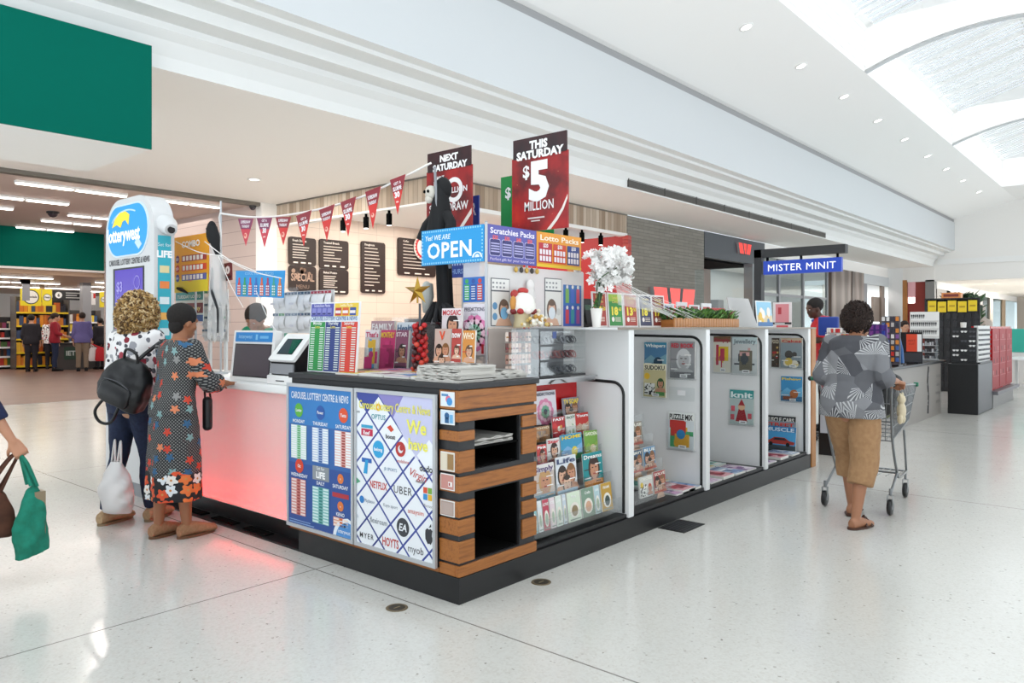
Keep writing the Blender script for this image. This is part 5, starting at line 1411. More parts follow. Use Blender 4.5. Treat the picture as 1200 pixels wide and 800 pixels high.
# jewellery stand and clear drawers under it
xj0, xj1, xj2 = .70, ony(631, 400, .25).x, ony(686, 400, .25).x-.012
t = thing('jewellery_stand', 'clear case full of cards of earrings beside the newspapers', 'display case', ((xj0+xj1)/2, .35, 1.121))
b = MB(); b.box(xj0, .24, 1.121, xj1-.004, .44, 1.135, 'plastic_grey'); b.box(xj0, .43, 1.135, xj1-.004, .44, 1.44, '#b5a8a0'); b.box(xj0, .24, 1.436, xj1-.004, .44, 1.444, 'acrylic'); b.build('case', t)
b = MB(); b.box(xj0, .24, 1.135, xj1-.004, .244, 1.436, 'acrylic'); b.build('front_pane', t)
for i in range(8):
    for j in range(4):
        u = xj0+.012+i*(xj1-xj0-.02)/8; z = 1.15+j*.07
        b = MB(); b.box(u, .30+.02*(3-j)*0, z, u+.024, .304, z+.058, r.choice(('#d0b5a6', '#b58f80', '#a87a6a', '#d9bfb0', '#e2cfc4', '#6a4038', '#c49a88')))
        b.ball((u+.007, .296, z+.026), .0055, r.choice(('#7a2a30', '#2c2a2c', '#b58a5a', '#c9a8a0', '#a84a55')), 7, 5); b.ball((u+.017, .296, z+.026), .0055, r.choice(('#7a2a30', '#2c2a2c', '#b58a5a', '#c9a8a0')), 7, 5)
        b.build('earring_card', t)
t = thing('bracelet_case', 'clear three shelf case of bracelets beside the white bay wall', 'display case', ((xj1+xj2)/2, .35, 1.121))
b = MB(); b.box(xj1, .24, 1.121, xj2, .44, 1.135, 'plastic_black'); b.box(xj1, .43, 1.135, xj2, .44, 1.44, '#77777a'); b.box(xj1, .24, 1.436, xj2, .44, 1.444, 'acrylic'); b.box(xj1, .24, 1.135, xj1+.006, .43, 1.436, 'acrylic'); b.box(xj2-.006, .24, 1.135, xj2, .43, 1.436, 'acrylic'); b.build('case', t)
for k in range(3):
    b = MB(); z = 1.137+k*.1; b.box(xj1+.007, .246, z, xj2-.007, .428, z+.005, 'acrylic'); b.box(xj1+.007, .238, z, xj2-.007, .2395, z+.085, 'acrylic'); b.build('drawer', t)
    b = MB()
    for q in range(16):
        u = xj1+.03+(xj2-xj1-.06)*q/15
        c_ = (('#3a3c42', '#6a6d72', '#55585e'), ('#7a2a2c', '#4a2022', '#9a4a45'), ('#2a2b30', '#8d9096', '#44474d'))[k][q % 3]
        b.tube([(u+.026*math.cos(a_*PI/5), .30+.04*(q % 2)+.026*math.sin(a_*PI/5)*.4, z+.03+.022*math.sin(a_*PI/5)) for a_ in range(10)], .005, c_, 5, True)
    o = b.build('bracelet', t); o['kind'] = 'stuff'
b = MB(); b.box((xj1+xj2)/2-.12, .2375, 1.375, (xj1+xj2)/2-.08, .239, 1.42, '#3c4f86'); b.build('price_sticker', t)

# signs on the corner tower
def board(name, lab, org, yaw, W, H, c, T=.012, cat='sign'):
    t = thing(name, lab, cat, org)
    M = frame(org, yaw); b = MB(M); b.prism([(0, 0), (W, 0), (W, H), (0, H)], -T, 0, c); b.build('board', t)
    return t, MB(M)
t = thing('sign_post', 'thin grey post at the corner of the tower carrying the OPEN sign', 'post', (.69, .44, 1.121))
b = MB(); b.box(.684, .440, 1.121, .698, .452, 2.11, 'steel_paint'); b.build('pole', t)
b = MB(); b.box(.684, .44, 2.11, .698, .452, 2.115, 'plastic_grey'); b.build('cap', t)
yo = onx(494, 290, .68).y
t, b = board('open_sign', 'bright blue OPEN sign at the corner above the counter', (.68, yo, 1.862), -90, yo-.456, .235, '#1b97d8')
W = yo-.456; H = .235
for i in range(26): b.rect(.012+i*(W-.024)/26, H-.018, .012+i*(W-.024)/26+.012, H-.006, .002, '#8fd0f0'); b.rect(.012+i*(W-.024)/26, .006, .012+i*(W-.024)/26+.012, .018, .002, '#8fd0f0')
for i in range(9): b.rect(.006, .02+i*.022, .018, .03+i*.022, .002, '#8fd0f0'); b.rect(W-.018, .02+i*.022, W-.006, .03+i*.022, .002, '#8fd0f0')
b.text('Yes! WE ARE', .04, .165, .034, '#dff2fb', .002, w=.24, bold=.02, shear=.2); b.text('OPEN', .06, .045, .105, '#f4fafd', .002, w=.41, bold=.025, spacing=1.08)
b.poly(ell(W-.055, .03, .045, .035, 12, 0, 180), .002, '#e9f5fb'); b.ring(W-.055, .03, .02, .028, .003, '#1b97d8', 14, 0, 180)
b.build('lettering', t)
x0 = .70; xs_ = ony(629, 290, .445).x; xe = ony(681, 290, .445).x
t, b = board('scratchies_sign', 'purple scratchies packs sign right of the OPEN sign', (x0, .445, 1.862), 0, xs_-x0-.004, .238, '#51509f')
W = xs_-x0-.004; H = .238
b.rect(.004, .004, W-.004, H-.004, .001, '#5b5aa8'); b.text('Scratchies Packs', W/2, H-.055, .038, '#f2eef8', .003, w=W*.9, al='C', bold=.02)
for i, s in enumerate(('$20', '$30', '$40', '$50')):
    u = .02+i*(W-.03)/4; w_ = (W-.05)/4-.008
    b.prism(rrect(u, .04, u+w_, .15, .014), 0, .002, '#c9c6e6'); b.prism(rrect(u+.004, .044, u+w_-.004, .146, .012), 0, .003, '#35336f')
    for k in range(4): b.rect(u+.01, .064+k*.017, u+w_-.01, .072+k*.017, .004, '#b8b4dc')
    b.text(s, u+w_/2, .148, .024, '#e86a72', .004, al='C', bold=.04)
b.text('Perfect gift for your loved one', W/2, .013, .018, '#e6d9ee', .003, w=W*.9, al='C')
b.build('lettering', t)
t, b = board('lotto_sign', 'orange lotto packs sign at the right of the scratchies sign', (xs_, .445, 1.862), 0, xe-xs_, .238, '#e79a2c')
W = xe-xs_
b.rect(.0, 0, W, .02, .001, '#e8c23a'); b.text('Lotto Packs', W/2, H-.055, .038, '#fff3dc', .003, w=W*.86, al='C', bold=.02)
for i, (s, c_) in enumerate((('$20', '#b82a3c'), ('$30', '#d2472c'), ('$50', '#2d3f86'))):
    u = .02+i*(W-.03)/3; w_ = (W-.03)/3-.014
    b.rect(u, .03, u+w_, .165, .002, c_); b.text(s, u+w_/2, .135, .026, '#f5eef0', .004, al='C', bold=.03)
    for k in range(8): b.rect(u+.008+(k % 4)*w_/4.4, .04+.045*(k//4), u+.008+(k % 4)*w_/4.4+w_/6, .075+.045*(k//4), .004, '#eee4ea')
b.build('lettering', t)

# tall jackpot banners
m, nt, bs = new_mat('banner_red')
co = ocoord(nt); n1 = noise(nt, co, 4, 4)
sxx = voro(nt, co, 22); st_ = mth(nt, 'LESS_THAN', sxx.outputs[0], .05)
nt.links.new(mixc(nt, mth(nt, 'MULTIPLY', st_, .6), ramp(nt, n1.outputs[0], [(.35, '#5f0f12'), (.55, '#a5191a'), (.75, '#c8301f')]), '#f0c08a'), bs.inputs['Base Color']); bs.inputs['Roughness'].default_value = .35
m, nt, bs = new_mat('banner_dark')
n1 = noise(nt, ocoord(nt), 5, 3); nt.links.new(ramp(nt, n1.outputs[0], [(.35, '#1f1216'), (.75, '#43181c')]), bs.inputs['Base Color']); bs.inputs['Roughness'].default_value = .35
def banner(x, px0, px1, pyt0, pyt1, zb, name, lab, draw):
    a = onx(px0, pyt0, x); c = onx(px1, pyt1, x)
    W = a.y-c.y; H = (a.z+c.z)/2-zb
    t = thing(name, lab, 'banner', (x, (a.y+c.y)/2, zb)); M = frame((x, a.y, zb), -90)
    b = MB(M); b.prism([(0, 0), (W, 0), (W, H*.80), (0, H*.80)], -.012, 0, 'banner_red'); b.build('sheet', t)
    b = MB(M); b.prism([(.016, H*.79), (W-.008, H*.79), (W-.008, H), (.016, H)], -.006, .006, 'banner_dark'); b.build('header', t)
    b = MB(M); draw(b, W, H); b.build('lettering', t)
    return t, a, c
def this_sat(b, W, H):
    b.text('THIS', W*.5, H*.875, H*.085, '#f5f3f1', .008, al='C', bold=.05); b.text('SATURDAY', W*.52, H*.775, H*.085, '#f5f3f1', .008, w=W*.84, al='C', bold=.05)
    b.text('5', W*.50, H*.34, H*.40, '#f0ecea', .003, w=W*.36, al='C', bold=.05); b.text('$', W*.27, H*.58, H*.13, '#f0ecea', .003, al='C', bold=.03)
    b.text('MILLION', W*.5, H*.22, H*.10, '#f0ecea', .003, w=W*.52, al='C', bold=.015, spacing=1.05)
    b.rect(W*.3, H*.13, W*.6, H*.145, .003, '#e3d5d2'); b.rect(W*.36, H*.10, W*.52, H*.112, .003, '#e3d5d2')
    b.poly([(W*.64, .0), (W*.71, .0), (W*.83, H*.09), (W*.93, H*.19), (W, H*.30), (W, H*.345), (W*.9, H*.21), (W*.78, H*.10)], .003, '#e9dcd4')
banner(1.30, 600, 665.5, 167, 151, 2.12, 'jackpot_banner', 'tall red banner reading this Saturday 5 million above the tower', this_sat)
def next_sat(b, W, H):
    b.text('NEXT', W*.52, H*.885, H*.07, '#f5f3f1', .008, al='C', bold=.05, w=W*.4); b.text('SATURDAY', W*.54, H*.79, H*.07, '#f5f3f1', .008, w=W*.76, al='C', bold=.05)
    b.text('GIANT', W*.3, H*.70, H*.035, '#f0ecea', .003, al='C', bold=.03); b.ring(W*.62, H*.56, H*.085, H*.135, .003, '#f0ecea', 30)
    b.text('2', W*.28, H*.44, H*.27, '#f0ecea', .0035, al='C', bold=.05, w=W*.22); b.text('MILLION', W*.68, H*.53, H*.06, '#f5eeee', .005, al='C', bold=.03, w=W*.46)
    b.text('SUPERDRAW', W*.5, H*.34, H*.09, '#f0ecea', .004, w=W*.86, al='C', bold=.02)
    b.rect(W*.44, H*.26, W*.62, H*.275, .003, '#e3d5d2'); b.rect(W*.44, H*.21, W*.58, H*.225, .003, '#e3d5d2')
    b.poly([(W*.7, H*.12), (W*.78, H*.12), (W, H*.28), (W, H*.34)], .003, '#e9dcd4')
tb, a, c = banner(1.30, 500, 553, 180, 171, 2.10, 'draw_banner', 'dark red banner reading next Saturday 20 million behind the reaper figure', next_sat)
b = MB(); b.bar((1.32, (a.y+c.y)/2, 1.121), (1.32, (a.y+c.y)/2, 2.3), .012, 'steel_paint'); b.build('pole', tb)
a = onx(587, 208, 1.9); c = onx(601, 208, 1.9)
t = thing('green_banner', 'green dollar banner half hidden behind the this Saturday banner', 'banner', (1.9, a.y, 2.2))
M = frame((1.9, a.y, 2.05), -90); W = .55; H = a.z-2.05
b = MB(M); b.prism([(0, 0), (W, 0), (W, H), (0, H)], -.01, 0, '#118a3f'); b.build('sheet', t)
b = MB(M); b.text('$', .05, H*.72, H*.14, '#f2f2f0', .003, bold=.03); b.text('M', .03, H*.12, H*.13, '#f2f2f0', .003, bold=.04); b.build('lettering', t)
b = MB(); b.box(1.85, a.y-.33, 0, 1.97, a.y-.21, .012, 'steel_paint'); b.bar((1.91, a.y-.27, 0.0), (1.91, a.y-.27, 2.1), .012, 'steel_paint'); b.build('pole', t)
a = onx(520, 300, 1.5); c = onx(561, 300, 1.5); z1 = onx(558, 229, 1.5).z; z0 = onx(556, 324, 1.5).z
t = thing('blue_banner', 'royal blue banner behind the next Saturday banner, showing under the OPEN sign', 'banner', (1.5, (a.y+c.y)/2, z0))
M = frame((1.5, a.y, z0), -90); W = a.y-c.y
b = MB(M); b.prism([(0, 0), (W, 0), (W, z1-z0), (0, z1-z0)], -.01, 0, '#27439c'); b.build('sheet', t)
b = MB(M); b.text('million', W*.5, .10, .12, '#b9cdf0', .003, w=W*.9, al='C', bold=.02); b.text('THURSDAY', W*.5, .03, .04, '#8fb0e4', .003, w=W*.7, al='C', bold=.02); b.text('POWER', W*.08, z1-z0-.15, .1, '#e9eef8', .003, w=W*.86, bold=.03); b.build('lettering', t)
b = MB(); b.bar((1.525, (a.y+c.y)/2, 0), (1.525, (a.y+c.y)/2, z0+.1), .012, 'steel_paint'); b.box(1.515, (a.y+c.y)/2-.08, 0, 1.62, (a.y+c.y)/2+.08, .012, 'steel_paint'); b.build('pole', t)
# ------------------------------------------------------------------ hung and stood round the kiosk
pmat('black_cloth', '#131315', .85); pmat('grey_cloth', '#2a2a2d', .85); pmat('bone', '#cfc9bd', .6)
pmat('string_white', '#e9e7e4', .7)
def cloth_cone(b, top, bot, r0, r1, m, k=22, n=9, seed=0, amp=.16, jag=.06):
    """hanging ragged cloth"""
    rr = random.Random(seed); ph = [rr.uniform(0, 6) for _ in range(3)]
    T = V(top); B = V(bot); rows = []
    for i in range(n+1):
        t_ = i/n; c = T.lerp(B, t_); r_ = r0+(r1-r0)*t_**.8; row = []
        for j in range(k+1):
            a = 2*PI*(j % k)/k
            q = 1+amp*t_*(math.sin(5*a+ph[0])+.6*math.sin(9*a+ph[1]))
            row.append((c.x+r_*q*math.cos(a), c.y+r_*q*math.sin(a), c.z+(jag*math.sin(7*a+ph[2])*(i == n))))
        rows.append(row)
    return b.sheet(rows, m)
# hooded reaper
t = thing('reaper_figure', 'black hooded skeleton reaper figure hanging in front of the next Saturday banner', 'halloween figure', (.86, .97, 1.12))
X_, Y_ = .86, 1.03
b = MB(); cloth_cone(b, (X_, Y_, 2.46), (X_, Y_, 2.02), .03, .105, 'black_cloth', seed=1); cloth_cone(b, (X_, Y_-.01, 2.10), (X_, Y_-.05, 1.50), .06, .05, 'black_cloth', seed=2, amp=.3, jag=.09); b.ball((X_+.02, Y_, 2.41), (.06, .065, .085), 'black_cloth', 14, 9); b.build('robe', t)
b = MB(); b.ball((X_-.05, Y_+.05, 2.38), (.042, .042, .052), 'bone', 12, 8); b.ball((X_-.06, Y_+.055, 2.335), (.03, .03, .03), 'bone', 10, 6)
for q in (-.018, .018): b.ball((X_-.092, Y_+.05+q, 2.385), (.008, .011, .012), 'black_matte', 8, 6)
b.build('skull', t)
for sgn in (1, -1):
    b = MB(); b.tube([(X_, Y_+sgn*.05, 2.22), (X_-.02, Y_+sgn*.12, 2.16), (X_-.05, Y_+sgn*.14, 2.06)], [.045, .038, .042], 'black_cloth', 9); b.build('sleeve', t)
b = MB(); b.tube([(X_-.04, Y_+.02, 2.56), (X_-.05, Y_-.01, 2.3), (X_-.04, Y_-.09, 2.03), (X_-.03, Y_-.12, 1.85)], .010, 'plastic_grey', 7); b.build('scythe_pole', t)
b = MB()
for k in range(6):
    a = k*.9; b.tube([(X_-.02, Y_-.05+.02*k, 1.62), (X_-.06-.02*k, Y_-.09+.05*(k-2.5), 1.55-.02*k), (X_-.05, Y_-.08+.08*(k-2.5), 1.46)], [.012, .02, .004], 'grey_cloth' if k % 2 else 'black_cloth', 6)
b.build('tatter', t)
b = MB(); b.tube([(X_-.05, Y_+.07, 1.75), (X_-.07, Y_+.06, 1.66), (X_-.06, Y_+.09, 1.55)], [.03, .045, .02], '#a8aaa4', 8); b.ball((X_-.06, Y_+.08, 1.72), (.03, .04, .05), '#b9bab4', 9, 7); b.build('bone_hand', t)
b = MB(); b.bar((X_+.02, Y_+.01, 1.1215), (X_+.02, Y_+.01, 2.5), .007, 'dark_steel', 6); b.lathe([(.05, 1.1215), (.05, 1.131)], 'dark_steel', (X_+.02, Y_+.01, 0), 14); b.build('stand_rod', t)
# bunting
PL = V((.45, 3.29, 2.515)); PR = V((.75, .88, 2.57))
t = thing('bunting_line', 'white string of bunting stretched from the left pole to the reaper figure', 'bunting string', PR)
pts = []
key = [(258, 250), (290, 254), (320, 254), (370, 246), (420, 232), (460, 214), (505, 191)]
for i, (px, py) in enumerate(key): pts.append(onx(px, py, .45+.30*i/6))
curve_ = catmull(pts, 8)
b = MB(); b.tube(curve_, .008, 'string_white', 6); b.build('tape', t)
b = MB(); b.tube([pts[0], (.45, 3.31, 2.38), (.45, 3.28, 2.25), (.45, 3.30, 2.1)], .007, 'string_white', 6); b.ball(tuple(PR), .014, 'string_white', 8, 6); b.build('knot', t)
t = thing('display_pole', 'thin grey pole carrying the left end of the bunting', 'pole', (.46, 3.30, ZW))
b = MB(); b.bar((.46, 3.30, ZW+.001), (.46, 3.30, 2.52), .009, 'steel_paint'); b.build('rod', t)
b = MB(); b.lathe([(.06, ZW+.001), (.06, ZW+.012), (.012, ZW+.02)], 'steel_paint', (.46, 3.30, 0), 16); b.build('foot', t)
FLG = [(288, 256, 288, .085), (310, 255, 290, .09), (332, 254, 287, .085), (356, 250, 288, .085), (383, 243, 282, .085), (408, 234, 277, .09), (437, 222, 268, .095), (466, 208, 251, .10)]
FN = ('first', 'second', 'third', 'fourth', 'fifth', 'sixth', 'seventh', 'eighth')
for i, (px, py0, py1, hw) in enumerate(FLG):
    xq = .452+.29*(px-258)/247
    T0 = onx(px-9, py0+(.5 if i < 3 else 3), xq-.012); T1 = onx(px+9, py0-(0 if i < 3 else 4), xq-.012); Bt = onx(px+1, py1, xq-.012)
    M = frame((xq-.012, T0.y, Bt.z), -90); W = T0.y-T1.y; Z0 = T0.z-Bt.z; Z1 = T1.z-Bt.z; um = W/2
    b = MB(M); b.prism([(um, 0), (W, Z1), (0, Z0)], -.002, 0, '#d4302b' if i > 1 else '#cc4250')
    f = .62
    b.poly([(um*(1-f)+0*f, Z0*f), (um*(1-f)+W*f, Z1*f), (W, Z1), (0, Z0)], .001, '#8c2431' if i > 1 else '#83365a')
    roll = math.degrees(math.atan2(Z1-Z0, W))
    if i % 2: b.text('GET A', W*.5, Z0*.84, Z0*.08, '#f2eef0', .002, al='C', rot=roll, bold=.02); b.text('SLURPIE', W*.5, Z0*.68, Z0*.11, '#f2eef0', .002, w=W*.55, al='C', rot=roll, bold=.04); b.text('30', W*.5, Z0*.48, Z0*.16, '#f2eef0', .002, al='C', rot=roll, bold=.05); b.rect(W*.42, Z0*.33, W*.58, Z0*.37, .002, '#f0c9c4')
    else: b.text('SUPERDRAW', W*.5, Z0*.80, Z0*.1, '#f2eef0', .002, w=W*.62, al='C', rot=roll, bold=.03); b.text('THURSDAY', W*.5, Z0*.65, Z0*.09, '#f2eef0', .002, w=W*.5, al='C', rot=roll, bold=.03); b.disc(W*.5, Z0*.36, W*.10, .002, '#f0b9a8', 12); b.disc(W*.48, Z0*.38, W*.05, .003, '#d2403c', 10)
    tag(b.build('bunting_flag'), 'red pennant flag, %s along the bunting from its left pole' % FN[i], 'bunting flag', 'pennants of the bunting')
# white gauze ghost with a black hood hung on the left pole
t = thing('ghost_figure', 'white gauze ghost with a black hood hanging on the left pole', 'halloween figure', (.42, 3.32, 1.33))
b = MB(); cloth_cone(b, (.42, 3.31, 2.25), (.42, 3.30, 1.40), .04, .065, 'web', seed=4, amp=.2, jag=.1); cloth_cone(b, (.42, 3.30, 2.2), (.43, 3.27, 1.55), .03, .075, 'web', seed=6, amp=.25, jag=.12); b.build('gauze', t)
b = MB(); b.ball((.40, 3.34, 2.25), (.045, .05, .10), 'black_cloth', 12, 8); b.tube([(.40, 3.34, 2.28), (.39, 3.28, 2.2), (.40, 3.24, 2.06)], [.05, .05, .02], 'black_cloth', 8); b.build('hood', t)
b = MB(); b.tube([(.40, 3.33, 1.95), (.37, 3.28, 1.75), (.39, 3.22, 1.6), (.38, 3.2, 1.4)], [.012, .018, .012, .006], 'grey_cloth', 6); b.build('tatter', t)
# signs left of the pole
t = thing('combo_sign', 'orange combo price sign between the lottery tower and the left pole', 'sign', (.42, 3.7, 1.78))
a = onx(203, 280, .42); c = onx(244, 338, .42); z0 = 1.76; M = frame((.42, a.y, z0), -90); W = a.y-c.y; H = .50
b = MB(M); b.prism([(0, 0), (W, 0), (W, H), (0, H)], -.01, 0, '#efa31f'); b.poly([(0, 0), (W, 0), (W, H*.3), (W*.5, H*.02+.08), (0, H*.3)], .001, '#e9d02f'); b.build('board', t)
b = MB(M); b.text('COMBO', W*.52, H*.80, H*.11, '#fbf3ea', .003, w=W*.52, al='C', bold=.04)
for i, c_ in enumerate(('#6d2c6a', '#c8332f', '#3d4ba0')):
    v = H*(.60-.17*i); b.disc(W*.14, v, H*.07, .003, c_, 16); b.text('$%d' % (20+10*i), W*.14, v-.012, .025, '#ffffff', .005, al='C'); b.rect(W*.26, v-H*.055, W*.96, v+H*.055, .002, ('#a23236', '#d8452c', '#5a5fa8')[i])
    for k in range(6): b.rect(W*(.29+.1*k), v-H*.04, W*(.36+.1*k), v+H*.04, .003, '#f2ece6')
b.tube([(W*.16, H*.08, .01), (W*.28, H*.05, .012), (W*.46, -.01, .01)], [.012, .018, .006], 'black_cloth', 6)
b.build('lettering', t)
b = MB(); b.bar((.44, 3.7, ZW-.2), (.44, 3.7, 1.9), .010, 'steel_paint'); b.box(.40, 3.62, 0, .52, 3.78, .012, 'steel_paint'); b.bar((.44, 3.7, .012), (.44, 3.7, ZW-.2), .012, 'steel_paint'); b.build('pole', t)
t = thing('draw_day_sign', 'small draw day sign with teal and dark red bands behind the dark haired woman', 'sign', (.52, 3.9, 1.5))
a = onx(206, 343, .52); c = onx(238, 366, .52); M = frame((.52, a.y, 1.50), -90); W = a.y-c.y; H = .27
b = MB(M); b.prism([(0, 0), (W, 0), (W, H), (0, H)], -.008, 0, '#dfe7e4'); b.build('board', t)
b = MB(M); b.rect(0, H*.72, W, H, .001, '#2f9aa0'); b.text('TUESDAY LOTTO', W/2, H*.79, H*.11, '#e6f4f2', .003, w=W*.86, al='C', bold=.02); b.rect(0, H*.28, W, H*.62, .001, '#7a1f26'); b.text('Wednesday', W/2, H*.38, H*.15, '#f0d98a', .003, w=W*.84, al='C', bold=.03); b.rect(0, 0, W, H*.22, .001, '#3b5fa0'); b.build('lettering', t)
b = MB(); b.bar((.54, (a.y+c.y)/2, .012), (.54, (a.y+c.y)/2, 1.6), .012, 'steel_paint'); b.box(.5, (a.y+c.y)/2-.08, 0, .62, (a.y+c.y)/2+.08, .012, 'steel_paint'); b.build('pole', t)
t = thing('jackpot_card', 'small dark red 20 card above the white ticket sheets', 'sign', (.5, 3.2, 1.85))
a = onx(258, 310, .5); c = onx(272, 328, .5); M = frame((.5, a.y, 1.84), -90, 0, 2); W = a.y-c.y; H = .15
b = MB(M); b.prism([(0, 0), (W, 0), (W, H), (0, H)], -.005, 0, '#6a1a1f'); b.text('20', W*.5, H*.4, H*.42, '#f1e4de', .002, w=W*.7, al='C', bold=.06); b.rect(W*.1, H*.12, W*.9, H*.26, .002, '#2a1215'); b.build('card', t)
b = MB(); b.bar((.508, (a.y+c.y)/2, 1.775), (.508, (a.y+c.y)/2, 1.95), .004, 'steel_paint', 6); b.build('clip', t)
# pens and papers on the white counter
t = thing('entry_slip', 'white and lilac entry slips on the counter under the dark haired woman\'s hand', 'paper', (.2, 2.75, ZW))
b = MB(); b.add([(.10, 2.70, ZW+.002), (.28, 2.62, ZW+.002), (.33, 2.80, ZW+.002), (.15, 2.88, ZW+.002)], [(0, 1, 2, 3)], '#efedf2'); b.add([(.12, 2.74, ZW+.003), (.2, 2.70, ZW+.003), (.22, 2.78, ZW+.003), (.14, 2.82, ZW+.003)], [(0, 1, 2, 3)], '#b9a6d6'); b.build('slip', t)
t = thing('slip_holder', 'white slip holder with a lilac printed card beside the customer screen', 'holder', (.3, 2.72, ZW))
b = MB(frame((.30, 2.80, ZW+.001), -90, 12)); b.prism(rrect(0, 0, .20, .17, .02), -.006, 0, 'plastic_white'); b.box(.02, 0, -.1, .18, .01, 0, 'plastic_white'); b.build('holder_body', t)
b = MB(frame((.298, 2.785, ZW+.01), -90, 12)); b.rect(0, 0, .17, .14, .003, '#e8e0ef'); b.disc(.085, .07, .05, .004, '#c9a9cf', 16); b.rect(.02, .11, .15, .13, .004, '#9a7fb8'); b.build('card', t)
# red bauble garland and gold star
t = thing('bauble_garland', 'red glittering bauble garland standing between the weeklies and the glossies', 'garland', (.52, .99, ZC))
r = random.Random(3); b = MB(); g_ = onx(492, 420, .52)
for i in range(46):
    z = ZC+.022+(i/46)*.30; rr_ = .045*(1-.3*i/46)
    a = i*2.4; b.ball((.52+rr_*math.cos(a), g_.y+rr_*math.sin(a), z), r.uniform(.014, .022), r.choice(('#a3161c', '#7d1015', '#c4262a', '#3a1416', '#d24a3a')), 8, 6)
o = b.build('bauble', t); o['kind'] = 'stuff'
b = MB(); b.bar((.52, g_.y, ZC+.001), (.52, g_.y, ZC+.45), .008, 'dark_steel'); b.lathe([(.045, ZC+.001), (.045, ZC+.01)], 'dark_steel', (.52, g_.y, 0), 14); b.build('stem', t)
pmat('gold', '#b08d3e', .3, .9)
t = thing('gold_star', 'five pointed gold star topping the red bauble garland', 'star ornament', (.50, g_.y, ZC+.45))
b = MB(frame((.50, g_.y, ZC+.44), -90)); c_ = []
for k in range(10): a = PI/2+k*PI/5; rr_ = .13 if k % 2 == 0 else .045; c_.append((rr_*math.cos(a), .09+rr_*math.sin(a)*.75))
N = 10; b.add([(u, v, 0) for u, v in c_]+[(0, .09, .03), (0, .09, -.03)], [(i, (i+1) % N, N) for i in range(N)]+[((i+1) % N, i, N+1) for i in range(N)], 'gold'); b.build('star_body', t)
b = MB(); b.bar((.50, g_.y, ZC+.452), (.50, g_.y, ZC+.50), .006, 'gold'); b.build('socket', t)
pmat('leaf', '#4f7a3a', .6); pmat('leaf_dark', '#3a5a35', .6)
def foliage(b, c, n, rad, hgt, seed, ms=('leaf', 'leaf_dark'), ln=.07):
    rr = random.Random(seed)
    for i in range(n):
        a = rr.uniform(0, 6.28); d = rr.uniform(0, rad); p = V((c[0]+d*math.cos(a), c[1]+d*math.sin(a), c[2]+rr.uniform(0, hgt*.4)))
        q = rr.uniform(0, 6.28); L = rr.uniform(.6, 1.2)*ln; dr = V((math.cos(q)*.6, math.sin(q)*.6, rr.uniform(.4, 1))).normalized(); s = dr.cross(V((0, 0, 1))).normalized()*L*.22
        tip = p+dr*L+V((0, 0, -.1*L)); mid = p+dr*L*.5+V((0, 0, .06*L))
        b.add([p, mid+s, tip, mid-s], [(0, 1, 2, 3)], rr.choice(ms))
t = thing('small_plant', 'small green plant in a gold pot behind the bauble garland', 'plant', (.9, .95, 1.121))
b = MB(); b.lathe([(.045, 1.1215), (.06, 1.2), (.055, 1.2)], 'gold', (1.05, .80, 0), 16); b.build('pot', t)
b = MB(); foliage(b, (1.05, .80, 1.2), 90, .10, .42, 5, ln=.10); b.bar((1.05, .80, 1.2), (1.05, .80, 1.42), .006, 'leaf_dark'); b.build('foliage', t)

# ---- things standing on top of the bays (z 1.447)
ZT = 1.448
G8 = 'price signs on the bay top'
for i, (px0, px1, bg, hd, num, sup, lab) in enumerate((
        (697, 711, '#a83427', 'Monday', '13', '50', 'red 13 dollar price sign behind the white flower vase'),
        (715, 730, '#2f8a3c', 'Tuesday', '18', '60', 'green 18 dollar price sign on the bay top'),
        (733, 747, '#a83a2a', 'Wednesday', '13', '50', 'red 13 dollar price sign in the middle of the row'),
        (751, 764, '#3d3f5c', 'Thursday', '18', '30', 'navy 18 dollar price sign on the bay top'),
        (766, 779, '#7a2f2a', 'Saturday', '17', '50', 'brown red 17 dollar price sign, right end of the row'))):
    x0 = ony(px0, 360, .30).x; x1 = ony(px1, 360, .30).x; W = x1-x0; H = .245
    t = thing('price_sign', lab, 'price sign', ((x0+x1)/2, .30, ZT), G8)
    M = frame((x0-.014, .30, ZT), 0, 4)
    b = MB(M); b.prism([(0, 0), (W+.028, 0), (W+.028, H+.012), (0, H+.012)], -.008, 0, '#ded9d6'); b.box(.02, 0, -.06, W, .006, -.008, '#ded9d6'); b.build('holder', t)
    b = MB(M); b.rect(.014, .012, W+.014, H, .001, bg); 
    if i == 1: b.rect(.014, H*.78, W+.014, H, .0015, '#9fc23a')
    b.text(hd, W/2+.014, H*.86, H*.09, '#e8cf6a', .003, al='C', wmax=W*.85, bold=.01); b.text('Combo', W/2+.014, H*.73, H*.09, '#e8cf6a', .003, al='C', wmax=W*.7, bold=.01)
    b.text(num, W*.42+.014, H*.38, H*.24, '#f0dc4a', .003, al='C', w=W*.5, bold=.05); b.text(sup, W*.72+.014, H*.50, H*.11, '#f0dc4a', .003, wmax=W*.24, bold=.02)
    b.disc(W*.25+.014, H*.24, W*.11, .003, '#f0e8e0', 12)
    for k in range(3): b.rect(W*.42+.014, H*(.18+.05*k), W*.85+.014, H*(.20+.05*k), .003, '#e9d9c9')
    b.build('print', t)
t = thing('flower_vase', 'tall white vase of white artificial blossom at the end of the price signs', 'flowers', (1.56, .18, ZT))
b = MB(); b.lathe([(.026, ZT), (.028, ZT+.01), (.042, ZT+.13), (.038, ZT+.13)], '#ece8e2', (1.535, .19, 0), 18); b.build('vase', t)
b = MB(); r = random.Random(21)
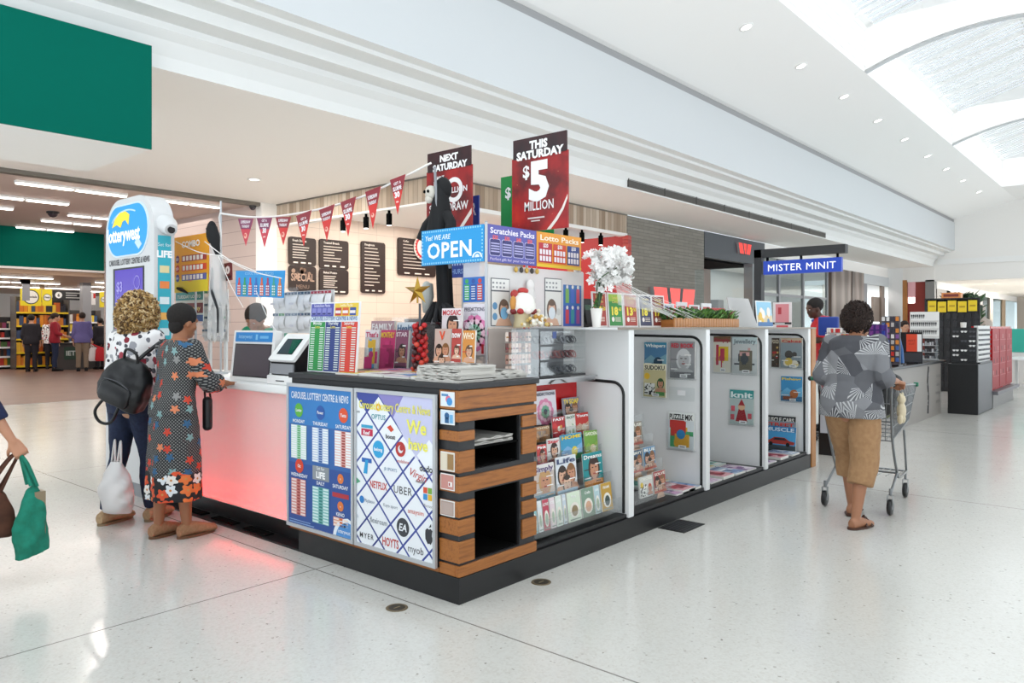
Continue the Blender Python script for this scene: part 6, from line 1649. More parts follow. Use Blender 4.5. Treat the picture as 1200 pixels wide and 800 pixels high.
def petal_flower(b, c, s, rr, m):
    n = V((rr.uniform(-1, .3), rr.uniform(-1, .3), rr.uniform(-.2, 1))).normalized(); a = n.orthogonal().normalized(); d = n.cross(a)
    for k in range(5):
        q = 2*PI*k/5; u = a*math.cos(q)+d*math.sin(q); w_ = a*math.cos(q+.55)+d*math.sin(q+.55); w2 = a*math.cos(q-.55)+d*math.sin(q-.55)
        b.add([c, c+w2*s*.7+n*s*.12, c+u*s+n*s*.22, c+w_*s*.7+n*s*.12], [(0, 1, 2, 3)], m)
pmat('blossom', '#f1efec', .7)
sprays = []
for k in range(11):
    e = V((1.58+r.gauss(.08, .11), .19+r.uniform(-.1, .1), ZT+r.uniform(.28, .54)))
    sprays.append(e); b.tube(catmull([(1.55, .19, ZT+.1), (1.55+(e.x-1.55)*.3, .19, ZT+.3), tuple(e)], 5), .004, 'leaf_dark', 5)
b.build('stem', t)
b = MB()
for i in range(430):
    th_ = r.uniform(0, PI); cx_, cz_ = 1.70, ZT+.44
    rad = .17*math.sqrt(r.random())
    if i < 320: c = V((cx_+rad*1.05*math.cos(th_*2), .19+r.uniform(-.11, .11), cz_+rad*.72*math.sin(th_*2)))
    elif i < 375: c = V((1.57+r.uniform(-.04, .06), .19+r.uniform(-.06, .06), ZT+r.uniform(.24, .42)))
    else: c = V((1.85+r.uniform(-.06, .10), .19+r.uniform(-.06, .06), ZT+.36+r.uniform(-.04, .06)))
    petal_flower(b, c, r.uniform(.022, .036), r, 'blossom')
for i in range(16): petal_flower(b, V((1.74+r.uniform(-.03, .03), .50, ZT+r.uniform(.22, .5))), .03, r, 'blossom')
o = b.build('blossom', t); o['kind'] = 'stuff'
b = MB(); foliage(b, (1.54, .19, ZT+.12), 14, .05, .12, 8, ln=.06); b.build('foliage', t)
t = thing('black_card_holder', 'black slanted card holder between the notice screen and the flower vase', 'holder', (1.84, .5, ZT))
b = MB(frame((1.76, .44, ZT), 0, 14)); b.prism([(0, 0), (.17, 0), (.17, .22), (0, .22)], -.02, 0, 'plastic_black'); b.box(0, 0, -.10, .17, .012, -.02, 'plastic_black'); b.build('holder_body', t)
b = MB(frame((1.77, .438, ZT+.01), 0, 14)); b.rect(.01, .02, .14, .19, .003, '#2c2f33'); b.rect(.02, .12, .13, .16, .004, '#4a6a5a'); b.build('card', t)
t = thing('grass_planter', 'long wooden planter of green succulents on the bay top', 'planter', (3.2, .25, ZT))
b = MB()
for k in range(26):
    x = 2.62+k*.0465
    for y in (.19, .34): b.bbox(x, y-.006, ZT, x+.043, y+.006, ZT+.075, .003, 'oak_z', 1)
b.box(2.61, .19, ZT, 2.62, .34, ZT+.06, 'oak_y'); b.box(3.82, .19, ZT, 3.83, .34, ZT+.06, 'oak_y'); b.box(2.62, .2, ZT+.001, 3.82, .33, ZT+.045, '#4a3a2c'); b.build('box', t)
b = MB()
for k in range(24): foliage(b, (2.65+k*.05, .265, ZT+.045), 60, .06, .15, 100+k, ('leaf', 'leaf_dark', '#6f9a4a', '#7a4a3a' if k % 4 == 0 else 'leaf'), .085)
o = b.build('succulents', t); o['kind'] = 'stuff'
t = thing('white_cards', 'row of white folded cards standing behind the planter', 'cards', (3.3, .5, ZT))
b = MB()
for k in range(4): b.box(3.0+.24*k, .50, ZT, 3.19+.24*k, .512, ZT+.205+.02*(k % 2), '#e6e3e4'); b.box(3.02+.24*k, .497, ZT+.15, 3.15+.24*k, .5, ZT+.19, ('#8a8fae', '#b23a40', '#8a3a34', '#c04040')[k]); b.box(3.0+.24*k, .512, ZT, 3.19+.24*k, .57, ZT+.008, '#e6e3e4')
b.build('card', t)
t = thing('menu_stand', 'red topped dark display box behind the right end of the planter', 'display box', (4.05, .55, ZT))
b = MB(); b.bbox(3.98, .52, ZT, 4.18, .62, ZT+.16, .006, 'plastic_black'); b.build('box', t)
b = MB(); b.bbox(3.80, .50, ZT+.161, 4.20, .64, ZT+.185, .004, '#b2332f', 1); b.build('lid', t)
t = thing('grey_panel', 'leaning light grey panel standing right of the planter', 'panel', (4.9, .5, ZT))
b = MB(frame((4.28, .46, ZT), 0, 10)); b.prism([(0, 0), (.62, 0), (.60, .05), (.50, .30), (0, .30)], -.012, 0, '#bfbdbb'); b.build('board', t)
b = MB(); b.box(4.4, .47, ZT, 4.9, .60, ZT+.012, '#a9a7a5'); b.build('foot', t)
t = thing('picture_card', 'upright picture card of toys on a beach at the end of the bay top', 'picture', (4.7, .3, ZT))
x0 = ony(888, 365, .22).x; x1 = ony(906, 365, .22).x
M = frame((x0, .22, ZT), 0, 5); W = x1-x0; H = .26
b = MB(M); b.prism([(0, 0), (W, 0), (W, H), (0, H)], -.006, 0, '#eef0f0'); b.box(.05, 0, -.07, W-.05, .006, -.006, '#eef0f0'); b.build('card', t)
b = MB(M); b.rect(.01, .01, W-.01, H-.01, .001, '#8fc4df'); b.rect(.01, .01, W-.01, H*.45, .0015, '#d9c39a'); r = random.Random(4)
for k in range(9): b.disc(W*r.uniform(.15, .85), H*r.uniform(.12, .6), W*r.uniform(.06, .14), .002+.0002*k, r.choice(('#c25a3a', '#2f3f7a', '#efe7dc', '#a8402f', '#e6b83a', '#4a7fae')), 12)
b.rect(.01, .01, W-.01, .05, .005, '#3a6fa5'); b.build('print', t)
# stretched cobwebs
t = thing('cobweb', 'white stretched cobweb from the flower vase down to the planter', 'cobweb', (2.2, .2, ZT))
b = MB(); r = random.Random(2)
for k in range(13):
    p0 = V((1.72+r.uniform(-.03, .10), .17+r.uniform(-.02, .03), ZT+.30+r.uniform(-.04, .06))); p2 = V((2.60+r.uniform(0, .55)*(k % 3 > 0), .185, ZT+.07+r.uniform(0, .05)*(k % 2)))
    p1 = p0.lerp(p2, .5)+V((0, 0, r.uniform(-.05, .015)))
    b.tube(catmull([p0, p1, p2], 6), r.uniform(.0008, .0018), 'string_white', 4)
b.build('strand', t)
b = MB(); b.sheet([[(1.74, .172, ZT+.33), (1.76, .172, ZT+.26), (1.78, .172, ZT+.16)], [(2.0, .176, ZT+.25), (2.02, .176, ZT+.20), (2.05, .176, ZT+.14)], [(2.35, .18, ZT+.15), (2.36, .18, ZT+.13), (2.38, .18, ZT+.11)], [(2.65, .184, ZT+.09), (2.65, .184, ZT+.085), (2.66, .184, ZT+.08)]], 'web'); b.build('gauze', t)
t = thing('cobweb', 'thin white cobweb strands stretched over the left counter, from the pole to the blue banner', 'cobweb', (.4, 3, 1.6))
b = MB()
for k, (a_, c_) in enumerate((((206, 283), (262, 300)), ((240, 283), (300, 318)), ((258, 300), (330, 326)), ((300, 340), (325, 390)), ((256, 300), (285, 360)))):
    p = onx(*a_, .35); q = onx(*c_, .26); b.tube(catmull([p, p.lerp(q, .5)+V((0, 0, -.03)), q], 5), .004 if k < 3 else .003, 'string_white', 5)
b.build('strand', t)
# ------------------------------------------------------------------ people
from mathutils import noise as mnoise
def remesh(mb, voxel, mat_, name, parent, smooth=4, wrinkle=0, wscale=9, keep=None):
    """fuse overlapping shapes into one continuous skin"""
    off = V((0, 0, 0)); pp = parent
    while pp is not None: off += pp.location; pp = pp.parent
    me = bpy.data.meshes.new('raw'); me.from_pydata([v-off for v in mb.v], [], mb.f); me.update()
    o = bpy.data.objects.new('raw', me); COL.objects.link(o)
    md = o.modifiers.new('r', 'REMESH'); md.mode = 'VOXEL'; md.voxel_size = voxel; md.adaptivity = 0
    if smooth: sm = o.modifiers.new('s', 'SMOOTH'); sm.factor = .5; sm.iterations = smooth
    dg = bpy.context.evaluated_depsgraph_get()
    out = bpy.data.meshes.new_from_object(o.evaluated_get(dg))
    bpy.data.objects.remove(o); bpy.data.meshes.remove(me)
    if wrinkle:
        nr = [v.normal.copy() for v in out.vertices]; cs_ = [v.co.copy() for v in out.vertices]; flat_ = []
        for p, n_ in zip(cs_, nr):
            q = mnoise.noise(V((p.x*wscale, p.y*wscale, p.z*wscale*.55)))+.5*mnoise.noise(p*wscale*2.1)
            flat_.extend(p+n_*wrinkle*q)
        out.vertices.foreach_set('co', flat_)
    out.materials.clear(); out.materials.append(gm(mat_))
    out.polygons.foreach_set('use_smooth', [True]*len(out.polygons)); out.update()
    out.name = name
    ob = bpy.data.objects.new(name, out); COL.objects.link(ob)
    if parent is not None: ob.parent = parent
    return ob

def cap(b, p, r0, q, r1, ends=True, k=14, flat=1.0):
    p = V(p); q = V(q)
    b.tube([p, p.lerp(q, .5), q], [r0, (r0+r1)/2, r1], 's', k)
    if ends: b.ball(p, r0, 's', k, 9); b.ball(q, r1, 's', k, 9)
def limb(b, pts, rs, k=14, ends=True):
    c = catmull(pts, 5); rr = catmull([(r, 0, 0) for r in rs], 5)
    b.tube(c, [r.x for r in rr], 's', k)
    if ends: b.ball(c[0], rs[0], 's', k, 9); b.ball(c[-1], rs[-1], 's', k, 9)
def ring_e(cx, cy, z, rx, ry, k=20, R=None):
    out = [V((cx+rx*math.cos(2*PI*i/k), cy+ry*math.sin(2*PI*i/k), z)) for i in range(k)]
    return out
MATS['s'] = bpy.data.materials.new('s')

def hand(b, wrist, dirv, palm, s, curl=.5, mirror=1, grip=0):
    """palm with four unequal bent fingers and a thumb; dirv along the forearm, palm = direction the palm faces"""
    d = V(dirv).normalized(); n = V(palm); n = (n-d*n.dot(d)).normalized(); a = d.cross(n)*mirror     # a points to the thumb side
    W = V(wrist)
    P = lambda u, v, w_: W+d*(u*s)+a*(v*s)+n*(w_*s)
    for v in (-.028, -.010, .010, .026): cap(b, P(.015, v*.7, 0), .015*s, P(.085, v, 0), .0135*s, True, 9)
    for v, L in ((-.031, .062), (-.011, .076), (.010, .082), (.030, .072)):
        seg = [L*.45, L*.32, L*.28]; ang = .15; p = (.085, 0)
        pts = [P(.085, v, 0)]
        for i, q in enumerate(seg):
            ang += curl*(.75 if i == 0 else 1.0)
            p = (p[0]+q*math.cos(ang), p[1]+q*math.sin(ang)); pts.append(P(p[0], v*(1+.04*i), p[1]))
        b.tube(pts, [.0088*s, .0084*s, .0078*s, .0068*s], 's', 8); 
        for p_, r_ in zip(pts, (.0088, .0084, .0078, .0068)): b.ball(p_, r_*s, 's', 8, 6)
    pts = [P(.022, .022, .004), P(.045, .046, .012+.01*curl), P(.068, .055, .022+.02*curl), P(.088, .055, .032+.03*curl)]
    b.tube(pts, [.0135*s, .011*s, .0098*s, .008*s], 's', 8)
    for p_, r_ in zip(pts, (.0135, .011, .0098, .008)): b.ball(p_, r_*s, 's', 8, 6)

def foot(b, ank, yaw, s, pitch=0, L=.235, shoe=False, m='s'):
    """foot or shoe shape, heel under the ankle"""
    c, q = math.cos(yaw), math.sin(yaw); x0, y0 = ank[0], ank[1]; zb = ank[2]
    prof = ((-.055, .030, .034, .034), (-.03, .036, .042, .040), (.02, .037, .046, .045), (.07, .040, .040, .038), (.12, .047, .032, .030), (.16, .046, .026, .024), (.185, .037, .022, .021), (.20, .018, .014, .016))
    rings = []
    for u, wy, h, zc in prof:
        u = u*s*L/.25
        ring = []
        for i in range(14):
            t_ = 2*PI*i/14; yy = wy*s*math.cos(t_); zz = max(zc*s+h*s*math.sin(t_), .002)
            zz += max(0, -u+.2*s*L/.25)*math.sin(pitch)
            ring.append(V((x0+u*c-yy*q, y0+u*q+yy*c, zb+zz)))
        rings.append(ring)
    b.loft(rings, m)

def head_rot(yaw, pitch, roll=0):
    return MX.Rotation(math.radians(yaw), 4, 'Z') @ MX.Rotation(math.radians(pitch), 4, 'Y') @ MX.Rotation(math.radians(roll), 4, 'X')

def head(b, hc, R, s):
    P = lambda x, y, z: V(hc)+(R @ V((x*s, y*s, z*s)))
    def e(c, r, k=16, n=11):
        o = MB(); o.ball((0, 0, 0), tuple(q*s for q in r), 's', k, n)
        b.add([P(*c)+(R @ v) for v in o.v], o.f, 's', True)
    e((-.012, 0, .025), (.098, .077, .092)); e((.022, 0, -.02), (.072, .064, .085)); e((.045, 0, -.075), (.042, .044, .036)); e((.072, 0, -.088), (.018, .022, .017))
    e((.094, 0, -.028), (.016, .013, .014)); cap(b, P(.082, 0, .012), .008*s, P(.098, 0, -.024), .011*s, True, 8)
    e((.076, 0, .030), (.016, .055, .012)); e((.083, 0, -.062), (.012, .026, .008)); e((.081, 0, -.072), (.011, .022, .007))
    for q in (-1, 1):
        e((-.004, q*.076, -.012), (.019, .008, .031), 10, 7); e((.058, q*.040, -.022), (.026, .022, .020), 10, 7)
    return P, e

def person(label, loc, heading, H=1.65, skin='#c08a6a', hair=None, J=None, girth=1.0, lean=0, head_dir=(0, 0, 0), voxel=.008, hands=None, feet=(0, 0), bust=0, foot_pitch=(0, 0), group=None, shoe=False):
    """joints in metres for a 1.65 m figure facing +X, left +Y; J overrides them"""
    s = H/1.65
    j = dict(hipR=(0, -.085, .86), hipL=(0, .085, .86), kneeR=(.015, -.09, .47), kneeL=(.015, .09, .47), ankR=(-.01, -.095, .075), ankL=(-.01, .095, .075),
             shR=(0, -.165, 1.345), shL=(0, .165, 1.345), elR=(-.02, -.21, 1.07), elL=(-.02, .21, 1.07), wrR=(.05, -.22, .83), wrL=(.05, .22, .83), head=(.025, 0, 1.535), neck=(-.005, 0, 1.40))
    j.update(J or {})
    la = math.radians(lean)
    def bend(p):
        p = V(p)
        if p.z > .9:
            d = p.z-.9; return V((p.x*math.cos(la)+d*math.sin(la), p.y, .9+d*math.cos(la)-p.x*math.sin(la)))
        return p
    for k in ('shR', 'shL', 'head', 'neck'): j[k] = bend(j[k])
    j = {k: V(v)*s for k, v in j.items()}
    t = thing('person', label, 'person', (0, 0, 0), group)
    b = MB(); g = girth
    tor = ((.80, 0, .085, .13), (.88, -.015, .112, .168), (.95, -.015, .110, .168), (1.05, 0, .096, .138), (1.14, .006, .098, .140), (1.22, .012+.01*bust, .108+.012*bust, .152), (1.30, .004, .100, .160), (1.36, -.008, .078, .145), (1.405, -.01, .052, .08))
    rings = []
    for z, cx, rx, ry in tor:
        rings.append([bend((cx+rx*g*math.cos(2*PI*i/22), ry*g*math.sin(2*PI*i/22), z))*s for i in range(22)])
    b.loft(rings, 's')
    b.ball(rings[0][0].lerp(rings[0][11], .5), (.08*g*s, .12*g*s, .05*s), 's', 14, 9)
    cap(b, j['neck']-V((0, 0, .05*s)), .056*s, j['head']+V((-.02*s, 0, -.05*s)), .048*s)
    R = head_rot(*head_dir)
    P, e = head(b, j['head'], R, s)
    for q in 'RL':
        limb(b, [j['hip'+q], j['hip'+q].lerp(j['knee'+q], .5), j['knee'+q], j['knee'+q].lerp(j['ank'+q], .32)+V((-.018*s, 0, 0)), j['ank'+q]], [.088*g*s, .072*g*s, .050*s, .052*s, .032*s])
        if not shoe: foot(b, (j['ank'+q].x, j['ank'+q].y, j['ank'+q].z-.075*s), math.radians(feet[0 if q == 'R' else 1]), s, foot_pitch[0 if q == 'R' else 1])
        limb(b, [j['sh'+q], j['sh'+q].lerp(j['el'+q], .5), j['el'+q], j['el'+q].lerp(j['wr'+q], .35), j['wr'+q]], [.052*s, .043*g*s, .036*s, .035*s, .023*s], 12)
        hd = (hands or {}).get(q, {})
        hand(b, j['wr'+q], hd.get('d', j['wr'+q]-j['el'+q]), hd.get('n', (0, 1 if q == 'R' else -1, 0)), s, hd.get('curl', .35), hd.get('m', -1 if q == 'R' else 1))
    if skin not in MATS: pmat(skin, skin, .5)
    body = remesh(b, voxel, skin, 'body', t, 3)
    eye = MB()
    for q in (-1, 1):
        c = P(.080, q*.032, .008); eye.ball(c, (.009*s, .010*s, .0055*s), '#cfc8c0', 10, 7); eye.ball(c+(R @ V((.0045*s, 0, 0))), .0052*s, '#22150f', 8, 6)
    eye.build('eyes', t)
    mo = MB(); mo.tube([P(.088, -.022, -.066), P(.0955, 0, -.067), P(.088, .022, -.066)], [.002*s, .0055*s, .002*s], '#a25a50', 7); mo.build('lips', t)
    def place():
        t.location = loc; t.rotation_euler = (0, 0, math.radians(heading))
    return t, j, s, bend, R, P, place

def torso_cloth(b, s, bend, g, z0, z1, off, flare=0, bust=0, k=26, hem=None):
    tor = ((.70, 0, .12, .17), (.80, 0, .115, .172), (.88, -.015, .114, .172), (.95, -.013, .112, .170), (1.05, 0, .102, .148), (1.14, .006, .104, .146), (1.22, .012+.012*bust, .112+.016*bust, .158), (1.30, .004, .104, .168), (1.36, -.008, .084, .154), (1.40, -.010, .058, .085))
    rings = []
    for z, cx, rx, ry in tor:
        if z < z0-.03 or z > z1+.01: continue
        zz = max(z, z0); fl = flare*max(0, 1.1-zz)
        rings.append([bend((cx+(rx*g+off+fl)*math.cos(2*PI*i/k), (ry*g+off+fl)*math.sin(2*PI*i/k), zz))*s for i in range(k)])
    b.loft(rings, 's')
def sleeve(b, j, q, s, frac, r0, r1, g=1.0, k=16):
    """from the shoulder along the arm; frac 0-1 upper arm, 1-2 forearm"""
    A, E, Wr = j['sh'+q], j['el'+q], j['wr'+q]
    if frac <= 1: pts = [A, A.lerp(E, frac*.5), A.lerp(E, frac)]; rs = [r0, (r0+r1)/2, r1]
    else: pts = [A, A.lerp(E, .5), E, E.lerp(Wr, (frac-1)*.5), E.lerp(Wr, frac-1)]; rs = [r0, r0*.9, (r0+r1)/2, (r0*.3+r1*.7), r1]
    c = catmull([tuple(p) for p in pts], 5); rr = catmull([(r, 0, 0) for r in rs], 5)
    b.tube(c, [r.x*s for r in rr], 's', k); b.ball(A, r0*s*1.02, 's', k, 10)
def leg_cloth(b, j, q, s, zend, rs, g=1.0, k=18):
    """trouser leg from hip down to zend (m)"""
    Hp, K, A = j['hip'+q], j['knee'+q], j['ank'+q]
    pts = [Hp+V((0, 0, .02*s)), Hp.lerp(K, .5), K, K.lerp(A, .40)+V((-.016*s, 0, 0)), A]
    c = catmull([tuple(p) for p in pts], 6); rr = catmull([(r, 0, 0) for r in rs], 6)
    keep = [(p, r.x) for p, r in zip(c, rr) if p.z >= zend*s-.01]
    b.tube([p for p, _ in keep], [r*s for _, r in keep], 's', k); b.ball(c[0], rs[0]*s, 's', k, 10)
def shoe_pair(t, j, s, feet, m, sole, name='shoe', slip=False, L=.25, fp=(0, 0)):
    for q, yw, pt in (('R', feet[0], fp[0]), ('L', feet[1], fp[1])):
        b = MB(); a = j['ank'+q]
        foot(b, (a.x, a.y, a.z-.075*s+.012), math.radians(yw), s*1.12, pt, L, m=m); sh = b.build(name, t)
        b = MB(); rings = []
        for z in (0.001, .018):
            rings.append([V((a.x+(u*math.cos(math.radians(yw))-v*math.sin(math.radians(yw))), a.y+(u*math.sin(math.radians(yw))+v*math.cos(math.radians(yw))), a.z-.075*s+z+max(0, (.2-u))*math.sin(pt))) for u, v in [(.062*s*math.cos(th)-.0*s-.01, .042*s*math.sin(th)) if math.cos(th) < 0 else (.215*s*L/.235*math.cos(th)**.8-.01, .050*s*math.sin(th)) for th in [2*PI*i/24 for i in range(24)]]])
        b.loft(rings, sole); b.build('sole', sh)
    return

# ---- cloth materials
m, nt, bs = new_mat('floral_blouse')
co = ocoord(nt)
v1 = voro(nt, co, 13); v2 = voro(nt, mapping(nt, co, (1, 1, 1), (0, 0, 0), (.37, .11, .53)), 19); nz = noise(nt, co, 26, 3)
d1 = mth(nt, 'ADD', v1.outputs[0], mth(nt, 'MULTIPLY', nz.outputs[0], .35)); d2 = mth(nt, 'ADD', v2.outputs[0], mth(nt, 'MULTIPLY', nz.outputs[0], .5))
sc1 = node(nt, 'ShaderNodeSeparateColor'); nt.links.new(v1.outputs['Color'], sc1.inputs[0])
c1 = ramp(nt, sc1.outputs[0], [(0, '#8a2433'), (.35, '#a33a48'), (.55, '#3d3a42'), (.75, '#9a9aa0'), (.9, '#b86a72')], True)
sc2 = node(nt, 'ShaderNodeSeparateColor'); nt.links.new(v2.outputs['Color'], sc2.inputs[0])
c2 = ramp(nt, sc2.outputs[0], [(0, '#47464e'), (.3, '#77777e'), (.55, '#2f2e36'), (.8, '#a8a8ac')], True)
f = mixc(nt, mth(nt, 'LESS_THAN', d2, .58), '#eeebea', c2)
nt.links.new(mixc(nt, mth(nt, 'LESS_THAN', d1, .57), f, c1), bs.inputs['Base Color']); bs.inputs['Roughness'].default_value = .8
m, nt, bs = new_mat('polka_dress')
co = ocoord(nt)
sx = node(nt, 'ShaderNodeSeparateXYZ'); nt.links.new(co, sx.inputs[0])
uu = mth(nt, 'MULTIPLY', mth(nt, 'ARCTAN2', sx.outputs[1], sx.outputs[0]), .17)
cb = node(nt, 'ShaderNodeCombineXYZ'); nt.links.new(uu, cb.inputs[0]); nt.links.new(sx.outputs[2], cb.inputs[1]); uv = cb.outputs[0]
def voro2(vec, sc, rn):
    n = voro(nt, vec, sc, rn); n.voronoi_dimensions = '2D'; return n
dots = voro2(mapping(nt, uv, (1, 1, 1), (0, 0, .785)), 66, .0); dotm = mth(nt, 'LESS_THAN', dots.outputs[0], .30)
base = mixc(nt, mth(nt, 'MULTIPLY', dotm, .42), '#232427', '#c0c0bb')
def petals(v, amp):
    d = node(nt, 'ShaderNodeVectorMath'); d.operation = 'SUBTRACT'; nt.links.new(uv, d.inputs[0]); nt.links.new(v.outputs['Position'], d.inputs[1])
    q = node(nt, 'ShaderNodeSeparateXYZ'); nt.links.new(d.outputs[0], q.inputs[0])
    a = mth(nt, 'ARCTAN2', q.outputs[1], q.outputs[0])
    return mth(nt, 'ADD', v.outputs[0], mth(nt, 'MULTIPLY', mth(nt, 'SINE', mth(nt, 'MULTIPLY', a, 5)), amp))
fl = voro2(uv, 9.5, .75)
sc1 = node(nt, 'ShaderNodeSeparateColor'); nt.links.new(fl.outputs['Color'], sc1.inputs[0])
fc = ramp(nt, sc1.outputs[0], [(0, '#c8402c'), (.22, '#2f5f86'), (.42, '#d0452f'), (.6, '#7fa3a3'), (.75, '#d9825a'), (.9, '#8a8a88')], True)
base = mixc(nt, mth(nt, 'LESS_THAN', petals(fl, .07), .22), base, fc)
hf = voro2(uv, 12.5, .6)
sc2 = node(nt, 'ShaderNodeSeparateColor'); nt.links.new(hf.outputs['Color'], sc2.inputs[0])
hc_ = ramp(nt, sc2.outputs[1], [(0, '#d9532f'), (.3, '#e8e4de'), (.52, '#e0763a'), (.72, '#dfe3e6'), (.88, '#c9452c')], True)
hq = mixc(nt, mth(nt, 'LESS_THAN', hf.outputs[0], .10), hc_, '#c98a4a')
nzb = noise(nt, co, 9, 2)
band = mth(nt, 'LESS_THAN', mth(nt, 'ADD', sx.outputs[2], mth(nt, 'MULTIPLY', nzb.outputs[0], .14)), .53)
hem = mixc(nt, mth(nt, 'LESS_THAN', petals(hf, .10), .44), '#1d1e21', hq)
nt.links.new(mixc(nt, band, base, hem), bs.inputs['Base Color']); bs.inputs['Roughness'].default_value = .8
m, nt, bs = new_mat('fan_shirt')
co = ocoord(nt); vf = voro(nt, co, 6.4, 1)
arc = mth(nt, 'SINE', mth(nt, 'MULTIPLY', vf.outputs[0], 95)); sc1 = node(nt, 'ShaderNodeSeparateColor'); nt.links.new(vf.outputs['Color'], sc1.inputs[0])
ps = node(nt, 'ShaderNodeVectorMath'); ps.operation = 'SUBTRACT'; nt.links.new(co, ps.inputs[0]); nt.links.new(vf.outputs['Position'], ps.inputs[1])
sp = node(nt, 'ShaderNodeSeparateXYZ'); nt.links.new(ps.outputs[0], sp.inputs[0])
angv = mth(nt, 'ARCTAN2', sp.outputs[2], sp.outputs[1])
rays = mth(nt, 'GREATER_THAN', mth(nt, 'SINE', mth(nt, 'MULTIPLY', angv, 24)), .35)
sect = mth(nt, 'GREATER_THAN', mth(nt, 'SINE', mth(nt, 'ADD', angv, mth(nt, 'MULTIPLY', sc1.outputs[2], 6.3))), .0)
st_ = mth(nt, 'MULTIPLY', mth(nt, 'MULTIPLY', rays, sect), mth(nt, 'MULTIPLY', mth(nt, 'GREATER_THAN', sc1.outputs[1], .15), mth(nt, 'GREATER_THAN', vf.outputs[0], .12)))
bg = ramp(nt, sc1.outputs[0], [(0, '#58585c'), (.3, '#77777a'), (.5, '#48484d'), (.7, '#828285'), (.9, '#66666a')], True)
nt.links.new(mixc(nt, mth(nt, 'MULTIPLY', st_, .7), bg, '#cfcfcf'), bs.inputs['Base Color']); bs.inputs['Roughness'].default_value = .8
def fabric(name, hx, hx2=None, sc=60):
    m, nt, bs = new_mat(name); n1 = noise(nt, ocoord(nt), sc, 3)
    nt.links.new(ramp(nt, n1.outputs[0], [(.35, hx), (.65, hx2 or hx)]), bs.inputs['Base Color']); bs.inputs['Roughness'].default_value = .85
fabric('denim', '#17213a', '#1e2a47', 40); fabric('khaki', '#9c7652', '#a8825c', 30); fabric('navy', '#141d3c', '#18234a'); fabric('red_cloth', '#c1202a', '#cc2a30'); fabric('crimson', '#8a1424', '#97182a'); fabric('purple_cloth', '#5f568a', '#6a6196'); fabric('dark_cloth', '#1d1b20', '#26222a'); fabric('green_cloth', '#1f8a64', '#259a70'); fabric('black_hair', '#120d0b', '#1f1814', 120); fabric('brown_hair', '#1d1310', '#33221a', 90); fabric('beige_shoe', '#b89a76', '#a88a68'); fabric('tan_shoe', '#a87c5c', '#98704f'); fabric('grey_trouser', '#7c6a58', '#857260')
fabric('hair_gold', '#8a6a3c', '#b08c54', 60); fabric('hair_brown', '#4f3820', '#6d4f2e', 60); fabric('hair_light', '#c4a676', '#d8bf94', 60)
m, nt, bs = new_mat('blonde_hair')
n1 = noise(nt, ocoord(nt), 45, 4)
nt.links.new(ramp(nt, n1.outputs[0], [(.3, '#5a3f24'), (.48, '#a5844f'), (.62, '#d3b683'), (.75, '#6d5030')]), bs.inputs['Base Color']); bs.inputs['Roughness'].default_value = .6

def curls(t, P, s, R, n, seed, m, rx, ry, rz, c, rc=.02, cut=None, m0=None, jit=.012):
    """a head of curls: many small coils on a cap, one mesh"""
    ms = m if isinstance(m, tuple) else (m,); m = ms[0]
    rr = random.Random(seed); b = MB()
    o = MB(); o.ball((0, 0, 0), (rx*.93*s, ry*.93*s, rz*.93*s), m, 16, 11)
    cc = P(*c); b.add([cc+(R @ v) for v in o.v], o.f, m, True)
    for i in range(n):
        z = rr.uniform(-1, 1); a = rr.uniform(0, 2*PI); q = math.sqrt(1-z*z)
        p = V((q*math.cos(a)*rx, q*math.sin(a)*ry, z*rz))
        if cut and cut(p): continue
        base = P(c[0]+p.x, c[1]+p.y, c[2]+p.z); nn = (R @ p.normalized())
        u = nn.orthogonal().normalized(); w_ = nn.cross(u); ph = rr.uniform(0, 6); pts = []
        for k in range(7):
            th = ph+k*1.1; pts.append(base+(u*math.cos(th)+w_*math.sin(th))*rc*.55*s+nn*(jit*rr.uniform(0, 1.2))*s+V((0, 0, -k*rc*.22*s)))
        b.tube(pts, [rc*.24*s]*7, rr.choice(ms), 5)
    return b.build('hair', t)

# ---- woman in the floral blouse
ld = (-.37, 3.05, 0)
J = dict(ankR=(.08, -.10, .075), ankL=(-.12, .12, .075), kneeR=(.06, -.09, .47), kneeL=(-.03, .10, .47), elR=(.06, -.25, 1.08), wrR=(.29, -.17, 1.10), elL=(.05, .24, 1.08), wrL=(.29, .14, 1.10), shR=(0, -.175, 1.345), shL=(0, .175, 1.345))
hs = {'R': dict(n=(0, 0, -1), curl=.25, m=1), 'L': dict(n=(0, 0, -1), curl=.25, m=-1)}
t, j, s, bend, R, P, place = person('woman with curly blonde hair, floral blouse and dark jeans standing at the counter', ld, 22, 1.68, '#d2a080', J=J, girth=1.06, lean=4, head_dir=(10, 14, 0), hands=hs, voxel=.008, shoe=True, bust=1)
b = MB(); torso_cloth(b, s, bend, 1.06, .84, 1.40, .014, .06, 1)
for q in 'RL': sleeve(b, j, q, s, 1.62, .066, .048)
remesh(b, .009, 'floral_blouse', 'blouse', t, 3, .007, 11)
b = MB(); torso_cloth(b, s, bend, 1.06, .78, .97, .014)
for q in 'RL': leg_cloth(b, j, q, s, .10, [.108, .088, .064, .062, .048])
remesh(b, .009, 'denim', 'jeans', t, 3, .004, 14)
shoe_pair(t, j, s, (8, -4), 'beige_shoe', '#8a7355', 'shoe', L=.255)
curls(t, P, s, R, 900, 3, ('hair_gold', 'hair_brown', 'hair_light', 'hair_gold'), .122, .132, .150, (-.035, 0, -.012), .030, lambda p: p.x > .09 and p.z < .05, None, .022)
place()

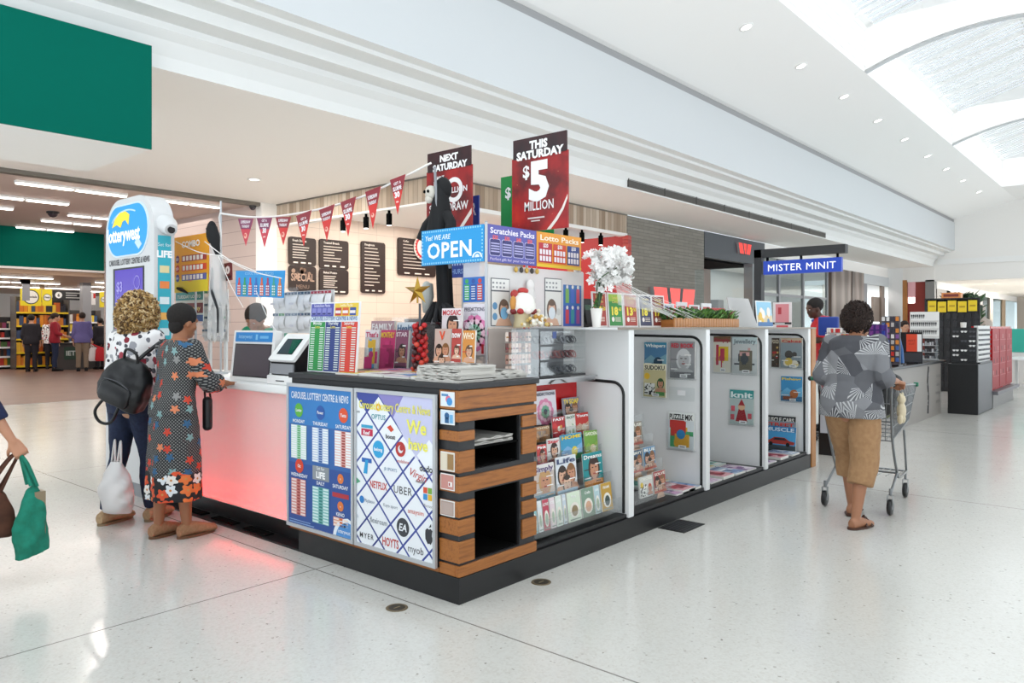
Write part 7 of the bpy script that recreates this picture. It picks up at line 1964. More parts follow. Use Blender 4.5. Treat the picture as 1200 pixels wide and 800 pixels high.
# ---- woman in the patterned dress
ld = (-.37, 2.40, 0)
J = dict(ankR=(.05, -.08, .075), ankL=(-.06, .09, .075), kneeR=(.05, -.085, .47), kneeL=(-.0, .09, .47), elR=(.12, -.23, 1.10), wrR=(.34, -.14, 1.08), elL=(.10, .22, 1.08), wrL=(.33, .12, 1.08))
t, j, s, bend, R, P, place = person('dark haired woman in a long dark dotted dress with orange flowers, leaning at the counter', ld, 8, 1.60, '#a06a4a', J=J, girth=1.05, lean=5, head_dir=(-4, 14, 0), hands=hs, voxel=.008, shoe=True, bust=1)
def hem_rings(zs, k=30, ph=0):
    out = []
    for z, rx, ry, amp in zs:
        out.append([V(((rx+amp*math.sin(6*a+ph))*math.cos(a)-.0, (ry+amp*math.sin(6*a+ph))*math.sin(a), z))*s for a in [2*PI*i/k for i in range(k)]])
    return out
b = MB(); torso_cloth(b, s, bend, 1.06, .86, 1.39, .012, .02, 1)
b.loft(hem_rings([(.28, .165, .215, .014), (.50, .160, .205, .010), (.62, .158, .202, .007), (.78, .152, .196, .003), (.90, .138, .186, 0), (1.0, .12, .165, 0)]), 's')
for q in 'RL': sleeve(b, j, q, s, 1.45, .068, .070)
remesh(b, .008, 'polka_dress', 'dress', t, 2, .006, 10)
shoe_pair(t, j, s, (-6, 4), 'tan_shoe', '#6d4a30', 'shoe', L=.25)
b = MB(); o = MB(); o.ball((0, 0, 0), (.106*s, .090*s, .094*s), 'black_hair', 18, 12); b.add([P(-.026, 0, .040)+(R @ v) for v in o.v], o.f, 'black_hair', True)
o = MB(); o.ball((0, 0, 0), (.05*s, .066*s, .07*s), 'black_hair', 14, 9); b.add([P(-.05, 0, -.03)+(R @ v) for v in o.v], o.f, 'black_hair', True); b.build('hair', t)
place()

# ---- passer-by cut by the left edge of the picture, carrying bags
hd_ = -20
J = dict(shR=(.0, -.175, 1.345), elR=(.15, -.225, 1.09), wrR=(.29, -.21, .83), ankR=(-.02, -.09, .075), ankL=(-.18, .09, .10), kneeR=(.02, -.09, .47), kneeL=(-.08, .09, .48), wrL=(-.1, .24, .84))
t, j, s, bend, R, P, place = person('passer-by in navy at the left picture edge carrying a green bag', (-1.625, 2.375, 0), hd_, 1.62, '#c08a6c', J=J, voxel=.008, shoe=True, hands={'R': dict(n=(-.2, 1, 0), curl=1.0), 'L': dict(curl=.5)})
b = MB(); torso_cloth(b, s, bend, 1.05, .78, 1.40, .014, .05)
for q in 'RL': sleeve(b, j, q, s, 1.55, .066, .052)
remesh(b, .009, 'navy', 'top', t, 3, .006, 10)
b = MB(); torso_cloth(b, s, bend, 1.05, .80, .95, .004)
for q in 'RL': leg_cloth(b, j, q, s, .10, [.096, .085, .066, .062, .058])
remesh(b, .01, 'navy', 'trousers', t, 3, .004, 12)
shoe_pair(t, j, s, (0, 0), 'black_cloth', 'black_matte')
curls(t, P, s, R, 160, 8, 'brown_hair', .112, .1, .115, (-.03, 0, .035), .02, lambda p: p.x > .06 and p.z < .05)
place()
bpy.context.view_layer.update()
hp = t.matrix_world @ (j['wrR']+V((.03, .015, -.085)))

# ---- woman pushing the trolley
J = dict(ankR=(-.13, -.075, .075), ankL=(.26, .10, .085), kneeR=(-.02, -.095, .47), kneeL=(.20, .10, .48), hipR=(0, -.09, .86), hipL=(0, .09, .86), elR=(-.0, -.225, 1.10), wrR=(.27, -.225, 1.06), elL=(-.0, .225, 1.10), wrL=(.27, .225, 1.06), head=(.045, -.01, 1.52))
t, j, s, bend, R, P, place = person('woman in a grey fan patterned top and tan cropped trousers pushing the trolley', (3.07, -1.03, 0), -4, 1.63, '#a87456', J=J, girth=1.14, lean=6, head_dir=(-22, 8, 0), voxel=.008, hands={'R': dict(n=(0, .2, -1), curl=.9, m=1), 'L': dict(n=(0, -.2, -1), curl=.9, m=-1)}, feet=(-14, 8))
b = MB(); torso_cloth(b, s, bend, 1.14, .74, 1.39, .022, .06)
for q in 'RL': sleeve(b, j, q, s, 1.18, .074, .074)
remesh(b, .009, 'fan_shirt', 'top', t, 3, .007, 9)
b = MB(); torso_cloth(b, s, bend, 1.18, .78, .92, .004)
for q in 'RL': leg_cloth(b, j, q, s, .30, [.118, .112, .100, .092, .09])
remesh(b, .009, 'khaki', 'trousers', t, 3, .006, 11)
for q, yw in (('R', -14), ('L', 8)):
    a = j['ank'+q]; c_, q_ = math.cos(math.radians(yw)), math.sin(math.radians(yw)); z0 = a.z-.075*s
    b = MB(); rings = []
    for z in (-.004, .014): rings.append([V((a.x+u*c_-v*q_, a.y+u*q_+v*c_, z0+z)) for u, v in [(.07*math.cos(th)-.005, .043*math.sin(th)) if math.cos(th) < 0 else (.205*math.cos(th)**.8-.005, .052*math.sin(th)) for th in [2*PI*i/24 for i in range(24)]]])
    b.loft(rings, '#4a2c1f'); sd = b.build('sandal', t)
    b = MB()
    for (u0, u1) in ((.06, .13), (.13, .06), (.12, .12)): b.tube([(a.x+u0*c_+.05*q_, a.y+u0*q_-.05*c_, z0+.012), (a.x+(u0+u1)/2*c_, a.y+(u0+u1)/2*q_, z0+.082 if u0+u1 < .2 else z0+.066), (a.x+u1*c_-.05*q_, a.y+u1*q_+.05*c_, z0+.012)], .009, '#4a2c1f', 7)
    b.build('strap', sd)
curls(t, P, s, R, 520, 12, 'brown_hair', .104, .098, .110, (-.03, 0, .035), .022, lambda p: p.x > .07 and p.z < .06)
place()
TW = t

# ---- shop worker behind the counter, bending over it
J = dict(elR=(.10, -.22, 1.10), wrR=(.30, -.12, 1.08), elL=(.10, .22, 1.10), wrL=(.30, .12, 1.08), head=(.09, 0, 1.50))
t, j, s, bend, R, P, place = person('shop worker in a green top looking down behind the clear counter screen', (1.24, 3.80, 0), 205, 1.72, '#a8755a', J=J, lean=14, head_dir=(0, 34, 0), voxel=.011, shoe=True, hands=hs)
b = MB(); torso_cloth(b, s, bend, 1.05, .82, 1.40, .014)
for q in 'RL': sleeve(b, j, q, s, .85, .068, .06)
remesh(b, .012, 'green_cloth', 'top', t, 3, .005)
b = MB(); torso_cloth(b, s, bend, 1.05, .80, .95, .004)
for q in 'RL': leg_cloth(b, j, q, s, .10, [.098, .086, .068, .062, .06])
remesh(b, .014, 'dark_cloth', 'trousers', t); shoe_pair(t, j, s, (0, 0), 'black_cloth', 'black_matte')
b = MB(); o = MB(); o.ball((0, 0, 0), (.112*s, .094*s, .098*s), 'brown_hair', 16, 11); b.add([P(-.03, 0, .038)+(R @ v) for v in o.v], o.f, 'brown_hair', True); b.build('hair', t)
place()

# ---- key cutter in red
J = dict(elR=(.12, -.22, 1.12), wrR=(.32, -.14, 1.10), elL=(.12, .22, 1.12), wrL=(.32, .12, 1.10), head=(.06, 0, 1.51))
t, j, s, bend, R, P, place = person('man in a red shirt with blue collar working behind the bays under the blue sign', (7.93, .76, 0), 118, 1.88, '#4a2e22', J=J, lean=8, head_dir=(20, 18, 0), voxel=.013, shoe=True, hands=hs)
b = MB(); torso_cloth(b, s, bend, 1.08, .82, 1.40, .016)
for q in 'RL': sleeve(b, j, q, s, .9, .07, .062)
remesh(b, .013, 'red_cloth', 'shirt', t, 3, .005)
b = MB(); b.tube([P(-.02+.075*math.cos(a), .075*math.sin(a), -.14) for a in [2*PI*i/14 for i in range(14)]], .018*s, '#2748a8', 7, True); b.build('collar', t)
b = MB(); torso_cloth(b, s, bend, 1.05, .80, .95, .006)
for q in 'RL': leg_cloth(b, j, q, s, .10, [.098, .086, .068, .062, .06])
remesh(b, .015, 'dark_cloth', 'trousers', t); shoe_pair(t, j, s, (0, 0), 'black_cloth', 'black_matte')
b = MB(); o = MB(); o.ball((0, 0, 0), (.104*s, .085*s, .092*s), 'black_hair', 16, 11); b.add([P(-.025, 0, .036)+(R @ v) for v in o.v], o.f, 'black_hair', True); b.build('hair', t)
place()
# ---- distant people
def far_person(label, loc, heading, H, top, legs, hairm, skin='#c49478', J=None, hat=None, lean=0, group=None, vox=.02):
    t, j, s, bend, R, P, place = person(label, loc, heading, H, skin, J=J, voxel=.015, shoe=True, lean=lean, head_dir=(0, 6, 0), group=group)
    b = MB(); torso_cloth(b, s, bend, 1.1, .80, 1.40, .018)
    for q in 'RL': sleeve(b, j, q, s, 1.6, .07, .05)
    remesh(b, .018, top, 'top', t, 2)
    b = MB(); torso_cloth(b, s, bend, 1.05, .80, .95, .006)
    for q in 'RL': leg_cloth(b, j, q, s, .09, [.1, .09, .072, .066, .062])
    remesh(b, .018, legs, 'trousers', t, 2); shoe_pair(t, j, s, (0, 0), 'black_cloth', 'black_matte')
    b = MB(); o = MB(); o.ball((0, 0, 0), (.11*s, .09*s, .095*s), hairm, 14, 10); b.add([P(-.028, 0, .036)+(R @ v) for v in o.v], o.f, hairm, True); b.build('hair', t)
    place(); return t, j
AW = dict(elR=(.05, -.22, 1.08), wrR=(.28, -.18, 1.0))
far_person('shopper in black with dark trousers at the yellow stand in the supermarket', (5.72, 25.2, 0), 60, 1.84, 'dark_cloth', 'dark_cloth', 'black_hair')
far_person('shopper in a dark red jumper and jeans at the supermarket checkout', (6.35, 25.0, 0), -20, 1.90, 'crimson', 'denim', 'brown_hair', J=AW)
far_person('shopper in a purple shirt and grey trousers holding carrier bags', (6.93, 24.3, 0), 70, 1.92, 'purple_cloth', 'grey_trouser', 'brown_hair', skin='#b5846a')
far_person('shopper in dark clothes at the checkout, just left of the white tower', (7.75, 25.0, 0), 100, 1.75, 'dark_cloth', 'dark_cloth', 'black_hair')
far_person('cashier in a pale check shirt behind the checkout', (6.75, 26.6, 0), 250, 1.80, 'floral_blouse', 'dark_cloth', 'black_hair', skin='#a87a60')
far_person('person in a white top sitting low behind the far grey counter', (13.55, 1.14, 0), 215, 1.56, 'ticket_white', 'dark_cloth', 'brown_hair')
# ------------------------------------------------------------------ bags and the trolley
t = thing('backpack', 'black backpack hanging off one shoulder of the curly haired woman', 'backpack', (0, 0, 0))
b = MB()
def sq(z, rx, ry, cx=0, k=22, e=.55):
    return [V((cx+rx*math.copysign(abs(math.cos(a))**e, math.cos(a)), ry*math.copysign(abs(math.sin(a))**e, math.sin(a)), z)) for a in [2*PI*i/k for i in range(k)]]
b.loft([sq(0, .05, .10), sq(.02, .085, .16), sq(.12, .105, .185), sq(.24, .09, .165), sq(.33, .06, .12), sq(.36, .03, .08)], 's')
fabric('black_leather', '#0f0f11', '#19191b', 30); MATS['black_leather'].node_tree.nodes['Principled BSDF'].inputs['Roughness'].default_value = .42
remesh(b, .010, 'black_leather', 'pack', t, 3, .014, 8)
b = MB(); b.loft([sq(.05, .02, .11, -.105), sq(.08, .03, .125, -.105), sq(.17, .026, .12, -.10), sq(.19, .012, .10, -.095)], 'black_leather'); b.build('front_pocket', t)
b = MB(); b.tube(catmull([(-.02, -.05, .345), (-.05, -.03, .43), (-.05, .05, .43), (-.02, .07, .345)], 6), .010, 'black_leather', 7); b.build('top_handle', t)
b = MB(); b.tube(catmull([(.05, .02, .33), (.10, .0, .40), (.15, -.02, .46), (.22, .0, .47)], 6), .014, 'black_leather', 7); b.build('shoulder_strap', t)
b = MB(); b.tube(catmull([(-.02, .12, .02), (-.04, .15, -.10), (-.02, .10, -.17), (.0, .03, -.14), (.02, .02, .01)], 6), .011, 'black_leather', 7); b.build('hanging_strap', t)
b = MB(); b.tube(catmull([(-.12, -.10, .2), (-.115, 0, .215), (-.12, .10, .2)], 5), .004, 'dark_steel', 5); b.build('zip', t)
t.location = (-.55, 2.83, .89); t.rotation_euler = (math.radians(24), math.radians(-6), math.radians(28))
# carrier bag between the two women's legs
t = thing('carrier_bag', 'white plastic carrier bag hanging beside the jeans of the curly haired woman', 'shopping bag', (-.38, 2.85, .1))
b = MB(); rows = []
k = 26
for i in range(12):
    q = i/11; z = .47-.36*q; r_ = .05+.13*math.sin(min(1, q*1.25)*PI*.6)*(1-.25*max(0, q-.75)*4)
    rows.append([(-.50+r_*.55*math.cos(a)*(1+.10*math.sin(3*a+i)), 3.02+r_*1.1*math.sin(a)*(1+.12*math.sin(4*a+1.7*i)), z) for a in [2*PI*j_/k for j_ in range(k+1)]])
rows.append([(-.50, 3.02, .105)]*(k+1)); b.sheet(rows, 'plastic_bag'); b.build('bag', t)
b = MB()
for q in (-.05, .05): b.tube(catmull([(-.50, 3.02+q-.03, .46), (-.49, 3.02+q, .62), (-.50, 3.02+q+.03, .46)], 6), .008, 'plastic_bag', 6, caps=True)
b.build('handle', t)
b = MB(); b.ball((-.50, 3.02, .17), (.05, .09, .055), '#d8d0cc', 10, 7); b.ball((-.49, 3.05, .25), (.045, .07, .06), '#c9b4ae', 10, 7); b.build('contents', t)
t = thing('shoulder_bag', 'black printed shoulder bag hanging at the dress side toward the counter', 'bag', (-.1, 2.15, .6))
b = MB(); b.bbox(-.195, 2.30, .72, -.13, 2.36, .96, .028, 'black_leather', 3); b.build('bag_body', t)
b = MB(); b.tube(catmull([(-.18, 2.33, .95), (-.2, 2.30, 1.03), (-.22, 2.27, 1.10), (-.17, 2.30, 1.03), (-.14, 2.33, .95)], 6), .008, 'black_leather', 6); b.build('strap', t)
# bags of the passer-by
hx, hy, hz = hp
t = thing('green_bag', 'green cloth shopping bag swinging from the passer-by\'s hand', 'shopping bag', (hx, hy, hz-.5))
fabric('bag_green', '#0f6f58', '#13816a', 20); fabric('bag_brown', '#4a2a1c', '#5a3524', 20)
b = MB(); rows = []
for i in range(12):
    q = i/11; z = hz-.18-.38*q; r_ = .024+.055*math.sin(min(1, q*1.1)*PI*.62)
    rows.append([V((hx+.05+r_*1.15*math.cos(a)*(1+.12*math.sin(3*a+.8*i)), hy-.03+r_*.8*math.sin(a)*(1+.14*math.sin(4*a+i)), z+.02*math.cos(a))) for a in [2*PI*j_/24 for j_ in range(24)]])
b.loft(rows, 's'); remesh(b, .008, 'bag_green', 'bag_body', t, 2, .008, 12)
b = MB()
for q in (-.03, .03): b.tube(catmull([(hx+.04, hy-.03+q, hz-.17), (hx+.012, hy+q*.3, hz-.02), (hx+.0, hy+q*.2, hz+.012), (hx+.03, hy-.01-q, hz-.05), (hx+.075, hy-.03-q*.6, hz-.18)], 6), .010, 'bag_green', 7)
b.build('handle', t)
b = MB(); b.box(hx+.06, hy-.06, hz-.47, hx+.115, hy+.01, hz-.21, '#8c7a5f'); b.build('carton', t)
t = thing('brown_bag', 'brown leather handbag hanging behind the green bag', 'handbag', (hx-.08, hy+.05, hz-.4))
b = MB(); rows = []
for z, rx, ry in ((hz-.46, .10, .04), (hz-.44, .125, .06), (hz-.32, .115, .06), (hz-.22, .075, .04), (hz-.19, .05, .02)): rows.append([V((hx-.115+v.x, hy+.085+v.y, z)) for v in sq(0, rx, ry)])
b.loft(rows, 's'); remesh(b, .009, 'bag_brown', 'bag_body', t, 2, .006, 10)
b = MB()
for q in (-.025, .025): b.tube(catmull([(hx-.16, hy+.08+q, hz-.22), (hx-.05, hy+.03+q*.5, hz-.03), (hx-.0, hy+.012, hz+.012), (hx-.02, hy+.04, hz-.06), (hx-.075, hy+.09+q, hz-.21)], 6), .009, 'bag_brown', 7)
b.build('handle', t)

# ---- shopping trolley, pushed along +X
t = thing('shopping_trolley', 'chrome wire shopping trolley with green handle and corner bumpers', 'trolley', (3.9, -.95, 0))
TX, TY = 3.50, -.93
pmat('trolley_green', '#0e6b4c', .4)
def pt(u, v, z): return (TX+u, TY+v, z)
b = MB(); b.bar(pt(-.09, -.32, 1.035), pt(-.09, .32, 1.035), .017, 'trolley_green', 10); hb = b.build('handle', t)
b = MB()
for v in (-.30, .30): b.ball(pt(-.09, v*1.08, 1.035), .02, 'plastic_black', 8, 6)
b.build('grip_cap', hb)
def bpt(q, v, top):          # basket corners taper toward the front and bottom
    wt = .285-.05*q; wb = .235-.045*q
    zt = 1.0-.04*q; zb = .56+.10*q; x_ = .0+.86*q if top else .10+.70*q
    return V(pt(x_, (wt if top else wb)*v, zt if top else zb))
b = MB()
for v in (-1, 1):
    b.tube([bpt(0, v, True), bpt(.5, v, True), bpt(1, v, True)], .007, 'trolley_wire', 6)
    for lv in (.25, .5, .75):
        b.bar(bpt(0, v, True).lerp(bpt(0, v, False), lv), bpt(1, v, True).lerp(bpt(1, v, False), lv), .0038, 'trolley_wire', 5)
    for k in range(17): b.bar(bpt(k/16, v, True), bpt(k/16, v, False), .0034, 'trolley_wire', 5)
    b.bar(bpt(0, v, False), bpt(1, v, False), .005, 'trolley_wire', 6)
b.build('side_mesh', t)
b = MB()
for q in (0, 1):
    b.bar(bpt(q, -1, True), bpt(q, 1, True), .006, 'trolley_wire', 6); b.bar(bpt(q, -1, False), bpt(q, 1, False), .005, 'trolley_wire', 6)
    for k in range(11):
        w_ = -1+2*k/10; b.bar(bpt(q, w_, True), bpt(q, w_, False), .0034, 'trolley_wire', 5)
    for lv in (.33, .66): b.bar(bpt(q, -1, True).lerp(bpt(q, -1, False), lv), bpt(q, 1, True).lerp(bpt(q, 1, False), lv), .0038, 'trolley_wire', 5)
for k in range(11): b.bar(bpt(0, -1+.2*k, False), bpt(1, -1+.2*k, False), .0034, 'trolley_wire', 5)
for k in range(7): b.bar(bpt(k/6, -1, False), bpt(k/6, 1, False), .0038, 'trolley_wire', 5)
b.build('end_mesh', t)
b = MB()
for v in (-1, 1): b.bbox(*[c-.018 for c in bpt(1, v, True)], *[c+.018 for c in bpt(1, v, True)], .006, 'trolley_green', 2)
b.build('corner_bumper', t)
b = MB()
for v in (-.24, .24):
    b.tube(catmull([pt(-.09, v*1.2, 1.035), pt(-.02, v*1.1, .95), pt(.10, v, .58), pt(.25, v*.98, .30), pt(.36, v*.95, .24), pt(.80, v*.72, .22)], 6), .010, 'trolley_wire', 8)
    b.bar(pt(.02, v*1.02, .155), pt(.25, v*.98, .29), .010, 'trolley_wire', 8); b.bar(pt(.80, v*.72, .22), pt(.66, v*.78, .59), .009, 'trolley_wire', 8)
b.bar(pt(.25, -.235, .29), pt(.25, .235, .29), .008, 'trolley_wire', 7); b.bar(pt(.80, -.17, .22), pt(.80, .17, .22), .008, 'trolley_wire', 7)
for k in range(7): b.bar(pt(.32, -.2+.065*k, .245), pt(.80, -.16+.053*k, .222), .0035, 'trolley_wire', 5)
b.build('chassis', t)
for u, v in ((.02, -.245), (.02, .245), (.78, -.17), (.78, .17)):
    b = MB(); b.bar(pt(u, v, .155), pt(u, v, .205), .010, 'trolley_wire', 8)
    for q in (-.02, .02): b.add([pt(u-.015, v+q, .06), pt(u+.015, v+q, .06), pt(u+.025, v+q, .155), pt(u-.025, v+q, .155)], [(0, 1, 2, 3)], 'trolley_wire')
    b.add([pt(u-.025, v-.02, .155), pt(u+.025, v-.02, .155), pt(u+.025, v+.02, .155), pt(u-.025, v+.02, .155)], [(0, 1, 2, 3)], 'trolley_wire'); c_ = b.build('caster_fork', t)
    b = MB(); b.lathe([(.03, -.016), (.058, -.013), (.062, -.008), (.062, .008), (.058, .013), (.03, .016)], 'plastic_black', pt(u, v, .063), 20, 'y'); b.lathe([(.02, -.018), (.02, .018)], 'plastic_grey', pt(u, v, .063), 12, 'y'); b.build('wheel', c_)
t = thing('black_bag', 'black bag slumped over the rim of the trolley basket', 'bag', (3.7, -1.05, .75))
b = MB()
for c_, r_ in (((3.86, -1.04, .86), (.11, .10, .14)), ((3.90, -1.09, 1.0), (.09, .085, .08)), ((3.80, -1.04, 1.0), (.07, .07, .06))): b.ball(c_, r_, 's', 16, 10)
remesh(b, .010, 'black_leather', 'bag_body', t, 3, .016, 8)
b = MB(); b.tube(catmull([(3.80, -1.06, 1.05), (3.86, -1.03, 1.12), (3.92, -1.06, 1.04)], 6), .008, 'black_leather', 6); b.build('strap', t)
t = thing('grocery_bag', 'dull green grocery bag lying in the trolley basket', 'shopping bag', (3.9, -.9, .62))
b = MB(); b.ball((3.95, -.86, .72), (.17, .11, .12), 's', 16, 10); b.ball((4.14, -.93, .74), (.10, .11, .09), 's', 14, 9); fabric('dull_green', '#5f6648', '#767a5c', 14); remesh(b, .012, 'dull_green', 'bag_body', t, 3, .018, 7)
b = MB(); b.tube(catmull([(3.90, -.87, .83), (3.96, -.87, .90), (4.02, -.87, .83)], 5), .007, 'dull_green', 6); b.build('handle', t)
t = thing('plush_charm', 'cream plush toy clipped to the side of the trolley', 'toy', (3.55, -1.22, .8))
b = MB(); b.ball((3.60, -1.235, .89), (.045, .03, .04), 's', 12, 8); b.ball((3.60, -1.235, .80), (.05, .034, .07), 's', 12, 8)
for v in (-.04, .04): b.ball((3.60+v, -1.235, .74), (.022, .022, .04), 's', 9, 6); b.ball((3.60+v*.8, -1.235, .925), (.014, .01, .02), 's', 8, 6)
remesh(b, .005, '#cfc0a0', 'plush_body', t, 2)
b = MB(); b.tube(catmull([(3.60, -1.235, .925), (3.60, -1.22, .97), (3.60, -1.212, .985)], 4), .004, 'dark_steel', 5); b.build('clip', t)
# two carrier bags held by the supermarket shopper
for nm, dx, c_, lab in (('carrier_bag', .30, 'plastic_bag', 'white carrier bag held by the shopper in the purple shirt'), ('carrier_bag', .62, 'red_cloth', 'red carrier bag held by the shopper in the purple shirt')):
    t = thing(nm, lab, 'shopping bag', (6.93+dx, 24.1-dx*.5, .3), 'bags of the purple shirt shopper'); x_, y_ = 7.24+(dx-.3)*.55, 24.22-(dx-.3)*.35
    b = MB(); b.loft([[V((x_+v.x, y_+v.y, z)) for v in sq(0, rx, ry)] for z, rx, ry in ((.32, .12, .06), (.36, .16, .08), (.70, .13, .05), (.78, .08, .02))], c_); b.build('bag_body', t)
    b = MB(); b.tube(catmull([(x_-.06, y_, .77), (7.19, 24.27, .90), (x_+.03, y_, .77)], 5), .012, c_, 6); b.build('handle', t)
# ------------------------------------------------------------------ key-cutting kiosk and stands further along
pmat('mm_blue', '#1d3fa8', .35, emit='#1d3fa8', es=.25); pmat('mm_white', '#ffffff', .4, emit='#ffffff', es=.5)
t = thing('repair_kiosk_sign', 'dark frame with a lit blue shop sign hanging beyond the magazine bays', 'sign', (6.3, .5, 0))
b = MB(); b.box(6.25, .99, 0, 6.35, 1.08, 2.40, 'charcoal'); b.build('post', t)
b = MB(); b.box(6.25, -.0, 2.30, 6.35, 1.08, 2.40, 'charcoal'); b.build('beam', t)
for y in (.10, .52, .93):
    b = MB(); b.box(6.29, y-.012, 2.25, 6.31, y+.012, 2.30, 'black_matte'); b.build('hanger', t)
M = frame((6.27, .97, 2.09), -90)
b = MB(M); b.prism([(0, 0), (.92, 0), (.92, .165), (0, .165)], -.06, 0, 'mm_blue'); sg = b.build('sign_box', t)
b = MB(M); b.text('MISTER MINIT', .46, .04, .085, 'mm_white', .003, w=.80, al='C', bold=0, spacing=1.08); b.build('lettering', sg)
t = thing('glass_screen', 'clear glass screen standing beside the dark sign post', 'screen', (6.31, 1.2, 0))
b = MB(); b.box(6.30, 1.09, .15, 6.31, 1.9, 2.2, 'glass'); b.build('pane', t)
b = MB(); b.box(6.28, 1.09, 0, 6.33, 1.9, .15, 'dark_steel'); b.build('foot_rail', t)
t = thing('pink_poster', 'pink and red poster board behind the picture card', 'poster', (6.05, .65, 1.0))
M = frame((6.05, .76, 1.38), -90); b = MB(M); b.prism([(0, 0), (.22, 0), (.22, .36), (0, .36)], -.01, 0, '#e7dcdc'); b.rect(.03, .12, .19, .34, .001, '#d98a90'); b.rect(.0, .10, .22, .125, .002, '#2b2b2e'); b.rect(.04, .02, .18, .09, .001, '#d0545c'); b.rect(.06, .22, .1, .30, .002, '#b83a44'); b.rect(.02, .105, .14, .118, .003, '#d9d9d9'); b.build('board', t)
b = MB(); b.bar((6.065, .65, .02), (6.065, .65, 1.4), .012, 'dark_steel'); b.box(5.95, .55, 0, 6.15, .75, .02, 'dark_steel'); b.build('stand', t)
# shelf of key rings in the gap past the bays
t = thing('key_ring_rack', 'low rack of red and white key rings in the gap past the bays', 'rack', (6.1, .0, 0))
b = MB(); b.box(6.02, -.14, 0, 6.5, .22, 1.17, 'plastic_black'); b.box(6.02, -.14, 1.17, 6.5, .22, 1.19, 'dark_steel'); b.box(6.3, -.14, 1.19, 6.34, .22, 1.44, 'laminate_white')
b.box(6.015, -.13, .62, 6.02, .2, .95, '#a02226'); b.box(6.015, -.13, .25, 6.02, .2, .6, '#b9bdc6'); b.build('cabinet', t)
r = random.Random(31)
for k in range(4):
    b = MB(); z = 1.20+.062*k; b.box(6.06+.05*k, -.13, z-.006, 6.29, .21, z, 'steel')
    for i in range(13): b.box(6.06+.05*k, -.125+.025*i, z, 6.10+.05*k, -.107+.025*i, z+.045, r.choice(('#c22a2e', '#e8e4e0', '#c9423a', '#e2b23a', '#efeae6', '#b8b4b0')))
    b.build('key_ring_row', t)
t = thing('blue_chair', 'blue backed work chair in front of the man in red', 'chair', (7.1, .45, 0))
b = MB(); b.bbox(7.04, .33, 1.34, 7.10, .58, 1.58, .02, '#1f3f98', 3); b.build('backrest', t)
b = MB(); b.bbox(7.10, .28, .95, 7.5, .64, 1.02, .03, '#1f3f98', 3); b.build('seat', t)
b = MB(); b.bar((7.3, .46, .06), (7.3, .46, .95), .03, 'dark_steel'); b.tube([(7.07, .46, 1.35), (7.09, .46, .92), (7.3, .46, .92)], .018, 'dark_steel', 8); b.build('post', t)
for k in range(5):
    a = k*2*PI/5; b = MB(); b.tube([(7.3, .46, .09), (7.3+.27*math.cos(a), .46+.27*math.sin(a), .06)], [.025, .018], 'dark_steel', 7); b.ball((7.3+.27*math.cos(a), .46+.27*math.sin(a), .03), .03, 'plastic_black', 9, 7); b.build('leg', t)
# grey counter
t = thing('repair_counter', 'grey fronted counter with a dark top beyond the trolley', 'counter', (9.2, .6, 0))
b = MB(); b.box(7.6, .10, .0, 11.55, .16, .86, '#9b958f'); b.box(11.49, .16, 0, 11.55, .5, .86, '#8f8c89'); b.box(7.6, .16, 0, 7.66, .5, .86, '#8f8c89'); b.box(7.66, .44, 0, 11.49, .5, .86, '#77747a'); b.build('front', t)
b = MB(); b.bbox(7.55, .03, .861, 11.6, .56, .90, .005, 'plastic_black', 1); b.build('worktop', t)
M = frame((10.0, .099, .0), 0); b = MB(M)
for k in range(4): b.text(('CUTS KEYS', 'REPAIRS', 'ENGRAVING', 'BATTERIES')[k], 1.35, .62-.14*k, .045, '#6f6c6a', .002, al='C', wmax=.42)
b.tube([(.62, .08, .004), (.66, .35, .004), (.60, .6, .004), (.66, .82, .004)], .012, '#3a3a3c', 6)
for k in range(4): b.ring(.63+.03*(k % 2), .25+.15*k, .025, .04, .004+.0005*k, '#d9d7d4', 14)
b.build('front_print', t)
ZM = .901
def hookstand(loc, name, lab, wd, hh, base_c, cols, seed, yaw=-90, cell=.06, grp=None):
    x, y, z = loc; t = thing(name, lab, 'display stand', loc, grp); rr = random.Random(seed)
    M = frame((x, y+wd/2, z), yaw)
    b = MB(M); b.prism([(0, 0), (wd, 0), (wd, hh), (0, hh)], -.03, 0, base_c); b.box(.0, 0, -.16, wd, .02, .06, 'plastic_black'); b.build('back_board', t)
    b = MB(M); nx = int(wd/cell); ny = int(hh/(cell*1.3))
    for i in range(nx):
        for j_ in range(ny):
            u = (i+.5)*wd/nx; v = .04+(j_+.3)*(hh-.05)/ny
            b.box(u-cell*.32, v, .015, u+cell*.32, v+cell*.95, .03, rr.choice(cols)); b.bar((u, v+cell, 0), (u, v+cell, .06), .003, 'chrome', 4)
    o = b.build('hung_stock', t); o['kind'] = 'stuff'
    return t
hookstand((8.02, .13, ZM), 'purple_stand', 'purple backed stand of small goods on the grey counter', .22, .58, '#4b2a7a', ('#3f2a86', '#5a3a98', '#2f3fa0', '#7a3a8a'), 1)
hookstand((8.75, .16, ZM), 'key_ring_stand', 'tall hook stand of mixed key rings beside the purple stand', .24, .70, '#5a565c', ('#c9372f', '#e2e0dc', '#8a5a9a', '#3a3a44', '#d98a3a', '#b8b4b0', '#4a6aa8'), 2)
t = thing('umbrella_bundle', 'bunch of folded blue umbrellas leaning on the grey counter', 'umbrella', (9.15, .14, ZM))
for k in range(4):
    b = MB(); b.tube([(9.15+.02*k, .11+.035*k, ZM), (9.15+.01*k, .12+.025*k, ZM+.22), (9.14, .14+.01*k, ZM+.42)], [.03, .026, .006], ('#2f5f9a', '#3d78b5', '#26406e', '#5a8fc0')[k], 9); b.build('folded_canopy', t)
b = MB(); b.lathe([(.10, ZM), (.10, ZM+.03), (.085, ZM+.03)], 'plastic_black', (9.16, .16, 0), 18); b.build('tray', t)
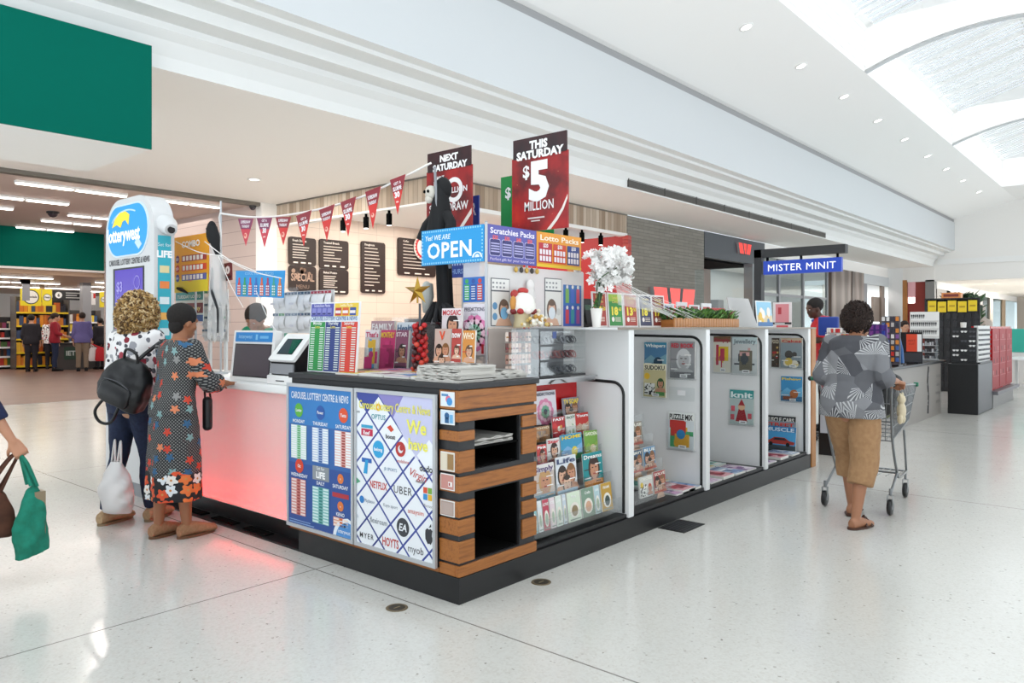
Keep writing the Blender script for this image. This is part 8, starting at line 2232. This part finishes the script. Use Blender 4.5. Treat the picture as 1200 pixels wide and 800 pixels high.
t = thing('orange_notice_frame', 'black framed notice with an orange panel standing on the grey counter', 'notice', (9.8, .16, ZM))
M = frame((9.80, .33, ZM), -90); b = MB(M); b.prism([(0, 0), (.34, 0), (.34, .47), (0, .47)], -.015, 0, 'plastic_black'); b.box(.05, 0, -.1, .29, .015, .03, 'plastic_black'); b.build('frame', t)
b = MB(M); b.rect(.12, .18, .27, .44, .002, '#d8482a'); b.rect(.27, .18, .33, .44, .002, '#e6e4e2'); b.rect(.02, .02, .33, .16, .002, '#3a3a3e'); b.text('KEYS', .195, .33, .03, '#8a2412', .004, al='C'); b.text('CUT', .195, .28, .03, '#8a2412', .004, al='C'); b.build('panel', t)
t = thing('counter_papers', 'white papers and a red pad lying on the dark counter top', 'paper', (10.3, .3, ZM))
b = MB(); b.box(10.1, .12, ZM, 10.4, .35, ZM+.012, '#e3dfdc'); b.build('pad', t)
b = MB(); b.box(9.95, .08, ZM, 10.08, .30, ZM+.02, '#c9555a'); b.build('red_pad', t)
# stepped key blank display
ax = 11.2; ya = onx(1080, 420, ax).y; yb = onx(1117, 420, ax).y; zt = 1.70
yb = max(yb, .06)
t = thing('key_blank_display', 'white stepped display of rows of dark keys over a clear case on the grey counter', 'display stand', (ax, (ya+yb)/2, ZM))
M = frame((ax, ya+.18, ZM), -90); W = ya+.18-yb
b = MB(M); b.box(0, .36, -.04, W, .80, -.02, '#e6e4e1'); 
for k in range(3): b.box(0, .38+.13*k, -.02, W, .40+.13*k, .0-.0*k, '#d6d3d0')
b.box(0.02, 0, -.05, .06, .36, -.03, 'plastic_grey'); b.box(W-.06, 0, -.05, W-.02, .36, -.03, 'plastic_grey'); b.build('board', t)
b = MB(M)
for k in range(3):
    for i in range(13 if k < 2 else 7): u = .02+i*(W-.04)/13; b.box(u, .46+.13*k, -.02, u+.016, .495+.13*k, -.008, '#2c2b2e'); b.box(u+.004, .43+.13*k, -.02, u+.010, .46+.13*k, -.012, '#3f3d42')
o = b.build('hung_key', t); o['kind'] = 'stuff'
b = MB(M); b.box(0, .002, -.06, W, .012, .12, 'plastic_grey'); b.box(0, .012, .115, W, .35, .12, 'acrylic'); b.box(0, .345, -.05, W, .35, .12, 'acrylic'); b.box(-.004, .012, -.05, 0, .35, .12, 'acrylic'); b.box(W, .012, -.05, W+.004, .35, .12, 'acrylic'); b.build('clear_case', t)
b = MB(M); rr = random.Random(6)
for k in range(3):
    b.box(.01, .02+.11*k, -.04, W-.01, .026+.11*k, .05, '#d9d7d6')
    for i in range(11): u = .03+i*(W-.06)/11; b.box(u, .027+.11*k, rr.uniform(-.02, .0), u+.022, .06+.11*k+rr.uniform(0, .03), .02, rr.choice(('#b9b7ba', '#55565a', '#8a8a8e', '#d6d3d6', '#7a3a3a', '#3a3a40')))
o = b.build('case_stock', t); o['kind'] = 'stuff'
# black plinth with two sunglasses stands
t = thing('black_plinth', 'black box plinth at the end of the grey counter', 'plinth', (12.3, -.2, 0))
b = MB(); b.bbox(11.66, -.42, 0, 13.0, .02, .84, .006, 'plinth_black', 1); b.build('body', t)
b = MB(); b.box(11.68, -.424, .02, 12.98, -.42, .82, '#55565a'); b.build('front_panel', t)
def sung(loc, wd, hh, lab, bc, seed, yaw):
    t = thing('sunglasses_stand', lab, 'display stand', loc, 'sunglasses stands'); x, y, z = loc; rr = random.Random(seed)
    M = frame((x, y, z), yaw); b = MB(M); b.prism([(0, .0), (wd, .0), (wd, hh), (0, hh)], -.06, 0, bc); b.box(0, 0, -.1, wd, .02, .03, 'plastic_black'); b.build('panel', t)
    b = MB(M); nx = max(2, int(wd/.11)); ny = int(hh/.085)
    for i in range(nx):
        for j_ in range(ny):
            u = (i+.5)*wd/nx; v = .03+j_*(hh-.05)/ny
            c_ = rr.choice(('#141416', '#2a2a2e', '#1c1a1a', '#4a4a50', '#e2e0de') if bc != '#d9d7d4' else ('#1a1a1e', '#33333a', '#55565e'))
            for q in (-1, 1): b.prism(ell(u+q*.024, v+.03, .020, .017, 9), .01, .016, c_)
            b.box(u-.05, v+.036, .004, u+.05, v+.042, .012, c_)
    o = b.build('sunglasses', t); o['kind'] = 'stuff'
    return t
sung((11.72, -.03, .841), .36, .60, 'black sunglasses stand on the black plinth, turned to the camera', '#1f1f22', 3, -90)
sung((11.80, -.40, .841), 1.1, .63, 'white sunglasses panel on the black plinth, along its long side', '#d9d7d4', 4, 0)
b = MB(); b.lathe([(.04, 0), (.045, .08), (.04, .085)], '#d8d4cf', (11.73, -.2, 1.4415), 14); o = b.build('paper_cup'); tag(o, 'small pale cup on top of the black sunglasses stand', 'cup')
# red glazed cabinet
t = thing('red_cabinet', 'tall red display cabinet beyond the sunglasses stands', 'display cabinet', (14.2, -.2, 0))
b = MB(); b.box(13.1, -.42, .0, 15.4, -.05, .24, '#8a8886'); b.box(13.06, -.5, .24, 15.6, -.02, .30, '#77757a'); b.build('base', t)
b = MB(); b.box(13.1, -.38, .30, 15.4, -.08, 1.46, 'red_gloss'); b.build('body', t)
pmat('red_panel', '#a01018', .45, spec=.2)
for k in range(3):
    b = MB(); b.box(13.13+.76*k, -.405, .34, 13.84+.76*k, -.38, 1.42, 'red_panel')
    for q in range(4): b.box(13.15+.76*k, -.41, .55+.22*q, 13.82+.76*k, -.405, .56+.22*q, '#b03a3e')
    for q in range(7): b.box(13.2+.76*k+.08*q, -.409, .58+.22*(q % 4), 13.25+.76*k+.08*q, -.405, .66+.22*(q % 4), ('#c98a86', '#5a0c10', '#7a1a1e')[q % 3])
    b.build('door', t)
# further stands
t = thing('teal_counter', 'teal topped white counter at the far right edge', 'counter', (22, -.2, 0))
b = MB(); b.box(20.6, -1.6, 0, 23, .45, .62, '#e6e2de'); b.build('base', t)
b = MB(); b.box(20.55, -1.65, .62, 23, .5, 1.10, '#e9e9e6'); b.box(20.54, -1.66, .80, 23, .51, 1.40, '#3fb8a4'); b.build('top', t)
t = thing('white_table', 'low white table between the red cabinet and the teal counter', 'table', (18, -.4, 0))
b = MB(); b.box(17.6, -.9, .70, 18.8, .0, .74, 'laminate_white'); b.build('tabletop', t)
for x, y in ((17.65, -.85), (18.75, -.85), (17.65, -.05), (18.75, -.05)): b = MB(); b.box(x-.03, y-.03, 0, x+.03, y+.03, .70, 'laminate_white'); b.build('leg', t)
hookstand((16.6, .9, 0), 'tag_stand', 'dark stand hung with bright yellow tags behind the key display', 1.1, 2.1, '#1b1b1e', ('#1a1a1d', '#2a2a2e', '#26262a'), 9, -90, .13)
b = MB(M)
t = thing('yellow_tag_strip', 'row of bright yellow sale tags on the dark stand', 'tags', (16.5, .9, 1.75))
for k in range(5):
    b = MB(frame((16.49, 1.36-.2*k, 1.80-.02*(k % 2)), -90)); b.prism([(0, 0), (.17, 0), (.17, .24), (0, .24)], -.012, .0, '#e6c81f'); b.rect(.03, .1, .14, .14, .001, '#b8930f'); b.build('tag', t)
b = MB(); b.box(16.5, .4, 2.035, 16.53, 1.4, 2.06, 'black_matte'); b.box(16.53, .45, 2.03, 16.6, .5, 2.06, 'black_matte'); b.build('rail', t)
t = thing('orange_display_box', 'orange topped display box above the yellow tags', 'box', (16.8, .9, 2.1))
b = MB(); b.box(16.57, .72, 2.101, 16.8, 1.1, 2.22, '#d98a4a'); b.build('box', t); b = MB(); b.box(16.565, .76, 2.13, 16.57, 1.06, 2.19, '#7a2f26'); b.build('label', t)
for i, (x, y, c_) in enumerate(((18.0, .95, 'leaf_dark'), (18.9, .82, '#a8978a'), (19.5, .78, '#b5a79c'))):
    t = thing('potted_plant' if i == 0 else 'clothes_mannequin', ('dark green potted plant behind the yellow tags', 'beige draped display figure left of centre behind the red cabinet', 'pale draped display figure behind the red cabinet, right one')[i], 'plant' if i == 0 else 'mannequin', (x, y, 0))
    if i == 0:
        b = MB(); b.lathe([(.2, 0), (.28, .5), (.26, .5)], 'charcoal', (x, y, 0), 18); b.build('pot', t)
        b = MB(); foliage(b, (x, y, .5), 420, .42, 4.0, 77, ('leaf_dark', '#2c3f2c', '#46603f'), .34); o = b.build('foliage', t)
    else:
        b = MB(); b.lathe([(.22, 0), (.22, .02), (.03, .03), (.03, .8)], 'dark_steel', (x, y, 0), 16); b.build('stand', t)
        b = MB(); b.loft([[V((x+rx*math.cos(a), y+ry*math.sin(a), z)) for a in [2*PI*q/18 for q in range(18)]] for z, rx, ry in ((.75, .2, .26), (1.1, .14, .2), (1.4, .16, .24), (1.6, .12, .22), (1.68, .05, .08), (1.8, .04, .05))], c_); b.build('body', t)
        b = MB(); b.ball((x, y, 1.9), (.09, .08, .12), c_, 12, 9); b.build('head', t)

# ---- supermarket fittings, seen left of the tower
def shelf_unit(x0, x1, y, h, lab, cols, seed, rows=5, band=None, grp='supermarket shelf units', dp=.5):
    t = thing('shelf_unit', lab, 'shelves', ((x0+x1)/2, y, 0), grp); rr = random.Random(seed)
    b = MB(); b.box(x0, y, 0, x0+.04, y+dp, h, '#5a5450'); b.box(x1-.04, y, 0, x1, y+dp, h, '#5a5450'); b.box(x0, y+dp-.03, 0, x1, y+dp, h, 'charcoal'); b.build('frame', t)
    for k in range(rows):
        b = MB(); z = .12+(h-.2)*k/rows; b.box(x0+.04, y+.02, z-.03, x1-.04, y+dp-.03, z, 'plastic_grey'); b.box(x0+.04, y, z-.05, x1-.04, y+.02, z+.01, band or 'laminate_white'); b.build('shelf_board', t)
    b = MB()
    for k in range(rows):
        z = .12+(h-.2)*k/rows; x = x0+.06
        while x < x1-.14:
            w_ = rr.uniform(.07, .14); hh = rr.uniform(.5, .85)*(h-.2)/rows; b.box(x, y+.05, z+.001, x+w_*.92, y+dp*.6, z+hh, rr.choice(cols)); x += w_
    o = b.build('stock', t); o['kind'] = 'stuff'
MIX = ('#b8342a', '#d98a2a', '#7a2a20', '#e0c23a', '#4a6a3a', '#8a3a5a', '#2f4f7a', '#d8c8a8', '#5a3020', '#1f2a30')
p = ony(0, 400, 27.5).x
shelf_unit(p-1.2, p+.75, 27.5, 1.8, 'crowded supermarket shelves at the far left edge of the picture', MIX, 1)
shelf_unit(5.75, 7.45, 26.9, 2.5, 'tall yellow edged stand of snacks under the two yellow signs', ('#d98a2a', '#c9742a', '#e0a83a', '#b85a24', '#2a2a34', '#3a4a6a', '#e6b83a'), 2, 5, '#e3c01f')
shelf_unit(7.5, 9.3, 29.0, 2.1, 'supermarket shelves behind the purple shirt shopper', MIX+('#c9c4c0', '#e2ded8'), 3)
shelf_unit(4.2, 6.4, 31.5, 1.7, 'distant supermarket shelves along the back, left', MIX, 4); shelf_unit(9.4, 12.4, 31.5, 1.7, 'distant supermarket shelves along the back, right', MIX, 5)
pmat('promo_yellow', '#e8d321', .45)
def promo(px0, px1, py0, py1, y, txt, lab):
    a = ony(px0, py1, y); c = ony(px1, py0, y); W = c.x-a.x; H = c.z-a.z
    t = thing('promo_sign', lab, 'sign', (a.x+W/2, y, a.z), 'yellow promotion signs')
    M = frame((a.x, y, a.z), 0); b = MB(M); b.prism([(0, 0), (W, 0), (W, H), (0, H)], -.03, 0, 'promo_yellow'); b.build('board', t)
    b = MB(M); b.ring(W/2, H*.5, min(W, H)*.36, min(W, H)*.41, .003, '#2a2a20', 26); b.disc(W/2, H*.5, min(W, H)*.36, .002, '#efece4', 24); b.text(txt, W/2, H*.46, H*.12, '#2a2a24', .004, al='C', w=min(W, H)*.6, bold=.03); b.build('lettering', t)
    b = MB(); b.bar((a.x+W*.3, y+.02, c.z), (a.x+W*.3, y+.02, 3.0), .008, 'steel', 5); b.bar((a.x+W*.7, y+.02, c.z), (a.x+W*.7, y+.02, 3.0), .008, 'steel', 5); b.build('hanger', t)
promo(24, 48.5, 338, 358, 26.4, 'Specials', 'wide yellow sign with a white circle over the snack stand')
promo(49.5, 61, 339, 358, 26.4, 'Deals', 'narrow yellow sign with a white oval beside the wide one')
promo(117, 126, 342, 360, 26.4, 'Deals', 'yellow sign cut by the edge of the white tower')
a = ony(62, 351, 26.4); c = ony(95, 341, 26.4)
t = thing('lane_sign', 'black hanging lane sign with a white round 6 beside the yellow signs', 'sign', (a.x, 26.4, a.z)); W = c.x-a.x; H = c.z-a.z
M = frame((a.x, 26.4, a.z), 0); b = MB(M); b.prism([(0, 0), (W, 0), (W, H), (0, H)], -.03, 0, '#232326'); b.build('board', t)
b = MB(M); b.disc(W*.2, H*.5, H*.34, .002, '#f0f0ee', 18); b.text('6', W*.2, H*.34, H*.32, '#232326', .004, al='C', bold=.04)
for k in range(3): b.rect(W*.45, H*(.2+.25*k), W*(.95-.1*(k == 1)), H*(.3+.25*k), .002, '#b9b9b6')
b.build('lettering', t); b = MB(); b.bar((a.x+.1, 26.42, c.z), (a.x+.1, 26.42, 3.0), .008, 'steel', 5); b.bar((c.x-.1, 26.42, c.z), (c.x-.1, 26.42, 3.0), .008, 'steel', 5); b.build('hanger', t)
a = ony(97, 357, 26.2); c = ony(112, 343, 26.2)
t = thing('red_white_sign', 'small red and white hanging notice in front of the grey column', 'sign', (a.x, 26.2, a.z)); W = c.x-a.x; H = c.z-a.z
b = MB(frame((a.x, 26.2, a.z), 0)); b.prism([(0, 0), (W, 0), (W, H), (0, H)], -.02, 0, '#e9e6e4'); b.rect(0, H*.55, W*.18, H*.95, .002, '#cc2a2a'); b.rect(W*.82, H*.55, W, H*.95, .002, '#cc2a2a'); b.text('F', W*.3, H*.1, H*.35, '#3a3a3c', .003, bold=.05); b.build('board', t)
b = MB(); b.bar((a.x+W*.5, 26.22, c.z), (a.x+W*.5, 26.22, 3.0), .008, 'steel', 5); b.build('hanger', t)
for px0, px1, y, m_, py1 in ((97, 107, 25.9, 'plastic_grey', 370), (48, 53, 28.5, '#a88a6a', 345)):
    a = ony(px0, 380, y); c = ony(px1, 380, y); b = MB(); b.box(a.x, y, 0, c.x, y+(c.x-a.x), 3.0, m_); tag(b.build('column_supermarket'), kind='structure')
t = thing('hanging_screen', 'black screen hanging on a short post over the snack stand', 'screen', (6, 25.6, 2.2)); a = ony(20, 332, 25.6); c = ony(36, 316, 25.6)
b = MB(); b.add([(a.x, 25.6, c.z), (c.x-.06, 25.6, c.z+.02), (c.x, 25.6, a.z), (a.x+.16, 25.6, a.z), (a.x, 25.75, c.z), (c.x-.06, 25.75, c.z+.02), (c.x, 25.75, a.z), (a.x+.16, 25.75, a.z)], [(3, 2, 1, 0), (4, 5, 6, 7), (0, 1, 5, 4), (1, 2, 6, 5), (2, 3, 7, 6), (3, 0, 4, 7)], 'black_matte'); b.build('case', t)
b = MB(); b.box((a.x+c.x)/2-.05, 25.63, c.z, (a.x+c.x)/2+.05, 25.72, 3.0, 'black_matte'); b.box(c.x-.22, 25.62, a.z-.55, c.x-.02, 25.70, a.z, 'plastic_grey'); b.build('post', t)
t = thing('checkout_counter', 'dark grey checkout counter beside the shoppers', 'checkout', (7.6, 25.9, 0))
b = MB(); b.box(6.55, 25.38, 0, 9.6, 25.8, .85, '#4a4644'); b.build('body', t); b = MB(); b.box(6.5, 25.35, .85, 9.6, 25.85, .92, '#2c2a2a'); b.build('top', t)
b = MB(frame((6.75, 25.37, .35), 0)); b.rect(0, 0, .5, .42, .003, '#2f4a3c'); b.text('IET', .06, .14, .16, '#cfd8d2', .006, bold=.03); b.build('lane_panel', t)
b = MB(); b.box(7.15, 25.6, .92, 7.5, 25.68, 1.35, '#55585e'); b.bar((7.3, 25.7, .92), (7.3, 25.7, 1.1), .03, 'plastic_black'); b.build('till_screen', t)
# ---- floor fittings
for (x, y), lab in (((-.236, .217), 'round brass floor box cover on the floor left of the kiosk corner'), ((.56, -.10), 'round brass floor box cover beside the kiosk base, right of the corner')):
    t = thing('floor_box', lab, 'floor cover', (x, y, 0)); b = MB(); b.lathe([(.058, .0005), (.056, .004), (.044, .004), (.043, .0025)], '#6d5f48', (x, y, 0), 26); b.build('rim', t)
    b = MB(); b.lathe([(.043, .001), (.043, .003)], '#3a352c', (x, y, 0), 22); b.box(x-.02, y-.004, .003, x+.02, y+.004, .0042, '#8a7a5c'); b.build('cover', t)
t = thing('floor_grate', 'flat dark square floor grate beside the second bay', 'floor grate', (2.15, -.12, 0))
b = MB(); b.box(2.02, -.22, .0005, 2.34, -.01, .004, 'plinth_black'); b.build('frame', t); b = MB()
for k in range(7): b.box(2.04, -.205+.028*k, .004, 2.32, -.195+.028*k, .006, 'dark_steel')
b.build('bar', t)
